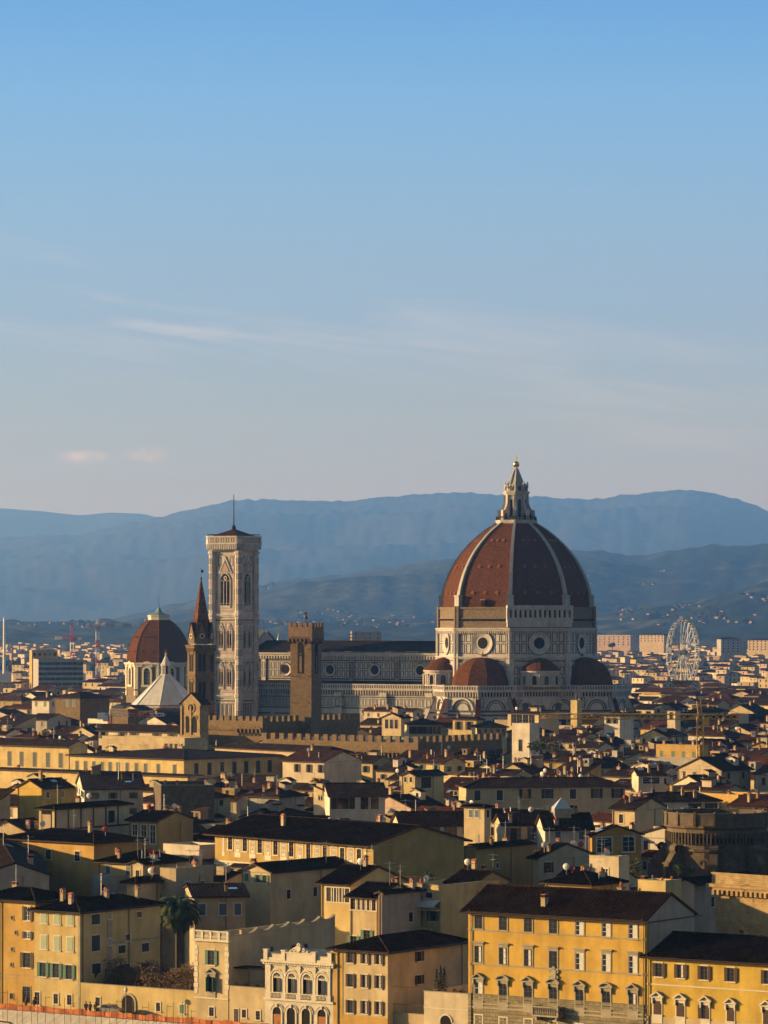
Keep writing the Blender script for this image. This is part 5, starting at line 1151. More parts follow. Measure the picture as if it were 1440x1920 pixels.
for px in (520, 547.5, 576, 604):
    u = upx(H, 'l', px); b = MB(); zs = zpx(H, 'l', px, 1832+(px-520)*.06); z0 = zf+.95
    b.arch(-u, 1.25, z0, zs, -.03, .02, 1); b.ring(-u, zs, .62, .85, -.14, .02, 0, 14, 0, math.pi); b.ring(-u, zs, .95, 1.12, -.2, .02, 0, 14, 0, math.pi); b.box(-u-.85, -u-.62, -.14, .02, z0, zs, 0); b.box(-u+.62, -u+.85, -.14, .02, z0, zs, 0)
    for a in range(5): q = math.pi*(a+.5)/5; b.tube((-u, -.06, zs), (-u+.6*math.cos(q), -.06, zs+.6*math.sin(q)), .04, 4, 0)
    b.box(-u-.62, -u+.62, -.08, .02, zs-.08, zs+.06, 0); b.box(-u-.05, -u+.05, -.07, .0, z0, zs, 0)
    for s in (-1, 1): b.poly([(-u+s*.6, -.06, z0+.1), (-u+s*.42, -.45, z0+.1), (-u+s*.42, -.45, zs-.1), (-u+s*.6, -.06, zs-.1)], 0)
    b.box(-u-.85, -u+.85, -.3, -.2, z0-.12, z0+.0, 0)
    for i in range(7): b.lathe([(.04, zf+.2), (.09, zf+.4), (.04, zf+.84)], 6, 0, 0, (-u-.7+i*.233, -.25))
    b.build('arched_window', [M['ptrim'], M['glass']], H['o'])
for i, px in enumerate((520, 546.5, 574.5, 604)):
    u = upx(H, 'l', px); b = MB(); zs = zpx(H, 'l', px, 1897+(px-520)*.06)
    b.arch(-u, 1.35, 0, zs, -.04, .02, 1); b.box(-u-.6, -u+.6, -.08, -.03, 0, zs-.3, 2 if i in (0, 3) else 1); b.ring(-u, zs, .68, .92, -.15, .02, 0, 14, 0, math.pi); b.ring(-u, zs, 1.05, 1.15, -.12, .02, 0, 14, 0, math.pi)
    b.box(-u-.92, -u-.68, -.15, .02, 0, zs, 0); b.box(-u+.68, -u+.92, -.15, .02, 0, zs, 0); b.box(-u-.14, -u+.14, -.28, .02, zs+.65, zs+1.1, 0)
    b.build('arched_door', [M['ptrim'], M['void'], noisy('orange_brown_door_%d' % i, (.30, .11, .03), (.36, .14, .04), 3, .6, .05)], H['o'])
b = MB(); zc = z+.1; u = upx(H, 'l', 562)
b.box(-L-.1, .1, -.2, .1, zc, zc+.3, 0)
for px in (500, 533, 590, 620): q = upx(H, 'l', px); b.box(-q-.32, -q+.32, -.3, .3, zc, zc+1.3, 0); b.box(-q-.4, -q+.4, -.38, .38, zc+1.3, zc+1.42, 0)
b.box(-u-2.1, -u+2.1, -.2, .2, zc+.3, zc+1.05, 0); b.box(-u-2.3, -u+2.3, -.3, .3, zc+1.05, zc+1.2, 0)
b.prism([(-u-1.9, zc+1.2), (-u+1.9, zc+1.2), (-u+1.4, zc+1.5), (-u+.7, zc+1.9), (-u, zc+2.3), (-u-.7, zc+1.9), (-u-1.4, zc+1.5)], -.12, .15, 0)
b.prism([(-u-.4, zc+1.5), (-u, zc+1.2), (-u+.4, zc+1.5), (-u+.38, zc+2.0), (-u-.38, zc+2.0)], -.4, .1, 0); b.ring(-u, zc+2.2, .1, .28, -.35, .05, 0, 10)
for s in (-1, 1):
    b.ring(-u+s*.75, zc+1.55, .12, .28, -.3, .05, 0, 10); b.ring(-u+s*1.35, zc+1.35, .08, .18, -.26, .05, 0, 10)
b.build('crest', M['ptrim'], H['o'])
# house with brown shutters
H = front(727, 1782, 102, 150, roof='hip', wall='cream', tile=0, pitch=.31, ov=.75, chim=0, name='townhouse', label='three storey cream and ochre house with rows of touching brown shutters', seed=11)
for t, bt_ in ((1786, 1805), (1826, 1850), (1875, 1899)): wpx(H, 'l', [(657.5, t, bt_, 8.2), (685, t+1.5, bt_+1.5, 8.2), (711, t+3, bt_+3, 8.2)], 'pplain', ['nbo', 'ebo', 'ebo'])
wpx(H, 'r', [(786, 1784, 1802, 8), (786, 1828, 1845, 8)], 'plain', 'nbo')
b = MB(); L = H['L']; u0 = upx(H, 'l', 643)
b.box(-L, -u0, -.05, .02, 0, H['z']-.4, 0); b.box(-u0, .02, -.04, .02, 0, zpx(H, 'l', 680, 1905), 0); b.build('painted_band', STU['ochre'], H['o'])
downpipe(H, upx(H, 'l', 634)); gutter(H, .75, .31); downpipe(H, 18, face='r')
# white gatehouse with a dark arch, planted terrace on it
H = front(878, 1877, 83, 95, roof='flat', wall='ivory', name='gatehouse', cat='building', label='low white building with a dark round arch and a planted terrace beside the golden palazzo')
u = upx(H, 'l', 836); b = MB(); zs = zpx(H, 'l', 836, 1916); b.arch(-u, 1.7, 0, zs, -.03, .02, 1); b.ring(-u, zs, .85, 1.05, -.1, .02, 0, 14, 0, math.pi); zq = zpx(H, 'l', 836, 1892); b.box(-H['L'], .03, -.1, .02, zq-.06, zq+.08, 0); b.build('archway', [M['ptrim'], M['void']], H['o']); GATE = H
H = house(797, 1916, 0, 70, 95, a=AF, Y=FL(797)+1.5, win=[], vis=40, roof='flat', wall='sand', name='terrace_house', cat='building', label='low terrace with an iron railing in front of the ochre flank of the shuttered house')
b = MB(); L, z = H['L'], H['z']+1
b.tube((-L, .1, z+1.1), (0, .1, z+1.1), .04, 4, 0)
for k in range(int(L/.16)): b.tube((-L+k*.16, .1, z), (-L+k*.16, .1, z+1.1), .018, 4, 0)
for x in (-L*.5, -.2): b.tube((x, .1, z), (x, .1, z+3.4), .03, 4, 0)
b.tube((-L, .1, z+3.4), (-.2, .1, z+3.4), .025, 4, 0); b.build('railing', M['pipe'], H['o'])
# ------------------------------------------------------------------ houses one can tell apart behind the river row
h = house
h(92, 1640, 15.5, 130, 8, a=62, roof='gy', wall='grey', tile=1, pitch=.34, label='grey plastered house end wall with a low gable, above the mustard western house', win=[('l', [.32], 3, 1.2, 1.1, 'plain', 'nuc')], seed=1, chim=1)
h(255, 1652, 14.2, 20, 62, roof='hip', wall='cream', tile=1, pitch=.42, label='cream house with a steep dark pyramid hip roof behind the palm', win=[('r', [.82], 1, .9, 1.0, 'plain', 'n')], chim=1, seed=6, vis=50)
h(268, 1618, 16.5, 24, 52, a=38, roof='gy', wall='cream', tile=0, label='narrow cream gabled house, its lit end holding one window, just behind the corner house', win=[('l', [.4], 1.2, .8, 1.1, 'plain', 'n')], seed=12, chim=1, vis=30)
h(330, 1640, 15.0, 30, 70, roof='flat', wall='beige', label='beige flat topped house with blue shutters, just behind the palm crown', win=[('r', [.3, .7], 1.3, 1, 1.5, 'plain', 'nuc')], seed=13, chim=2, vis=60)
h(460, 1680, 13.2, 95, 50, a=60, roof='gx', wall='beige', tile=1, pitch=.12, label='shaded beige house with three blue shuttered windows and a roof terrace', win=[('l', [.15, .45, .85], 1.2, 1, 1.7, 'plain', 'nuc')], seed=14, chim=1, vis=45)
BW = h(507, 1633, 15.5, 54, 150, roof='gy', wall='cream', tile=1, pitch=.36, label='big cream house with teal shutters on its lit end and a blank shaded flank', win=[('l', [.18, .42], .7, .7, 1.2, 'plain', 'ngo'), ('l', [.82], .6, .8, 1.2, 'plain', 'ngc'), ('r', [.22, .55], 3.2, .9, 1.4, 'plain', 'n')], seed=15, chim=1, vis=100)
h(658, 1656, 15.6, 56, 100, roof='gx', wall='pale_yellow', tile=0, pitch=.34, label='pale yellow house with a wide glazed attic window under a tiled roof', win=[('l', [.16, .34, .52, .70], .8, 1.3, 2.1, 'plain', 'n')], seed=16, chim=1, vis=90)
h(706, 1681, 14.3, 50, 75, roof='gx', wall='cream', tile=1, pitch=.34, label='cream house with a row of five attic windows above green shutters', win=[('l', [.12, .3, .48, .66, .84], .5, 1.0, 1.6, 'plain', 'n'), ('l', [.35], 5.0, 1.1, 1.6, 'plain', 'ngo'), ('l', [.85], 6.0, 1.1, 1.6, 'plain', 'ngo'), ('r', [.5], 2, .9, 1.3, 'plain', 'n')], seed=17, chim=2, vis=70)
h(716, 1672, 15.2, 6, 118, a=40, roof='gy', wall='pink', tile=0, pitch=.35, label='pinkish house with a long sloping roofline over its shaded flank', win=[('r', [.45], 3.4, .9, 1.4, 'plain', 'n')], seed=18, chim=2, vis=70)
BAL = h(826, 1672, 14.8, 70, 110, roof='flat', wall='pale_yellow', label='stepped pale yellow house with stacked balconies, white awning and green shutters', win=[('l', [.2, .62], 2.6, 1.1, 1.8, 'plain', 'ngo'), ('l', [.25, .75], 6.6, 1.1, 1.6, 'plain', 'ngo'), ('l', [.3], .2, 1.2, .8, 'plain', 'n')], seed=19, chim=0, vis=75)
h(892, 1654, 15.6, 50, 60, a=38, roof='gx', wall='mustard', tile=2, pitch=.36, label='mustard house with a wide glazed attic and tiled roof behind the golden palazzo', win=[('l', [.15, .45, .75], .5, 1.1, 1.9, 'plain', 'n')], seed=20, chim=2, vis=50)
h(1108, 1656, 16.5, 86, 60, roof='hip', wall='yellow', tile=1, pitch=.34, label='bright yellow rooftop house with an arched opening rising behind the golden palazzo', win=[('l', [.3, .75], .9, 1.2, 1.8, 'plain', 'n')], seed=21, chim=2, vis=25)
h(1248, 1664, 16.8, 52, 30, roof='flat', wall='pale_yellow', label='lit yellow flat topped house with one shuttered window behind the golden palazzo', win=[('l', [.3], 1.4, 1.0, 1.5, 'plain', 'nuc')], seed=22, chim=3, vis=25)
h(1302, 1655, 16.0, 32, 110, a=36, roof='gy', wall='pink', tile=1, pitch=.4, label='pale pink house with a long shaded gable wall behind the golden palazzo', win=[('r', [.3, .72], 2.4, .9, 1.5, 'plain', 'n')], seed=23, chim=0, vis=60)
h(1160, 1618, 19.0, 55, 20, roof='flat', wall='ivory', label='small bright white flat roof pavilion, brightest block behind the golden palazzo', win=[('l', [.45], .9, 1.0, 1.6, 'plain', 'w')], seed=24, chim=1, vis=20)
h(1110, 1565, 18.6, 6, 92, a=62, roof='gx', wall='orange', tile=1, pitch=.3, label='burnt orange house with two big white grid windows', win=[('r', [.25], .5, 3.0, 2.6, 'plain', 'w'), ('r', [.74], .5, 2.4, 2.6, 'plain', 'w')], seed=25, chim=1, vis=45)
# frescoed palazzo
FR = h(700, 1581, 19.2, 297, 170, a=50, roof='gx', wall='mustard', tile=0, pitch=.26, ov=1.5, name='palazzo', cat='palazzo', label='long ochre palazzo painted with white decorated panels between its tall windows', win=[], seed=26, chim=1, vis=50, mount=False)
cols = [432, 459.5, 487.5, 517, 546.5, 578.5, 609.5, 642, 673.5]
wpx(FR, 'l', row(cols, 1568, 1592, 1593, 1621, 8.5), 'plain', 'n')
b = MB(); L = FR['L']; zt = zpx(FR, 'l', 560, 1566)
for px in [419]+[(p+q)/2 for p, q in zip(cols, cols[1:])]+[685]:
    u = upx(FR, 'l', px); w = .8 if 420 < px < 680 else .35; z0 = zpx(FR, 'l', px, 1606+(px-432)*.098); z1 = zpx(FR, 'l', px, 1561+(px-432)*.098)
    b.box(-u-w, -u+w, -.04, .02, z0, z1, 0); b.frame(-u-w*.75, -u+w*.75, z0+.8, z1-.2, .07, .055, 1)
    if w > .5:
        for i, (dz, r) in enumerate(((.78, .3), (.5, .38), (.25, .24))): zc = z0+.9+(z1-z0-1.2)*dz; b.ring(-u, zc, r*.55, r, -.055, 0, 1, 10); b.ring(-u, zc, r*.1, r*.3, -.055, 0, 1, 8)
        for s in (-1, 1):
            for q in range(6): b.ring(-u+s*.42, z0+1+q*(z1-z0-1.5)/6, .06, .14, -.055, 0, 1, 6)
for y, hgt in ((1622, .25), (1628, .35)): z0 = zpx(FR, 'l', 560, y+6); b.box(-L, .03, -.2, .02, z0, z0+hgt, 0)
for i in range(int(L/.4)): z0 = zpx(FR, 'l', 560, 1628); b.box(-L+i*.4, -L+i*.4+.2, -.16, .02, z0-.28, z0, 0)
b.build('painted_panel', [M['ptrim'], noisy('grey_sgraffito', (.24, .20, .15), (.34, .29, .22), 3, .9, 0)], FR['o'])
b = MB()
for i in range(int(L/.9)): x = -L+(i+.5)*.9; b.box(x-.1, x+.1, -1.5, 0, FR['z']-.5, FR['z']-.3, 0)
b.build('eave_bracket', M['wood'], FR['o'])
h(892, 1588, 17.2, 22, 105, a=38, roof='gy', wall='mustard', tile=0, pitch=.3, label='tall mustard gable wall with one small black window, south of the cream turret', win=[('r', [.38], 3, .7, .8, 'plain', 'n')], seed=27, chim=2, vis=70)
h(1010, 1607, 15.5, 14, 105, a=50, roof='gx', wall='beige', tile=3, label='low dark roofed house in deep shade east of the mustard gable', seed=28, chim=1, vis=20)
# row with roofs facing us
TURR = h(908, 1512, 22.0, 38, 13, roof='hip', wall='cream', tile=1, pitch=.3, name='roof_turret', cat='tower', label='square cream roof turret with paired windows and a low tiled cap', win=[('l', [.36, .66], .7, .85, 1.3, 'plain', 'nuc'), ('r', [.5], .7, .8, 1.3, 'plain', 'n')], seed=29, chim=0, vis=50, ov=.5)
h(868, 1546, 18.4, 116, 6, a=72, roof='gx', wall='ivory', tile=0, pitch=.36, label='long tiled roof over a white wall with blue shutters, west of the turret', win=[('l', [.2, .48, .8], .5, 1.1, 1.6, 'plain', 'nuo')], seed=30, chim=0, vis=20)
h(1023, 1545, 18.2, 80, 8, a=70, roof='gx', wall='cream', tile=1, pitch=.36, label='tiled house with grey blue shutters and a stained cream wall, east of the turret', win=[('l', [.25, .75], .7, 1.3, 2.2, 'plain', 'nuo')], seed=31, chim=2, vis=35)
SKH = h(1108, 1552, 18.0, 86, 8, a=68, roof='gx', wall='white', tile=1, pitch=.55, label='white walled house with a glass skylight pyramid and one green shutter', win=[('l', [.2], .6, 1, 1.5, 'plain', 'ngc'), ('l', [.72], .7, .9, 1.3, 'plain', 'nuc')], seed=32, chim=3, vis=30)
h(1172, 1474, 20.0, 298, 6, a=78, roof='hip', wall='sand', tile=1, pitch=.3, name='palazzo', cat='palazzo', label='broad sand coloured palazzo in shade with dark shuttered windows and a hipped roof', win=[('l', [.93, .79], .9, 1.3, 2.1, 'plain', 'ndc'), ('l', [.63, .49, .18, .05], .7, 1.2, 2.0, 'plain', 'ndo'), ('l', [.33], .8, 1.3, 2.0, 'plain', 'ndc')], seed=33, chim=4, vis=40)
h(722, 1491, 19.4, 104, 10, a=66, roof='gx', wall='white', tile=1, pitch=.34, name='villa', cat='villa', label='white villa in shade with big dark glazed windows and a tiled roof', win=[('l', [.76], .5, 2.4, 2.3, 'plain', 'nbo'), ('l', [.2, .36], .4, 1.9, 2.5, 'plain', 'n')], seed=34, chim=0, vis=40)
h(612, 1482, 20.0, 24, 10, a=36, roof='sr', wall='ivory', tile=1, label='narrow ivory lit gable house tucked beside the glazed white villa', seed=35, chim=2, vis=30)
h(778, 1453, 21.5, 25, 54, roof='gy', wall='pale_yellow', tile=1, pitch=.4, label='pale yellow raised attic house with a lit gable and one wide side window', win=[('l', [.3, .7], .5, .7, 1.1, 'plain', 'n'), ('r', [.38], .6, 3.6, 2.4, 'plain', 'n')], seed=36, chim=0, vis=35)
h(402, 1481, 20.0, 100, 6, a=76, roof='flat', wall='pietrad', name='stone_house', cat='building', label='blocky windowless dark rubble stone house with a flat top', win=[], seed=37, chim=2, vis=50)
LOG = h(102, 1515, 21.0, 29, 140, a=34, roof='hip', wall='cream', tile=1, pitch=.26, name='villa', cat='villa', label='cream villa with an open corner loggia and brown posts along its shaded wall', win=[], seed=38, chim=1, vis=60)
b = MB(); L, Rr, z = LOG['L'], LOG['R'], LOG['z']
b.box(-L+.6, -.6, -.03, .02, z-3.9, z-.5, 1); b.box(-L+.8, -.8, -.05, .0, z-3.9, z-1.2, 2)
b.box(-L*.6, -L*.45, -.06, .02, z-7.4, z-6, 1)
b.M = Matrix.Rotation(R(90), 4, 'Z')
for k in range(6): b.box(.3+k*Rr/6-.14, .3+k*Rr/6+.14, -.12, .02, z-3.9, z-.4, 0)
b.box(0, Rr, -.14, .02, z-4.1, z-3.8, 0); b.box(Rr*.72, Rr*.8, -.05, .02, z-3.4, z-1.2, 1)
b.build('loggia', [M['wood'], M['void'], STU['beige']], LOG['o'])
h(176, 1578, 17.6, 168, 90, a=40, roof='hip', wall='ochre', tile=2, pitch=.24, ov=.9, name='church_hall', cat='hall', label='low ochre hall with a broad tiled roof below the loggia villa', win=[('l', [.18, .5], 1.8, 1.2, 1.6, 'plain', 'n')], seed=39, chim=1, vis=15)
h(298, 1538, 18.6, 56, 64, roof='gx', wall='mustard', tile=2, pitch=.3, label='ochre house with three tall white grid windows', win=[('l', [.2, .5, .8], .9, 1.3, 3.4, 'plain', 'w')], seed=40, chim=2, vis=40)
h(78, 1476, 21.2, 45, 56, a=42, roof='gy', wall='yellow', tile=1, pitch=.42, label='small bright yellow gabled house near the western edge', win=[('r', [.2, .7], 1, .8, 1.2, 'plain', 'n')], seed=41, chim=1, vis=30)
h(268, 1478, 19.5, 110, 12, a=64, roof='gx', wall='white', tile=3, pitch=.2, label='dark roofed white house, below the long lit palaces', seed=42, chim=2, vis=20)
# long lit palaces on the west side
h(129, 1398, 19.6, 175, 35, a=40, roof='gx', wall='pale_yellow', tile=1, pitch=.36, ov=1.0, name='palazzo', cat='palazzo', label='long lit cream palace with tall dark windows at the western edge', win=[('l', [.085, .22, .36, .5, .63, .78], 2.2, 1.5, 4.0, 'small', 'dc')], seed=43, chim=0, vis=42)
h(345, 1423, 18.2, 214, 186, a=42, roof='hip', wall='pale_yellow', tile=1, pitch=.085, ov=.9, name='palazzo', cat='palazzo', label='very long cream gallery palace with a row of small upright windows', win=[('l', [.08, .22, .33, .41, .49, .57, .64, .71, .785, .86, .935], 1.6, 1.2, 3.2, 'small', 'dc'), ('r', [.12, .25, .38, .5, .62, .74, .86], 1.3, 1.5, 3.2, 'small', 'dc')], seed=44, chim=0, vis=30)
h(352, 1455, 16.4, 370, 22, a=40, roof='sl', wall='pale_yellow', tile=1, pitch=.04, ov=.9, name='gallery_wing', cat='building', label='long low cornice wing with a strip of roof below the gallery palaces', win=[], seed=45, chim=0, vis=12)
h(337, 1372, 21.0, 152, 40, a=40, roof='gx', wall='ivory', tile=1, pitch=.34, ov=.8, name='palazzo', cat='palazzo', label='ivory palace with five square windows and a wide tiled roof below the baptistery', win=[('l', [.09, .28, .56, .7, .94], .6, 1.9, 2.1, 'small', 'bo')], seed=46, chim=0, vis=14)
h(346, 1390, 19.5, 155, 40, a=40, roof='flat', wall='sand', name='terrace_wing', cat='building', label='sand coloured terrace wing below the ivory palace', win=[('l', [.04, .1, .16, .22], .8, 1.2, 1.6, 'small', 'n')], seed=47, chim=0, vis=14)
h(608, 1427, 18.6, 78, 70, a=38, roof='gx', wall='ivory', tile=2, pitch=.3, label='ivory house with a slanting shadow on its lit front, south of the fortress walls', win=[('l', [.08, .36, .65], 1.0, 1.0, 2.0, 'small', 'bo')], seed=48, chim=2, vis=40)
h(618, 1410, 19.6, 215, 40, a=52, roof='hip', wall='beige', tile=1, pitch=.34, label='wide dark hipped roof right under the battlements', win=[], seed=49, chim=0, vis=4)
h(672, 1397, 20.0, 37, 22, a=38, roof='flat', wall='ivory', label='small flat topped ivory cube house before the crenellated palace', seed=50, chim=1, vis=14)
h(832, 1430, 18.8, 54, 40, a=38, roof='gx', wall='pale_yellow', tile=2, pitch=.3, label='pale yellow lit house right below the eastern corner of the crenellated palace', seed=51, chim=2, vis=12)
h(993, 1363, 26.5, 33, 18, a=38, roof='flat', wall='white', name='white_tower', cat='tower', label='square white tower with a narrow arched slit window before the cathedral', win=[('l', [.52], 3.4, 1.1, 3.0, 'small', 'n'), ('l', [.52], 9, 1.5, 1.5, 'small', 'n')], seed=52, chim=0, vis=38)
h(1010, 1338, 24.6, 58, 38, a=46, roof='sl', wall='cream', tile=1, pitch=.1, label='modern cream house with a row of wide dark windows under the cathedral apse', win=[('l', [.22, .42, .62, .8], .5, 2.4, 3.6, 'small', 'd')], seed=53, chim=1, vis=20)
h(893, 1348, 23.4, 44, 12, a=36, roof='hip', wall='pale_yellow', tile=1, pitch=.3, label='upright pale yellow house with tall shutters under the southern tribune', win=[('l', [.3, .75], .9, 1.4, 2.6, 'small', 'bo')], seed=54, chim=1, vis=28)
h(950, 1362, 22.0, 56, 10, a=66, roof='hip', wall='cream', tile=3, pitch=.3, label='shaded house with a row of narrow arched windows beside the white tower', win=[('l', [.1, .3, .5, .7, .9], .9, .9, 2.2, 'small', 'n')], seed=55, chim=0, vis=20)
h(828, 1357, 22.6, 60, 12, a=62, roof='hip', wall='cream', tile=1, pitch=.3, label='cream house with brown windows and a hipped roof behind the battlements', win=[('l', [.15, .42, .65, .9], .9, 1.2, 2.2, 'small', 'bo')], seed=56, chim=1, vis=20)
h(752, 1345, 23.4, 36, 18, a=38, roof='gy', wall='cream', tile=1, pitch=.36, label='cream gabled house with three tall dark openings, under the nave', win=[('l', [.25, .5, .75], .8, 1.2, 2.8, 'small', 'n')], seed=57, chim=1, vis=25)
h(774, 1333, 22.6, 92, 20, a=38, roof='gx', wall='ivory', tile=2, pitch=.28, label='long ivory house with a reddish roof below the cathedral aisle', seed=58, chim=4, vis=12)
h(1082, 1318, 25.5, 12, 9, a=38, roof='flat', wall='pale_yellow', name='stair_tower', cat='tower', label='slim yellow stair tower beside the shaded cathedral apse', win=[], seed=59, chim=1, vis=45)
h(1162, 1341, 24.2, 29, 26, a=38, roof='hip', wall='white', tile=1, pitch=.34, label='square white house with a shallow tiled cap under the yellow crane jib', win=[('l', [.3, .7], .9, 1.0, 1.8, 'small', 'do')], seed=60, chim=1, vis=30)
h(1266, 1330, 25.0, 15, 10, a=38, roof='hip', wall='ivory', tile=1, pitch=.3, name='little_belfry', cat='tower', label='little white belfry with one arched opening behind the crane', win=[('l', [.5], 1.0, 1.2, 2.4, 'small', 'n')], seed=61, chim=0, vis=25)
h(1312, 1404, 19.6, 82, 16, a=40, roof='flat', wall='ochre', label='glowing ochre flat topped block by the crane mast', seed=62, chim=1, vis=12)
h(150, 1308, 25.5, 46, 55, a=38, roof='hip', wall='pietra', tile=1, pitch=.3, name='stone_house', cat='building', label='tall brown stone house with two teal windows and a hipped roof, west of the steeple', win=[('l', [.25, .5], 1, 1.4, 2.4, 'small', 'uc')], seed=63, chim=0, vis=28)
h(240, 1335, 23.5, 34, 20, a=38, roof='flat', wall='pietra', name='stone_house', cat='building', label='squat brown stone tower stump below the baptistery roof', win=[], seed=64, chim=0, vis=20)
h(92, 1312, 24.0, 32, 30, a=38, roof='gx', wall='white', tile=1, label='white house with a blank lit wall, west of the tall brown stone house', seed=65, chim=1, vis=20)
h(1245, 1452, 19.6, 48, 40, a=62, roof='gx', wall='ivory', tile=1, label='ivory house with a three light window strip, south of the crane', win=[('l', [.5], .6, 4, 1.6, 'plain', 'w')], seed=66, chim=2, vis=18)
h(1348, 1500, 18.8, 150, 14, a=74, roof='hip', wall='white', tile=3, pitch=.34, label='white house with two pairs of dark open shutters behind the stone apse', win=[('l', [.1, .3], .7, 1.2, 1.8, 'plain', 'ndo'), ('l', [.72, .9], .7, 1.0, 1.8, 'plain', 'nuc')], seed=67, chim=3, vis=22)
h(1190, 1516, 18.6, 42, 60, a=40, roof='gx', wall='cream', tile=1, pitch=.36, label='cream house with a lit narrow end, just west of the stone apse', win=[('l', [.6], 1.2, 1.0, 1.7, 'plain', 'n')], seed=68, chim=3, vis=30)
h(1440, 1512, 18.0, 70, 60, a=40, roof='gx', wall='sand', tile=2, pitch=.34, label='sand coloured house with a reddish roof at the eastern edge', seed=69, chim=2, vis=20)
# terrace with rooftop balcony bits on the stepped house
b = MB(); L, z = BAL['L'], BAL['z']
b.box(-L-1.2, .3, -2.6, 0, z-6.4, z-6.2, 0); b.box(-L-1.2, .3, -2.6, -2.4, z-6.2, z-5.2, 0); b.box(-L-.6, .2, -1.2, 0, z-2.8, z-2.6, 0)
b.poly([(-L-.4, -1.6, z-2.0), (.1, -1.6, z-2.0), (.1, -.02, z-1.2), (-L-.4, -.02, z-1.2)], 1); b.poly([(-L-.4, -1.6, z-2.3), (.1, -1.6, z-2.3), (.1, -1.6, z-2.0), (-L-.4, -1.6, z-2.0)], 1)
for k in range(24): b.tube((-L-1.1+k*(L+1.3)/23, -2.5, z-5.2), (-L-1.1+k*(L+1.3)/23, -2.5, z-4.9), .03, 4, 2)
for k in range(20): b.tube((-L-.1+k*L/19, -.05, z+.9), (-L-.1+k*L/19, -.05, z+2.0), .02, 4, 2)
b.tube((-L, -.05, z+2), (0, -.05, z+2), .03, 4, 2); b.build('balcony', [STU['cream'], M['curtain'], M['pipe']], BAL['o'])
# ------------------------------------------------------------------ stone apse with buttresses
pz = 21.0; Yp = depth(1528, pz)+8; p = at(1345, 1528, Yp)
sa_ = empty('stone_apse', (p.x, Yp, 0), R(-20), label='dark round stone church apse ringed with scroll buttresses and a heavy parapet', cat='apse')
b = MB(); RB = 8.9; b.lathe([(RB, 0), (RB, pz-2.6), (RB+.5, pz-2.3), (RB+.55, pz-1.9)], 16, 0, 0)
for k in range(16):
    b.M = Matrix.Rotation(R(22.5)*k, 4, 'Z') @ Matrix.Translation((0, -RB*math.cos(R(11.25)), 0)); hw = RB*math.sin(R(11.25))
    b.box(-hw, hw, -.45, .25, pz-1.9, pz, 0); b.box(-hw-.1, hw+.1, -.6, .35, pz, pz+.25, 0); b.box(-hw-.05, -hw+.3, -.65, .3, pz-2, pz+.5, 0)
    for i in range(5): b.arch(-hw+.5+i*.68, .42, pz-4.9, pz-4.2, -.2, .02, 1); b.box(-hw+.16+i*.68, -hw+.34+i*.68, -.35, .02, pz-5.2, pz-3.2, 0)
    if k % 2 == 0: b.arch(0, 1.4, pz-11, pz-8.6, -.04, .02, 1); b.ring(0, pz-8.6, .7, 1.0, -.2, .02, 0, 10, 0, math.pi)
    b.box(-hw, hw, -.3, .02, pz-6.4, pz-6.0, 0)
aw = b.build('wall', [M['pietrad'], M['void']], sa_)
for k in range(16):
    if k % 2: continue
    b = MB(); b.M = Matrix.Rotation(R(22.5)*k+R(11.25)-R(90), 4, 'Z')
    b.prism([(RB-.5, 0), (RB-.5, pz-5.2), (RB+.5, pz-5.4), (RB+.9, pz-6.3), (RB+1.7, pz-6.9), (RB+2.6, pz-8.2), (RB+2.9, pz-8.4), (RB+2.9, 0)], -.7, .7, 0)
    b.ring(RB+.9, pz-6.0, .2, .75, -.78, .78, 0, 12); b.box(RB+1.7, RB+3.1, -.9, .9, pz-8.6, pz-8.3, 0); b.box(RB+2.9, RB+3.3, -.4, .4, 0, pz-9, 0)
    b.build('buttress', M['pietrad'], sa_)
b = MB(); b.lathe([(RB+2.6, 0), (RB+2.6, pz-12.2), (RB+.2, pz-11.4)], 24, 0, 0, cap=False); b.build('ambulatory_roof', TIL[4], aw)
FOOT.append([(p.x-12, Yp-12), (p.x+12, Yp-12), (p.x+12, Yp+12), (p.x-12, Yp+12)]); VIS.append((1235, 1450, 1655, Yp-12)); VTOP.append(1530)
# balustraded stone palace wing, lit, at the eastern edge
H = h(1460, 1668, 15.8, 118, 30, a=46, roof='flat', wall='goldstone', name='stone_palace', cat='palace', label='sunlit brown stone palace corner with a heavy bracketed cornice at the eastern edge', win=[], seed=70, vis=60)
b = MB(); L, z = H['L'], H['z']; b.box(-L-.9, .6, -1.1, .05, z-.2, z+.3, 0); b.box(-L-.6, .5, -.8, .05, z-.6, z-.2, 0)
for k in range(int(L/.9)): b.box(-L+k*.9, -L+k*.9+.45, -.9, .02, z-1.3, z-.6, 0)
b.box(-L-.3, .3, -.5, -.2, z+.3, z+1.7, 0); b.box(-L-.4, .4, -.6, -.1, z+1.7, z+1.95, 0); b.build('cornice', M['goldstone'], H['o'])
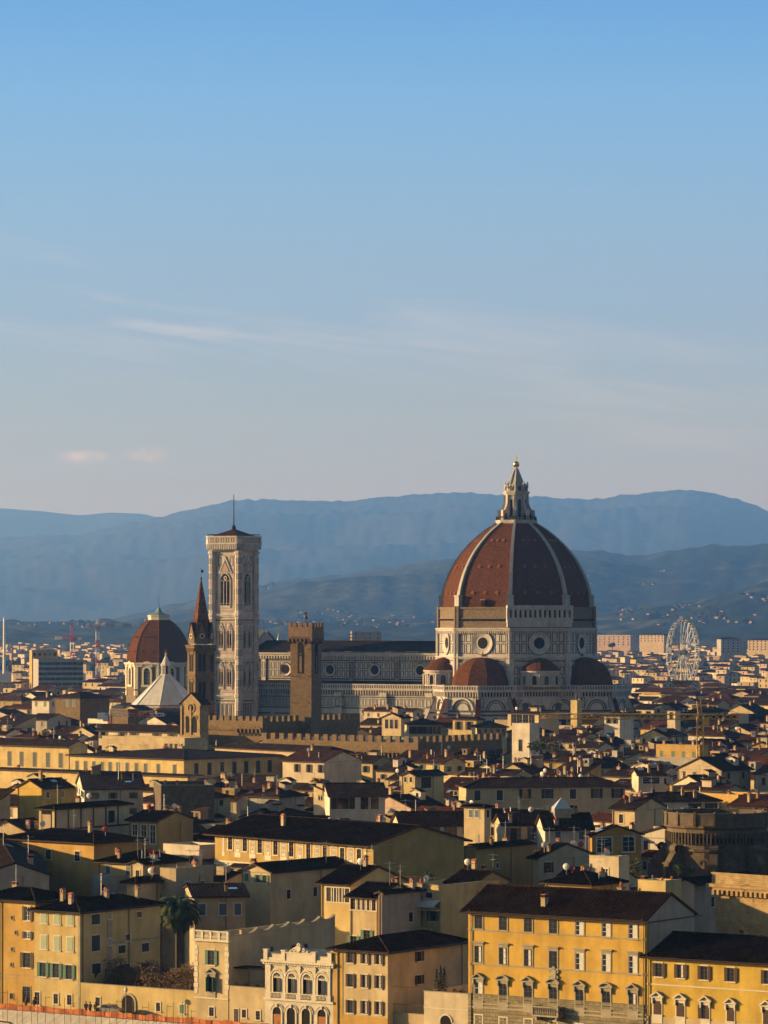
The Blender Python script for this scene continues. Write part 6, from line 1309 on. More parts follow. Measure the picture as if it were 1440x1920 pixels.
# keep-clear zones of the great monuments
for (cx, cy_, r) in ((49.6, 1350, 52), (-57, 1378, 14), (-28, 1388, 30), (10, 1365, 30), (dc.location.x, Yc, 20), (ba.location.x, Yb, 17), (ab.location.x, Ya, 6)):
    FOOT.append([(cx-r, cy_-r*.7), (cx+r, cy_-r*.7), (cx+r, cy_+r*.7), (cx-r, cy_+r*.7)])
def obox(o, L, Rr): ca, sa = math.cos(o.rotation_euler.z), math.sin(o.rotation_euler.z); FOOT.append([(o.location.x+dx*ca-dy*sa, o.location.y+dx*sa+dy*ca) for dx, dy in ((0, 0), (-L, 0), (-L, Rr), (0, Rr))])
obox(fp, Lf, Rf); obox(fw, Lw, Rw); obox(bg, 8, 5)
VIS += [(480, 860, 1345, 1290), (785, 1180, 1338, 1290), (388, 490, 1338, 1360), (238, 360, 1305, 1610), (255, 345, 1320, 1415), (352, 402, 1340, 1110), (335, 380, 1385, 1055), (375, 680, 1386, 1075), (495, 960, 1408, Yw-2), (538, 606, 1345, 1085)]

VTOP += [1210, 1290, 1010, 1150, 1300, 1215, 1310, 1342, 1383, 1170]

b = MB(); x_, y_ = -SKH['L']*.5, SKH['R']*.45; z_ = SKH['z']+2.0                # glass pyramid over the white house
b.box(x_-1.5, x_+1.5, y_-1.5, y_+1.5, SKH['z'], z_+1.2, 1); b.M = Matrix.Translation((x_, y_, 0)); b.lathe([(2.1, z_+1.2), (0, z_+3.0)], 4, R(45), 0)
for k in range(4): a_ = R(45+90*k); b.tube((2.1*math.cos(a_), 2.1*math.sin(a_), z_+1.22), (0, 0, z_+3.02), .06, 4, 2)
b.build('glass_pyramid', [pm('pale_skylight_glass', (.45, .52, .55), .2, 0, .6)[0], M['trim'], M['cwhite']], SKH['o'])
# ------------------------------------------------------------------ the rest of the old town, house by house
def sat(A, B):
    for P in (A, B):
        for i in range(4):
            ex, ey = P[(i+1) % 4][0]-P[i][0], P[(i+1) % 4][1]-P[i][1]; nx, ny = -ey, ex
            a = [p[0]*nx+p[1]*ny for p in A]; c = [p[0]*nx+p[1]*ny for p in B]
            if max(a) <= min(c) or max(c) <= min(a): return False
    return True
RF = random.Random(41)
SPEC = list(VIS)
SKYL_ = [1e9]*480                                             # per 3-pixel column, the highest row that nearer houses cover
def cover(x0, x1, y):
    for i in range(max(0, int(x0//3)), min(480, int(x1//3)+1)): SKYL_[i] = min(SKYL_[i], y)
def shows(x0, x1, y):
    return sum(1 for i in range(max(0, int(x0//3)), min(480, int(x1//3)+1)) if SKYL_[i] > y+3)
SOL = sorted([(h_[3], h_[0], h_[1], h_[4]) for h_ in [(v[0], v[1], v[2], v[3], t) for v, t in zip(VIS, VTOP)]])
cand = []; Y = 545.0
while Y < 2050:
    row_st = RF.uniform(13, 17) if Y < 1400 else RF.uniform(19, 26); half = 725*Y/FPX+12; x = -half+RF.uniform(-10, 4)
    while x < half+14:
        L, Rr = RF.uniform(7.5, 14), RF.uniform(7, 12)
        if RF.random() < .12: L *= 1.6
        cand.append((Y+RF.uniform(-5, 5), x, L, Rr, RF.choice((36, 38, 38, 40, 44, 50))+RF.uniform(-4, 4))); x += L*.8+Rr*.55+RF.uniform(.5, 4)
    Y += row_st
cand.sort(); PUT = []
si = 0
for Yc_, x, L, Rr, a in cand:
    while si < len(SOL) and SOL[si][0] <= Yc_: cover(SOL[si][1], SOL[si][2], SOL[si][3]); si += 1
    ca, sa = math.cos(R(a)), math.sin(R(a))
    foot = [(x+dx*ca+dy*sa, Yc_-dx*sa+dy*ca) for dx, dy in ((.2, -.2), (-L-.2, -.2), (-L-.2, Rr+.2), (.2, Rr+.2))]
    cx, cy2 = sum(p[0] for p in foot)/4, sum(p[1] for p in foot)/4
    if 506-.674*(cx+42.7)+24 > cy2: continue                  # the river row keeps its place
    if any(abs(q[0][0]-x) < 140 and abs(q[0][1]-Yc_) < 140 and sat(foot, q) for q in FOOT): continue
    roof = RF.choices(('gx', 'gy', 'hip', 'sl', 'flat'), (36, 20, 22, 10, 12))[0]; pitch = RF.uniform(.27, .42)
    z = RF.gauss(14.6, 1.7)+(1.2 if Yc_ > 800 else 0)+(2.5 if RF.random() < .12 else 0); z = min(max(z, 10), 21)
    if Yc_ > 1500: z -= 1
    rise = {'gx': pitch*Rr/2, 'gy': pitch*L/2, 'hip': pitch*min(L, Rr)/2, 'sl': pitch*Rr, 'flat': 1}[roof]+.6
    x0 = min(720+p[0]*FPX/p[1] for p in foot); x1 = max(720+p[0]*FPX/p[1] for p in foot)
    if x1 < -8 or x0 > 1448: continue
    for v0, v1, vb, vY in VIS:
        if vY > Yc_ and v0-2 < x1 and v1+2 > x0: z = min(z, CZ-(vb-HY)*Yc_/FPX-rise)
    if z < 6.5: continue
    yt = HY+(CZ-z-rise*.5)*FPX/Yc_
    n = shows(x0, x1, yt)
    if n < 4: continue
    cover(x0+2, x1-2, yt); FOOT.append(foot)
    PUT.append((n, Yc_, x, L, Rr, z, a, roof, pitch, x0, x1, yt))
ANCH = [(1045, 1740, 'golden palazzo'), (1330, 1780, 'deep yellow brown shuttered house'), (107, 1720, 'pale yellow corner house'), (20, 1700, 'mustard western house'), (398, 1770, 'balustraded villa'),
        (560, 1790, 'white arcaded palace'), (680, 1770, 'touching shutters house'), (570, 1650, 'teal shuttered gable house'), (550, 1580, 'frescoed palazzo'), (890, 1530, 'cream roof turret'),
        (1010, 1480, 'broad sand palazzo'), (670, 1510, 'glazed white villa'), (805, 1460, 'raised yellow attic'), (355, 1500, 'rubble stone house'), (170, 1530, 'loggia villa'), (90, 1580, 'ochre church hall'),
        (300, 1550, 'white grid window house'), (100, 1480, 'yellow arched gable house'), (60, 1410, 'five window lit palace'), (300, 1430, 'twelve window gallery palace'), (570, 1440, 'slant shadow ivory house'),
        (640, 1390, 'crenellated palace'), (980, 1380, 'square white tower'), (870, 1360, 'upright yellow shuttered house'), (1160, 1360, 'square white capped house'), (1313, 1390, 'yellow crane'),
        (1265, 1345, 'little white belfry'), (1345, 1580, 'dark stone apse'), (1160, 1580, 'burnt orange house'), (1400, 1690, 'bracketed stone palace'), (790, 1690, 'stacked balcony house'), (150, 1320, 'tall brown stone house'),
        (300, 1300, 'baptistery'), (1282, 1240, 'ferris wheel'), (1110, 1310, 'cathedral apse'), (360, 1340, 'bell gable'), (330, 1720, 'palm tree'), (1245, 1460, 'three light window house'), (1070, 1550, 'glass pyramid skylight')]
WORD = {'cream': 'cream', 'pale_yellow': 'pale yellow', 'ochre': 'ochre', 'yellow': 'bright yellow', 'white': 'white', 'grey': 'grey', 'beige': 'beige', 'pink': 'dusty pink', 'sand': 'sand coloured', 'ivory': 'ivory', 'brown': 'brown', 'orange': 'orange', 'mustard': 'mustard'}
RWORD = {'gx': 'long ridged', 'gy': 'gable fronted', 'hip': 'hip roofed', 'sl': 'lean-to roofed', 'flat': 'flat topped'}
CW = ['chimneyless', 'one chimney', 'two chimneys', 'three chimneys', 'four chimneys']
USED = set()
def name_it(px, py, wall, roof, ch, tile):
    an = sorted(ANCH, key=lambda q: (q[0]-px)**2+(2.2*(q[1]-py))**2)
    for lvl in range(6):
        for ax, ay, ph in an[:4 if lvl < 3 else 9]:
            dx, dy = px-ax, py-ay
            if abs(dx) > 2.0*abs(dy): d = ('just ' if abs(dx) < 70 else 'farther ')+('west of' if dx < 0 else 'east of')
            elif dy < 0: d = ('right behind' if dy > -25 else 'well behind')
            else: d = ('directly before' if dy < 25 else 'well before')
            if lvl in (2, 4): d = {'w': 'north', 'e': 'south'}[('w' if dy < 0 else 'e')]+('-west' if dx < 0 else '-east')+' of'
            t = '%s %s house%s, %s the %s' % (WORD[wall], RWORD[roof], ' with '+CW[ch] if ch else ' without chimneys', d, ph)
            if lvl in (1, 3, 4, 5): t = ('tiny ' if py < 1330 else 'small ' if lvl == 1 else 'dark tiled ' if tile in (1, 3) else 'russet tiled ')+t
            if lvl == 5: t = t.replace(', ', ', one row '+('up ' if dy < 0 else 'down ')+'and ', 1)
            if t not in USED: USED.add(t); return t
    t += ' among close neighbours'; USED.add(t); return t
NKEEP = 236
PUT.sort(key=lambda q: q[1]); keep = PUT[:NKEEP]; rest = PUT[NKEEP:]
print('filler', len(PUT), 'kept', len(keep), 'to Y', keep[-1][1])
for n, Yc_, x, L, Rr, z, a, roof, pitch, x0, x1, yt in keep:
    wall = RF.choices(('cream', 'pale_yellow', 'ochre', 'white', 'grey', 'beige', 'pink', 'sand', 'ivory', 'mustard', 'orange'), (18, 12, 6, 14, 7, 12, 7, 10, 12, 5, 1))[0]; tile = RF.choices((0, 1, 2, 3, 4), (30, 30, 14, 20, 6))[0]
    ch = RF.choice((0, 1, 1, 2, 2, 3)) if Yc_ < 1250 else RF.choice((0, 0, 1, 1))
    house_m(x, Yc_, L, Rr, z, a, roof, wall, tile, pitch, RF.uniform(.45, .8), name_it((x0+x1)/2, yt, wall, roof, ch, tile), 'house', 'house', 'auto', ch, group='houses of the old town', mount=Yc_ < 1150)
# ------------------------------------------------------------------ the town beyond: too many roofs to count
def town_house(b, X, Y, L, Rr, z, a, pitch, kw, kr, flat=False):
    b.M = Matrix.Translation((X, Y, 0)) @ Matrix.Rotation(R(-a), 4, 'Z')
    for P in ([(-L, 0, 0), (0, 0, 0), (0, 0, z), (-L, 0, z)], [(0, 0, 0), (0, Rr, 0), (0, Rr, z), (0, 0, z)], [(-L, Rr, 0), (-L, 0, 0), (-L, 0, z), (-L, Rr, z)], [(0, Rr, 0), (-L, Rr, 0), (-L, Rr, z), (0, Rr, z)]): b.poly(P, kw)
    if flat: b.poly([(-L, 0, z), (0, 0, z), (0, Rr, z), (-L, Rr, z)], kr)
    else:
        zr = z+pitch*Rr/2
        b.poly([(-L-.5, -.5, z-.1), (.5, -.5, z-.1), (.5, Rr/2, zr), (-L-.5, Rr/2, zr)], kr); b.poly([(-L-.5, Rr/2, zr), (.5, Rr/2, zr), (.5, Rr+.5, z-.1), (-L-.5, Rr+.5, z-.1)], kr)
        for x in (0, -L): b.poly([(x, 0, z), (x, Rr, z), (x, Rr/2, zr-.1)], kw)
    for face, ln in (('l', L), ('r', Rr)) if Y < 3600 else ():
        nw = int(ln/4.2)
        for r in range(max(1, int((z-3)/3.6)) if z < 26 else 6):
            for i in range(nw):
                u = (i+.5)/nw*ln; zz = z-2.2-r*3.5
                if zz < 2: continue
                if face == 'l': b.poly([(-u-.5, -.04, zz), (-u+.5, -.04, zz), (-u+.5, -.04, zz+1.5), (-u-.5, -.04, zz+1.5)], 8)
                else: b.poly([(.04, u-.5, zz), (.04, u+.5, zz), (.04, u+.5, zz+1.5), (.04, u-.5, zz+1.5)], 8)
TM = [STU['cream'], STU['white'], STU['sand'], STU['ivory'], STU['pink'], TIL[0], TIL[2], TIL[3], M['void'], STU['brown']]
b = MB()
for n, Yc_, x, L, Rr, z, a, roof, pitch, x0, x1, yt in rest: town_house(b, x, Yc_, L, Rr, z, a, pitch, RF.choice((0, 0, 1, 2, 3, 4)), RF.choice((5, 5, 6, 7)), roof == 'flat')
tag(b.build('distant_town_roofs', TM), kind='stuff')
# plain and hill-foot suburbs: pale walls catching the sun
b = MB(); tb = MB(); r = random.Random(5)
def ground_z(X, Y): return 0
def suburb(n, px0, px1, y0, y1, hmin, hmax, lmin, lmax, pale):
    for _ in range(n):
        px = r.uniform(px0, px1); yy = y0+(y1-y0)*r.random()**1.25; Y = FPX*CZ/(yy-HY); X = (px-720)*Y/FPX
        if Y < 2060: continue
        z = r.uniform(hmin, hmax); k = r.choice((1, 3, 0, 0, 4, 2)) if r.random() < pale else r.choice((0, 2, 4))
        for_b = MB.__new__(MB); town_house(b, X, Y, r.uniform(lmin, lmax), r.uniform(lmin, lmax)*.8, z, r.choice((34, 38, 50, 62))+r.uniform(-6, 6), .3, k, r.choice((5, 5, 6, 7)), r.random() < .35)
suburb(900, -10, 1450, 1173, 1196, 5, 11, 5, 11, .6)
suburb(900, -10, 1450, 1188, 1330, 7, 14, 7, 14, .4)
suburb(420, -10, 300, 1176, 1250, 7, 14, 7, 16, .5)
suburb(560, 1100, 1450, 1182, 1290, 7, 14, 7, 15, .5)
tag(b.build('distant_suburb', TM), kind='stuff')
# villages and farmhouses on the slopes
def on_hill(px, py, Y): p = at(px, py, Y); return p
b = MB()
def hill_houses(n, px0, px1, y0, y1, hills):
    dg = bpy.context.evaluated_depsgraph_get()
    for _ in range(n):
        px, py = r.gauss((px0+px1)/2, (px1-px0)/3.5), r.gauss((y0+y1)/2, (y1-y0)/3.5)
        d = (at(px, py, 1000)-cam.location).normalized()
        best = None
        for o in hills:
            ok, loc, nn, _ = o.ray_cast(cam.location, d)
            if ok and (best is None or loc.y < best.y): best = loc
        if best is None: continue
        if r.random() < .5: continue
        town_house(b, best.x, best.y, r.uniform(5, 9), r.uniform(4, 7), best.z+r.uniform(2.5, 5), 38+r.uniform(-14, 20), .3, 9, r.choice((5, 6)))
HL = [bpy.data.objects[n_] for n_ in ('foothills', 'hills')]
bpy.context.view_layer.update()
for q in ((10, 1205, 1250, 1068, 1076), (5, 1205, 1230, 1092, 1102), (8, 1100, 1115, 1085, 1100), (9, 1160, 1190, 1140, 1146), (14, 1250, 1300, 1130, 1142), (26, 1310, 1380, 1150, 1168), (40, 1120, 1440, 1150, 1172), (16, 1380, 1440, 1110, 1140),
          (14, 500, 520, 1085, 1110), (45, 490, 620, 1158, 1176), (40, 620, 700, 1152, 1172), (30, 700, 820, 1150, 1174), (6, 830, 860, 1130, 1140), (34, 20, 240, 1165, 1176), (10, 590, 660, 1142, 1152)):
    hill_houses(*q, HL)
tag(b.build('hillside_villages', TM), kind='stuff')
HV = b
# dark tree masses among the suburbs and on the slopes
def clump(b, X, Y, z, rad, m):
    n = 7
    for k in range(n):
        a = 2*math.pi*k/n+r.random(); rr = rad*r.uniform(.2, .7); c = Vector((X+rr*math.cos(a), Y+rr*math.sin(a), z+rad*r.uniform(.4, 1.1)))
        s = rad*r.uniform(.35, .65); P = [c+Vector((s*math.cos(t), s*math.sin(t)*.8, 0)) for t in (0, 1.05, 2.1, 3.14, 4.2, 5.24)]; up, dn = c+Vector((0, 0, s*.9)), c-Vector((0, 0, s*.8))
        for i in range(6): b.poly([P[i], P[(i+1) % 6], up], m); b.poly([P[(i+1) % 6], P[i], dn], m)
b = MB(); TRM = [noisy('distant_foliage', (.018, .03, .014), (.04, .05, .022), .4, .95, 0), noisy('distant_bare_trees', (.05, .04, .028), (.075, .06, .04), .4, .95, 0)]
for _ in range(2200):
    px = r.uniform(-10, 1450); yy = r.uniform(1172, 1262); Y = FPX*CZ/(yy-HY)
    if Y < 2000: continue
    clump(b, (px-720)*Y/FPX, Y, -1, r.uniform(4, 9), r.choice((0, 0, 1)))
for vx, vy, vz in HV.v[::9]:
    if r.random() < .6: clump(b, vx+r.uniform(-25, 25), vy+r.uniform(-20, 20), vz-r.uniform(4, 9), r.uniform(4, 9), 0)
tag(b.build('distant_trees', TRM), kind='stuff')
# ------------------------------------------------------------------ cranes, wheel, far blocks
def lattice(b, p, q, w, m, m2=None, seg=1.6):
    """square lattice mast or jib from p to q"""
    p, q = Vector(p), Vector(q); d = (q-p).normalized(); up = Vector((0, 0, 1)) if abs(d.z) < .9 else Vector((0, 1, 0))
    s = d.cross(up).normalized()*w/2; t = s.cross(d).normalized()*w/2; n = max(2, int((q-p).length/seg)); C = [s+t, s-t, -s-t, -s+t]
    for i in range(n):
        a, e = p+(q-p)*i/n, p+(q-p)*(i+1)/n; mm = m if (m2 is None or (i//4) % 2 == 0) else m2
        for k in range(4):
            j = (k+1) % 4; b.tube(a+C[k], e+C[k], w*.09, 4, mm); b.tube(a+C[k], e+C[j], w*.065, 3, mm)
CM = [M['crane'], M['cred'], M['cwhite'], M['gutter'], M['concrete']]
def crane(px, yb, Y, mast, jl, cl, jdir, cols, label, w=1.6, apex=4.0, luff=0):
    p = at(px, yb, Y); o = empty('tower_crane', (p.x, Y, 0), jdir, label=label, cat='crane')
    c1, c2 = cols
    b = MB(); lattice(b, (0, 0, 0), (0, 0, p.z), w, c1, c2 if mast else None); b.build('mast', CM, o)
    b = MB(); lattice(b, (0, 0, p.z), (-jl, 0, p.z+luff), w*.8, c1, c2); b.tube((-.5, 0, p.z+apex), (-jl*.7, 0, p.z+luff*.7+.6), .06, 3, 3); b.build('jib', CM, o)
    b = MB(); lattice(b, (0, 0, p.z), (cl, 0, p.z), w*.7, c1); b.box(cl-2.4, cl, -1, 1, p.z-1.6, p.z+.6, 2 if cols != (0, None) else 4); b.build('counter_jib', CM, o)
    b = MB(); lattice(b, (0, 0, p.z), (-.4, 0, p.z+apex), w*.6, c1, None, 1.0); b.box(.6, 2.2, -.8, .8, p.z-2.2, p.z-.2, c1); b.tube((-.4, 0, p.z+apex), (cl*.9, 0, p.z+.5), .06, 3, 3); b.build('cab', CM, o)
    return o
crane(1313, 1344, 900, False, 40, 12, R(-6), (0, None), 'yellow tower crane with a long zigzag jib beside the cathedral apse')
crane(206, 1340, 1190, True, 18, 4, R(178), (2, 1), 'short white and red crane jib with a white counterweight, west of the baptistery', 1.2, 1.5)
crane(135, 1196, 2500, True, 12, 7, R(10), (1, 2), 'red and white tower crane, the lower of two cranes above the western suburb', 2.2, 9)
crane(183, 1172, 2700, True, 32, 9, R(176), (2, 1), 'tall white and red tower crane with a long red jib above the western suburb', 2.2, 4)
Yw_ = 2300; p = at(1281, 1224, Yw_); fwh = empty('ferris_wheel', (p.x, Yw_, 0), R(60), label='tall white ferris wheel seen nearly edge on, on the plain past the cathedral', cat='ferris wheel')
hz, RW = p.z, 22.0; n = 24
b = MB()
for yy in (-1.3, 1.3):
    for rr, t in ((RW, .3), (RW-1.6, .2)):
        for k in range(48): A, B = 2*math.pi*k/48, 2*math.pi*(k+1)/48; b.tube((rr*math.cos(A), yy, hz+rr*math.sin(A)), (rr*math.cos(B), yy, hz+rr*math.sin(B)), t, 4, 0)
for k in range(48):
    A = 2*math.pi*k/48; b.tube((RW*math.cos(A), -1.3, hz+RW*math.sin(A)), (RW*math.cos(A), 1.3, hz+RW*math.sin(A)), .1, 3, 0); b.tube((RW*math.cos(A), -1.3, hz+RW*math.sin(A)), ((RW-1.6)*math.cos(A+.07), -1.3, hz+(RW-1.6)*math.sin(A+.07)), .1, 3, 0)
rim = b.build('rim', M['wheel'], fwh)
b = MB()
for k in range(n):
    A = 2*math.pi*k/n
    for yy in (-1.3, 1.3): b.tube((0, yy*1.5, hz), (RW*math.cos(A), yy, hz+RW*math.sin(A)), .17, 3, 0)
b.build('spoke', M['wheel'], rim)
b = MB(); b.M = Matrix.Translation((0, 0, hz)) @ Matrix.Rotation(R(90), 4, 'X'); b.lathe([(1.4, -2.6), (1.4, 2.6)], 12, 0, 0); b.build('hub', M['pipe'], fwh)
for s in (-1, 1):
    for x in (-9, 9): b = MB(); b.tube((x, s*5.0, 0), (0, s*2.4, hz), .45, 5, 0, .3); b.build('leg', M['wheel'], fwh)
g0 = None
for k in range(n):
    A = 2*math.pi*k/n
    if g0 is None:
        b = MB(); b.lathe([(.3, -2.1), (1.0, -1.9), (1.1, -.9), (.9, -.3), (.2, 0)], 8, 0, 0); b.lathe([(1.12, -1.4), (1.12, -.8)], 8, 0, 1, cap=False); g0 = b.build('gondola', [M['wheel'], M['glass']], fwh); g = g0
    else: g = inst(g0, fwh)
    g.location = (RW*math.cos(A), 0, hz+RW*math.sin(A))
# far blocks one can tell apart
def block(px, y, Y, wl, wr, wall, a, label, nl, nr, rows, roof='flat', sh='n'):
    H = house(px, y, 0, wl, wr, a=a, Y=Y, roof=roof, wall=wall, tile=0, label=label, name='apartment_block', cat='apartment block', win=[], chim=0, seed=1, vis=0)
    for face, nn in (('l', nl), ('r', nr)):
        for r_ in range(rows):
            for i in range(nn): put_win(H, small_win(1.6, 1.7, sh), face, (i+.5)/nn*(H['L'] if face == 'l' else H['R']), H['z']-2.6-r_*3.2)
    return H
block(72, 1239, 2250, 10, 84, 'grey', 80, 'pale grey apartment block with rows of dark balconies, behind the red and white crane', 0, 8, 5, sh='do')
block(60, 1222, 2300, 5, 48, 'mustard', 80, 'ochre apartment block with a flat top, west of the lower crane', 0, 5, 3)
block(1182, 1192, 4600, 62, 10, 'pink', 30, 'salmon orange apartment block with four floors, right past the cathedral dome', 7, 0, 4, 'flat', 'w')
block(1352, 1198, 4200, 8, 36, 'grey', 70, 'grey apartment block with dark recessed balconies, just east of the ferris wheel', 0, 4, 5, 'hip')
block(1386, 1203, 4400, 28, 14, 'grey', 34, 'pale grey apartment block with five window rows, on the eastern plain', 4, 2, 4)
block(1446, 1200, 4300, 44, 10, 'sand', 36, 'sand coloured apartment block with a tiled roof at the far eastern edge', 6, 0, 4, 'hip')
block(1245, 1190, 4700, 46, 8, 'beige', 40, 'long beige apartment block west of the ferris wheel', 7, 0, 3, 'hip')
block(715, 1186, 3400, 55, 40, 'brown', 60, 'dark brown slab of flats above the nave roof', 6, 4, 3)
# thin stack on the plain
p = at(8, 1157, 3600); b = MB(); b.lathe([(1.6, 0), (1.0, p.z)], 12, 0, 0); o = b.build('factory_chimney', M['cwhite']); o.location = (p.x, 3600, 0); tag(o, 'thin white factory chimney on the western plain', 'chimney')
p = at(1440, 1170, 3500); 
# ------------------------------------------------------------------ plants
LEAF = noisy('green_leaves', (.030, .050, .016), (.065, .085, .028), 2.5, .7, 0)
LEAFD = noisy('dark_leaves', (.012, .024, .010), (.028, .042, .018), 2.5, .7, 0)
LEAFY = noisy('yellowing_leaves', (.10, .10, .025), (.16, .14, .04), 2.5, .7, 0)
TWIG = noisy('bare_vine_twigs', (.11, .07, .045), (.18, .125, .085), 3, .9, 0)
BARK = noisy('palm_bark', (.06, .045, .03), (.10, .075, .05), 4, .95, .4)
rp = random.Random(77)
def leafball(b, c, rx, ry, rz, n, s, m=0, ms=1):
    for _ in range(n):
        d = Vector((rp.gauss(0, 1), rp.gauss(0, 1), rp.gauss(0, 1))).normalized()*(rp.random()**.45); p = Vector(c)+Vector((d.x*rx, d.y*ry, d.z*rz))
        u = Vector((rp.gauss(0, 1), rp.gauss(0, 1), rp.gauss(0, .6))).normalized(); v = u.cross(Vector((rp.gauss(0, 1), rp.gauss(0, 1), rp.gauss(0, 1)))).normalized(); k = s*rp.uniform(.6, 1.3)
        b.poly([p-u*k, p+v*k*.45, p+u*k, p-v*k*.45], m if ms == 1 or rp.random() < .6 else ms)
def shrub(px, y, Y, rx, rz, label, mats=(0, 1), n=160, s=.16, name='shrub', pot=False, group=None):
    p = at(px, y, Y); o = empty(name, tuple(p), 0, label=label, cat='plant', group=group); b = MB()
    for _ in range(3): leafball(b, (rp.uniform(-.4, .4)*rx, rp.uniform(-.3, .3)*rx, rz*rp.uniform(.8, 1.2)), rx*.7, rx*.7, rz*.8, n//3, s, mats[0], mats[1])
    b.build('foliage', [LEAF, LEAFD, LEAFY], o)
    b = MB()
    if pot: b.lathe([(.22, -.02), (.32, .45), (.36, .5)], 10, 0, 0); b.tube((0, 0, .4), (0, 0, rz), .05, 5, 0)
    else:
        for k in range(4): b.tube((0, 0, -.3), (rp.uniform(-.5, .5)*rx, rp.uniform(-.5, .5)*rx, rz*rp.uniform(.8, 1.3)), .05, 4, 0)
    b.build('pot' if pot else 'stem', M['terra'] if pot else BARK, o)
    return o
# palm
Yp_ = 541; p = at(333, 1702, Yp_); pal = empty('palm_tree', (p.x, Yp_, 0), 0, label='tall date palm with a shaggy crown and orange fruit stalks behind the garden wall', cat='palm tree')
b = MB(); prof = [(.42, 0), (.36, 2)]+[(.34+.035*(k % 2), 2+k*.35) for k in range(int((p.z-3)/.35))]+[(.5, p.z-.7), (.55, p.z-.2), (.3, p.z+.2)]; b.lathe(prof, 10, 0, 0); b.build('trunk', BARK, pal)
b = MB()
for k in range(190):
    az = rp.uniform(0, 2*math.pi); el = rp.uniform(-35, 78); Lf_ = rp.uniform(3.4, 4.7); d = Vector((math.cos(az), math.sin(az), 0)); e0 = R(el); P = []
    q = Vector((0, 0, p.z)); e = e0; n_ = 9
    for i in range(n_+1): P.append(q.copy()); q = q+(d*math.cos(e)+Vector((0, 0, math.sin(e))))*Lf_/n_; e -= R(9+max(0, el)*.09)
    sd_ = Vector((-d.y, d.x, 0)); mm = 1 if el < 0 and rp.random() < .5 else (0 if rp.random() < .7 else 1)
    for i in range(n_):
        b.tube(P[i], P[i+1], .03, 3, mm)
        for s_ in (-1, 1):
            for h_ in (0, .33, .66):
                a_ = P[i]+(P[i+1]-P[i])*h_; t_ = (i+h_)/n_; ll = 1.0*math.sin(math.pi*min(1, .15+t_*.85))**.6*rp.uniform(.8, 1.1); tip = a_+sd_*s_*ll*.75+(P[i+1]-P[i]).normalized()*ll*.6-Vector((0, 0, ll*.28))
                w_ = (P[i+1]-P[i]).normalized()*.11; b.poly([a_-w_, a_+w_, tip], mm)
b.build('crown', [LEAF, LEAFD], pal)
b = MB()
for k in range(9):
    az = rp.uniform(2.6, 5.2); q = Vector((.7*math.cos(az), .7*math.sin(az), p.z-rp.uniform(.1, .8))); b.tube((0, 0, p.z), q, .03, 3, 0)
    for _ in range(26): c = q+Vector((rp.gauss(0, .16), rp.gauss(0, .16), rp.gauss(-.2, .2))); b.lathe([(0, c.z-.06), (.06, c.z), (0, c.z+.06)], 5, 0, 0, (c.x, c.y), cap=False)
b.build('fruit', pm('orange_dates', (.50, .16, .03), .6)[0], pal)
# bare vine hedge on the garden terrace
hg = empty('vine_hedge', (GW['X'], GW['Y'], 0), R(-AF), label='long bare brown tangle of vines on the garden terrace below the shaded wall', cat='hedge')
b = MB(); Lh = GW['L']
for _ in range(8500):
    x = -Lh*rp.uniform(.02, .93); yb_ = rp.uniform(3.5, 7.5); zc = 3.4+rp.random()**1.3*(2.6+.6*math.sin(x*.9)+.4*math.sin(x*2.3)); q = Vector((x, yb_, zc)); d = Vector((rp.gauss(0, 1), rp.gauss(0, 1), rp.gauss(.2, .8))).normalized()*rp.uniform(.3, .8)
    s_ = d.cross(Vector((0, 1, .3))).normalized()*.05; b.poly([q-d*.5-s_, q-d*.5+s_, q+d*.5+s_*.4, q+d*.5-s_*.4], 0 if rp.random() < .97 else 1)
for k in range(14): b.tube((-Lh*(k+.5)/14, 5, 2.4), (-Lh*(k+.5)/14+rp.uniform(-.3, .3), 5, 5.2), .07, 5, 0)
b.build('vine', [TWIG, LEAFD], hg)
shrub(179, 1830, GW['Y']+14, .32, .4, 'dark leafy bush poking above the western end of the bare vines')
# potted cypresses and plants on the gatehouse terrace
Yg_ = FL(840)+2.5
for px, hgt, lb in ((819, 3.4, 'first'), (826, 3.9, 'tallest, middle'), (833, 3.6, 'last')):
    zt = GATE['z']; P = at(px, 1875, Yg_); o = empty('cypress', (P.x, Yg_, zt), 0, label='%s of three slim dark potted cypresses on the white gatehouse terrace' % lb, cat='plant'); b = MB()
    for i in range(14): t = i/13; leafball(b, (0, 0, .5+hgt*t*.9), .52*(1-t)**.7+.06, .52*(1-t)**.7+.06, .25, 26, .13, 1, 1)
    b.build('foliage', [LEAF, LEAFD], o); b = MB(); b.lathe([(.2, 0), (.3, .45), (.34, .5)], 10, 0, 0); b.tube((0, 0, .3), (0, 0, hgt*.6), .05, 5, 0); b.build('pot', M['terra'], o)
for i, (px, lb) in enumerate(((806, 'round leafy bush in the western corner of the gatehouse terrace'), (853, 'low leafy plant in a terracotta pot, east of the cypresses'), (866, 'low leafy plant in a terracotta pot at the palazzo end of the gatehouse terrace'))): 
    o = shrub(px, 1876, Yg_+.5, .55, .6, lb, n=110, s=.13, pot=True); o.location.z = GATE['z']
# balcony plants of the golden palazzo
for px, lb in ((1018, 'yellow green potted bush on the western end of the palazzo balcony'), (1056, 'yellow green potted bush on the eastern end of the palazzo balcony')):
    u = upx(P7, 'l', px); ca, sa = math.cos(R(AF)), math.sin(R(AF)); x_, y_ = -u, -.75; zb2 = zpx(P7, 'l', 1031, 1902)
    o = shrub(px, 1890, FL(px), .55, .75, lb, mats=(2, 0), n=150, s=.12, pot=True); o.location = (P7['X']+x_*ca+y_*sa, P7['Y']-x_*sa+y_*ca, zb2)
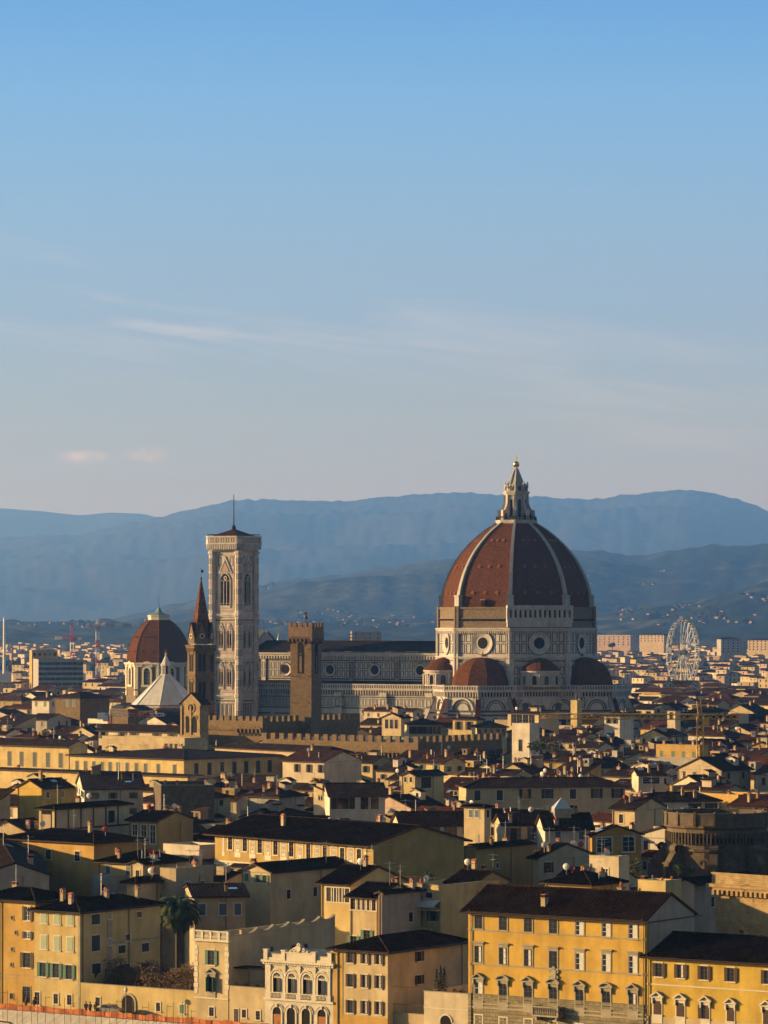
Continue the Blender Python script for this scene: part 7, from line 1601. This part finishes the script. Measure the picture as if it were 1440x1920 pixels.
# plants on the low terrace house
for i, (x_, lb, mm) in enumerate(((-6.2, 'dark leafy bush under the pergola, at the villa end', (1, 1)), (-4.6, 'yellow leaved bush under the pergola', (2, 0)), (-2.8, 'low green bush under the pergola, beside the white palace', (0, 1)))):
    ca, sa = math.cos(R(AF)), math.sin(R(AF)); o = shrub(460, 1860, 488, .6, .7, lb, mm, 120, .13); y_ = 1.9; o.location = (TERR['X']+x_*ca+y_*sa, TERR['Y']-x_*sa+y_*ca, TERR['z'])
# roof garden trees by the white tower and elsewhere
for px, y, Y, rx, rz, lb in ((1002, 1412, 905, 3.2, 1.6, 'light green roof garden bush at the foot of the square white tower'), (1042, 1414, 900, 3.6, 1.8, 'widest green roof garden bush, just east of the white tower'), (1020, 1405, 930, 2.4, 1.6, 'small dark bush right behind the roof garden, near the white tower'),
                           (1194, 1640, 560, 1.6, 1.5, 'dark green roof terrace tree beside the bright white roof pavilion'), (1272, 1638, 552, 1.0, .9, 'rounded clipped bush on a pot terrace before the stone apse'), (1298, 1640, 552, .9, .8, 'second clipped bush on the pot terrace before the stone apse'),
                           (804, 1656, 556, .8, .9, 'feathery palm like pot plant on top of the stacked balconies'), (448, 1658, 598, 1.6, .8, 'dark creeper bush on the roof terrace west of the teal shutters')):
    shrub(px, y, Y, rx, rz, lb, n=260, s=.22 if Y < 700 else .4)
o = shrub(1148, 1214, 4000, 5.5, 2.6, 'dark umbrella pine before the salmon orange block', (1, 1), 420, 1.2, 'pine_tree')
b = MB(); b.tube((0, 0, -o.location.z), (0, 0, 2), .6, 6, 0, .4); b.build('trunk', BARK, o)
# ------------------------------------------------------------------ river street, embankment works
T_ = Vector((math.cos(R(AF)), -math.sin(R(AF)), 0)); N_ = Vector((-math.sin(R(AF)), -math.cos(R(AF)), 0)); P0 = Vector((-54.8, 514.1, 0))
def rv(s, d, z): q = P0+T_*s+N_*d; return (q.x, q.y, z)
b = MB(); b.poly([rv(-40, -1, .0), rv(-40, 5.2, .0), rv(190, 5.2, .0), rv(190, -1, .0)]); tag(b.build('street', noisy('warm_street_paving', (.20, .17, .13), (.27, .23, .18), .8, .9, .1)), kind='structure')
b = MB(); b.poly([rv(-40, 5.25, -.03), rv(-40, 9.5, -6.5), rv(190, 9.5, -6.5), rv(190, 5.25, -.03)]); tag(b.build('river_wall', noisy('white_wall_sheeting', (.42, .38, .33), (.56, .52, .46), .7, .95, .3, 4)), kind='structure')  # river wall under white sheeting, one plane tilted steep to catch the sun
b = MB(); b.poly([(-600, 200, -7), (600, -600, -7), (600, 465, -7), (-600, 890, -7)]); tag(b.build('river', pm('river_water', (.02, .035, .03), .08, 0, .5)[0]), kind='structure')
b = MB(); st0 = 0
for k in range(60):
    s0, s1 = -8+k*1.15, -8+(k+1)*1.15; za, zb3 = .72+.2*math.sin(k*1.7)*math.sin(k*.6), .72+.2*math.sin((k+1)*1.7)*math.sin((k+1)*.6); da, db = 4.9+.12*math.sin(k*2.3), 4.9+.12*math.sin((k+1)*2.3)
    b.poly([rv(s0, da, .02), rv(s1, db, .02), rv(s1, db, zb3), rv(s0, da, za)]); b.poly([rv(s0, da+.03, za), rv(s1, db+.03, zb3), rv(s1, db+.03, .02), rv(s0, da+.03, .02)])
tag(b.build('safety_netting', M['net']), 'sagging orange safety netting along the river street works', 'netting')
sp0 = None
for k in range(34):
    s = -7+k*1.38+rp.uniform(-.25, .25); hgt = rp.uniform(1.9, 3.1)
    b = MB(); b.tube((0, 0, -2.6), (0, 0, hgt), .035, 5, 0)
    if k % 3 == 0: b.tube((0, 0, hgt-.25), (T_.x*.9, T_.y*.9, hgt-.15), .028, 4, 0)
    if k % 4 == 1: b.tube((0, 0, .3), (T_.x*1.2, T_.y*1.2, .35), .025, 4, 0)
    o = b.build('scaffold_pole', M['gutter']); o.location = rv(s, 6.0+rp.uniform(0, .4), 0); tag(o, 'thin dark upright scaffold pole in the row along the river works', 'pole', 'scaffold poles along the river works')
for k in range(5):
    b = MB(); b.box(-1.3, 1.3, -.2, .2, -.25, .1, 0); b.box(-1.25, 1.25, -.05, .05, .1, .3, 1); o = b.build('construction_plank', [STU['white'], M['wood']]); o.location = rv((6, 15, 23.5, 31, 37)[k], (6.6, 7.0, 6.3, 6.9, 6.6)[k], (-1.75, -2.35, -1.3, -2.2, -1.75)[k]); o.rotation_euler = (0, R(3), R(-AF+(4, -6, 9, 2, -3)[k])); tag(o, 'pale plank stack lying on the white river slope below the poles', 'plank', 'plank stacks on the slope')
p = rv(25.8, 3.9, 0); b = MB(); b.tube((0, 0, 0), (0, 0, 3.6), .07, 6, 0, .05); b.lathe([(.12, 3.5), (.25, 3.7), (.2, 4.1), (0, 4.25)], 8, 0, 1); b.lathe([(.18, 0), (.12, .5)], 8, 0, 0); o = b.build('street_lamp', [M['pipe'], M['ptrim']]); o.location = p; tag(o, 'pale street lamp post in front of the arched garden gate', 'street lamp')
# cars half hidden by the netting
def car(s, d, col, label):
    o = empty('parked_car', rv(s, d, 0), R(-AF), label=label, cat='car')
    b = MB(); b.prism([(-2.0, .35), (2.0, .35), (2.05, .75), (1.9, .92), (.95, 1.0), (-1.7, 1.0), (-2.05, .85)], -.82, .82, 0); b.prism([(-1.5, 1.0), (.95, 1.0), (.35, 1.45), (-1.05, 1.48)], -.7, .7, 0); b.build('body', pm('car_paint_'+col[0], col[1], .3, .2)[0], o)
    b = MB(); b.prism([(-1.3, 1.03), (.78, 1.03), (.3, 1.4), (-1.0, 1.42)], -.715, .715, 0); b.build('window_glass', M['glass'], o)
    for x in (-1.25, 1.25):
        for y in (-.78, .78): b = MB(); b.M = Matrix.Translation((x, y, .32)) @ Matrix.Rotation(R(90), 4, 'X'); b.lathe([(.32, -.1), (.32, .1)], 14, 0, 0); b.lathe([(.18, -.12), (.18, .12)], 10, 0, 1); b.build('wheel', [M['void'], M['metal']], o)
car(22.2, 2.6, ('grey', (.20, .20, .21)), 'grey car parked behind the netting, just west of the arched gate')
# people on the river street
def person(s, d, rz, coat, legs, label, k):
    o = empty('person', rv(s, d, 0), rz, label=label, cat='person')
    V = [(0, 0, .93), (0, 0, 1.15), (0, 0, 1.38), (0, 0, 1.48), (0, .01, 1.56), (0, .02, 1.66), (0, .01, 1.74), (.2, 0, 1.38), (.25, .03, 1.1), (.22, .12, .88), (-.2, 0, 1.38), (-.25, -.03, 1.1), (-.22, -.1, .88), (.1, 0, .86), (.11, .05+.03*k, .48), (.11, .02, .08), (.11, .14, .04), (-.1, 0, .86), (-.11, -.04, .48), (-.11, -.08-.02*k, .08), (-.11, .04, .04)]
    E = [(0, 1), (1, 2), (2, 3), (3, 4), (4, 5), (5, 6), (2, 7), (7, 8), (8, 9), (2, 10), (10, 11), (11, 12), (0, 13), (13, 14), (14, 15), (15, 16), (0, 17), (17, 18), (18, 19), (19, 20)]
    rad = [.15, .15, .15, .06, .07, .1, .07, .08, .06, .045, .08, .06, .045, .1, .07, .05, .04, .1, .07, .05, .04]
    me = bpy.data.meshes.new('body'); me.from_pydata(V, E, []); ob = bpy.data.objects.new('body', me); COL.objects.link(ob); ob.parent = o; CH.setdefault(o.name, []).append(ob)
    sk = ob.modifiers.new('skin', 'SKIN'); sv = me.skin_vertices[0].data
    for q, r_ in zip(sv, rad): q.radius = (r_, r_*.8)
    sv[0].use_root = True; ob.modifiers.new('sub', 'SUBSURF').levels = 1
    mt, n_, bs = pm('clothes_%d' % id(o), coat, .8); g = N(n_, 'ShaderNodeTexCoord'); sp2 = N(n_, 'ShaderNodeSeparateXYZ'); LK(n_, g.outputs['Object'], sp2.inputs[0])
    LK(n_, mixc(n_, mth(n_, 'GREATER_THAN', sp2.outputs[2], .9), legs, mixc(n_, mth(n_, 'GREATER_THAN', sp2.outputs[2], 1.47), coat, (.38, .22, .15))), bs.inputs['Base Color']); me.materials.append(mt)
    b = MB(); b.lathe([(.105, 1.66), (.11, 1.72), (.08, 1.8), (0, 1.83)], 10, 0, 0, (0, -.01), cap=False); b.build('hair', pm('hair_%d' % k, (.03, .02, .015), .7)[0], o)
person(9.2, 3.6, R(150), (.03, .035, .06), (.025, .025, .03), 'person in a dark coat walking, alone by the western doorway', 0)
person(8.0, 3.9, R(160), (.10, .05, .03), (.03, .03, .035), 'person in a brown jacket just west of the dark coated walker', 1)
person(18.6, 3.7, R(200), (.02, .02, .025), (.02, .02, .02), 'person dressed all in black, first of the group near the garden gate', 0)
person(19.5, 3.9, R(170), (.08, .09, .13), (.04, .04, .05), 'person in a blue grey jacket, middle of the group near the garden gate', 1)
person(20.2, 3.6, R(185), (.13, .09, .06), (.03, .025, .02), 'person in a tan coat, last of the group near the garden gate', 2)
# ------------------------------------------------------------------ air between here and the hills
hm = bpy.data.materials.new('haze_air'); hm.use_nodes = True; n = hm.node_tree; n.nodes.clear()
pv = N(n, 'ShaderNodeVolumePrincipled'); pv.inputs['Color'].default_value = (.30, .60, 1, 1); pv.inputs['Density'].default_value = 0.58e-4; pv.inputs['Absorption Color'].default_value = (1, 1, 1, 1)
pv.inputs['Anisotropy'].default_value = 0.72
LK(n, pv.outputs[0], N(n, 'ShaderNodeOutputMaterial').inputs['Volume'])
b = MB(); b.box(-9000, 9000, -300, 38500, -30, 1110); h = b.build('haze', hm); tag(h, kind='stuff')
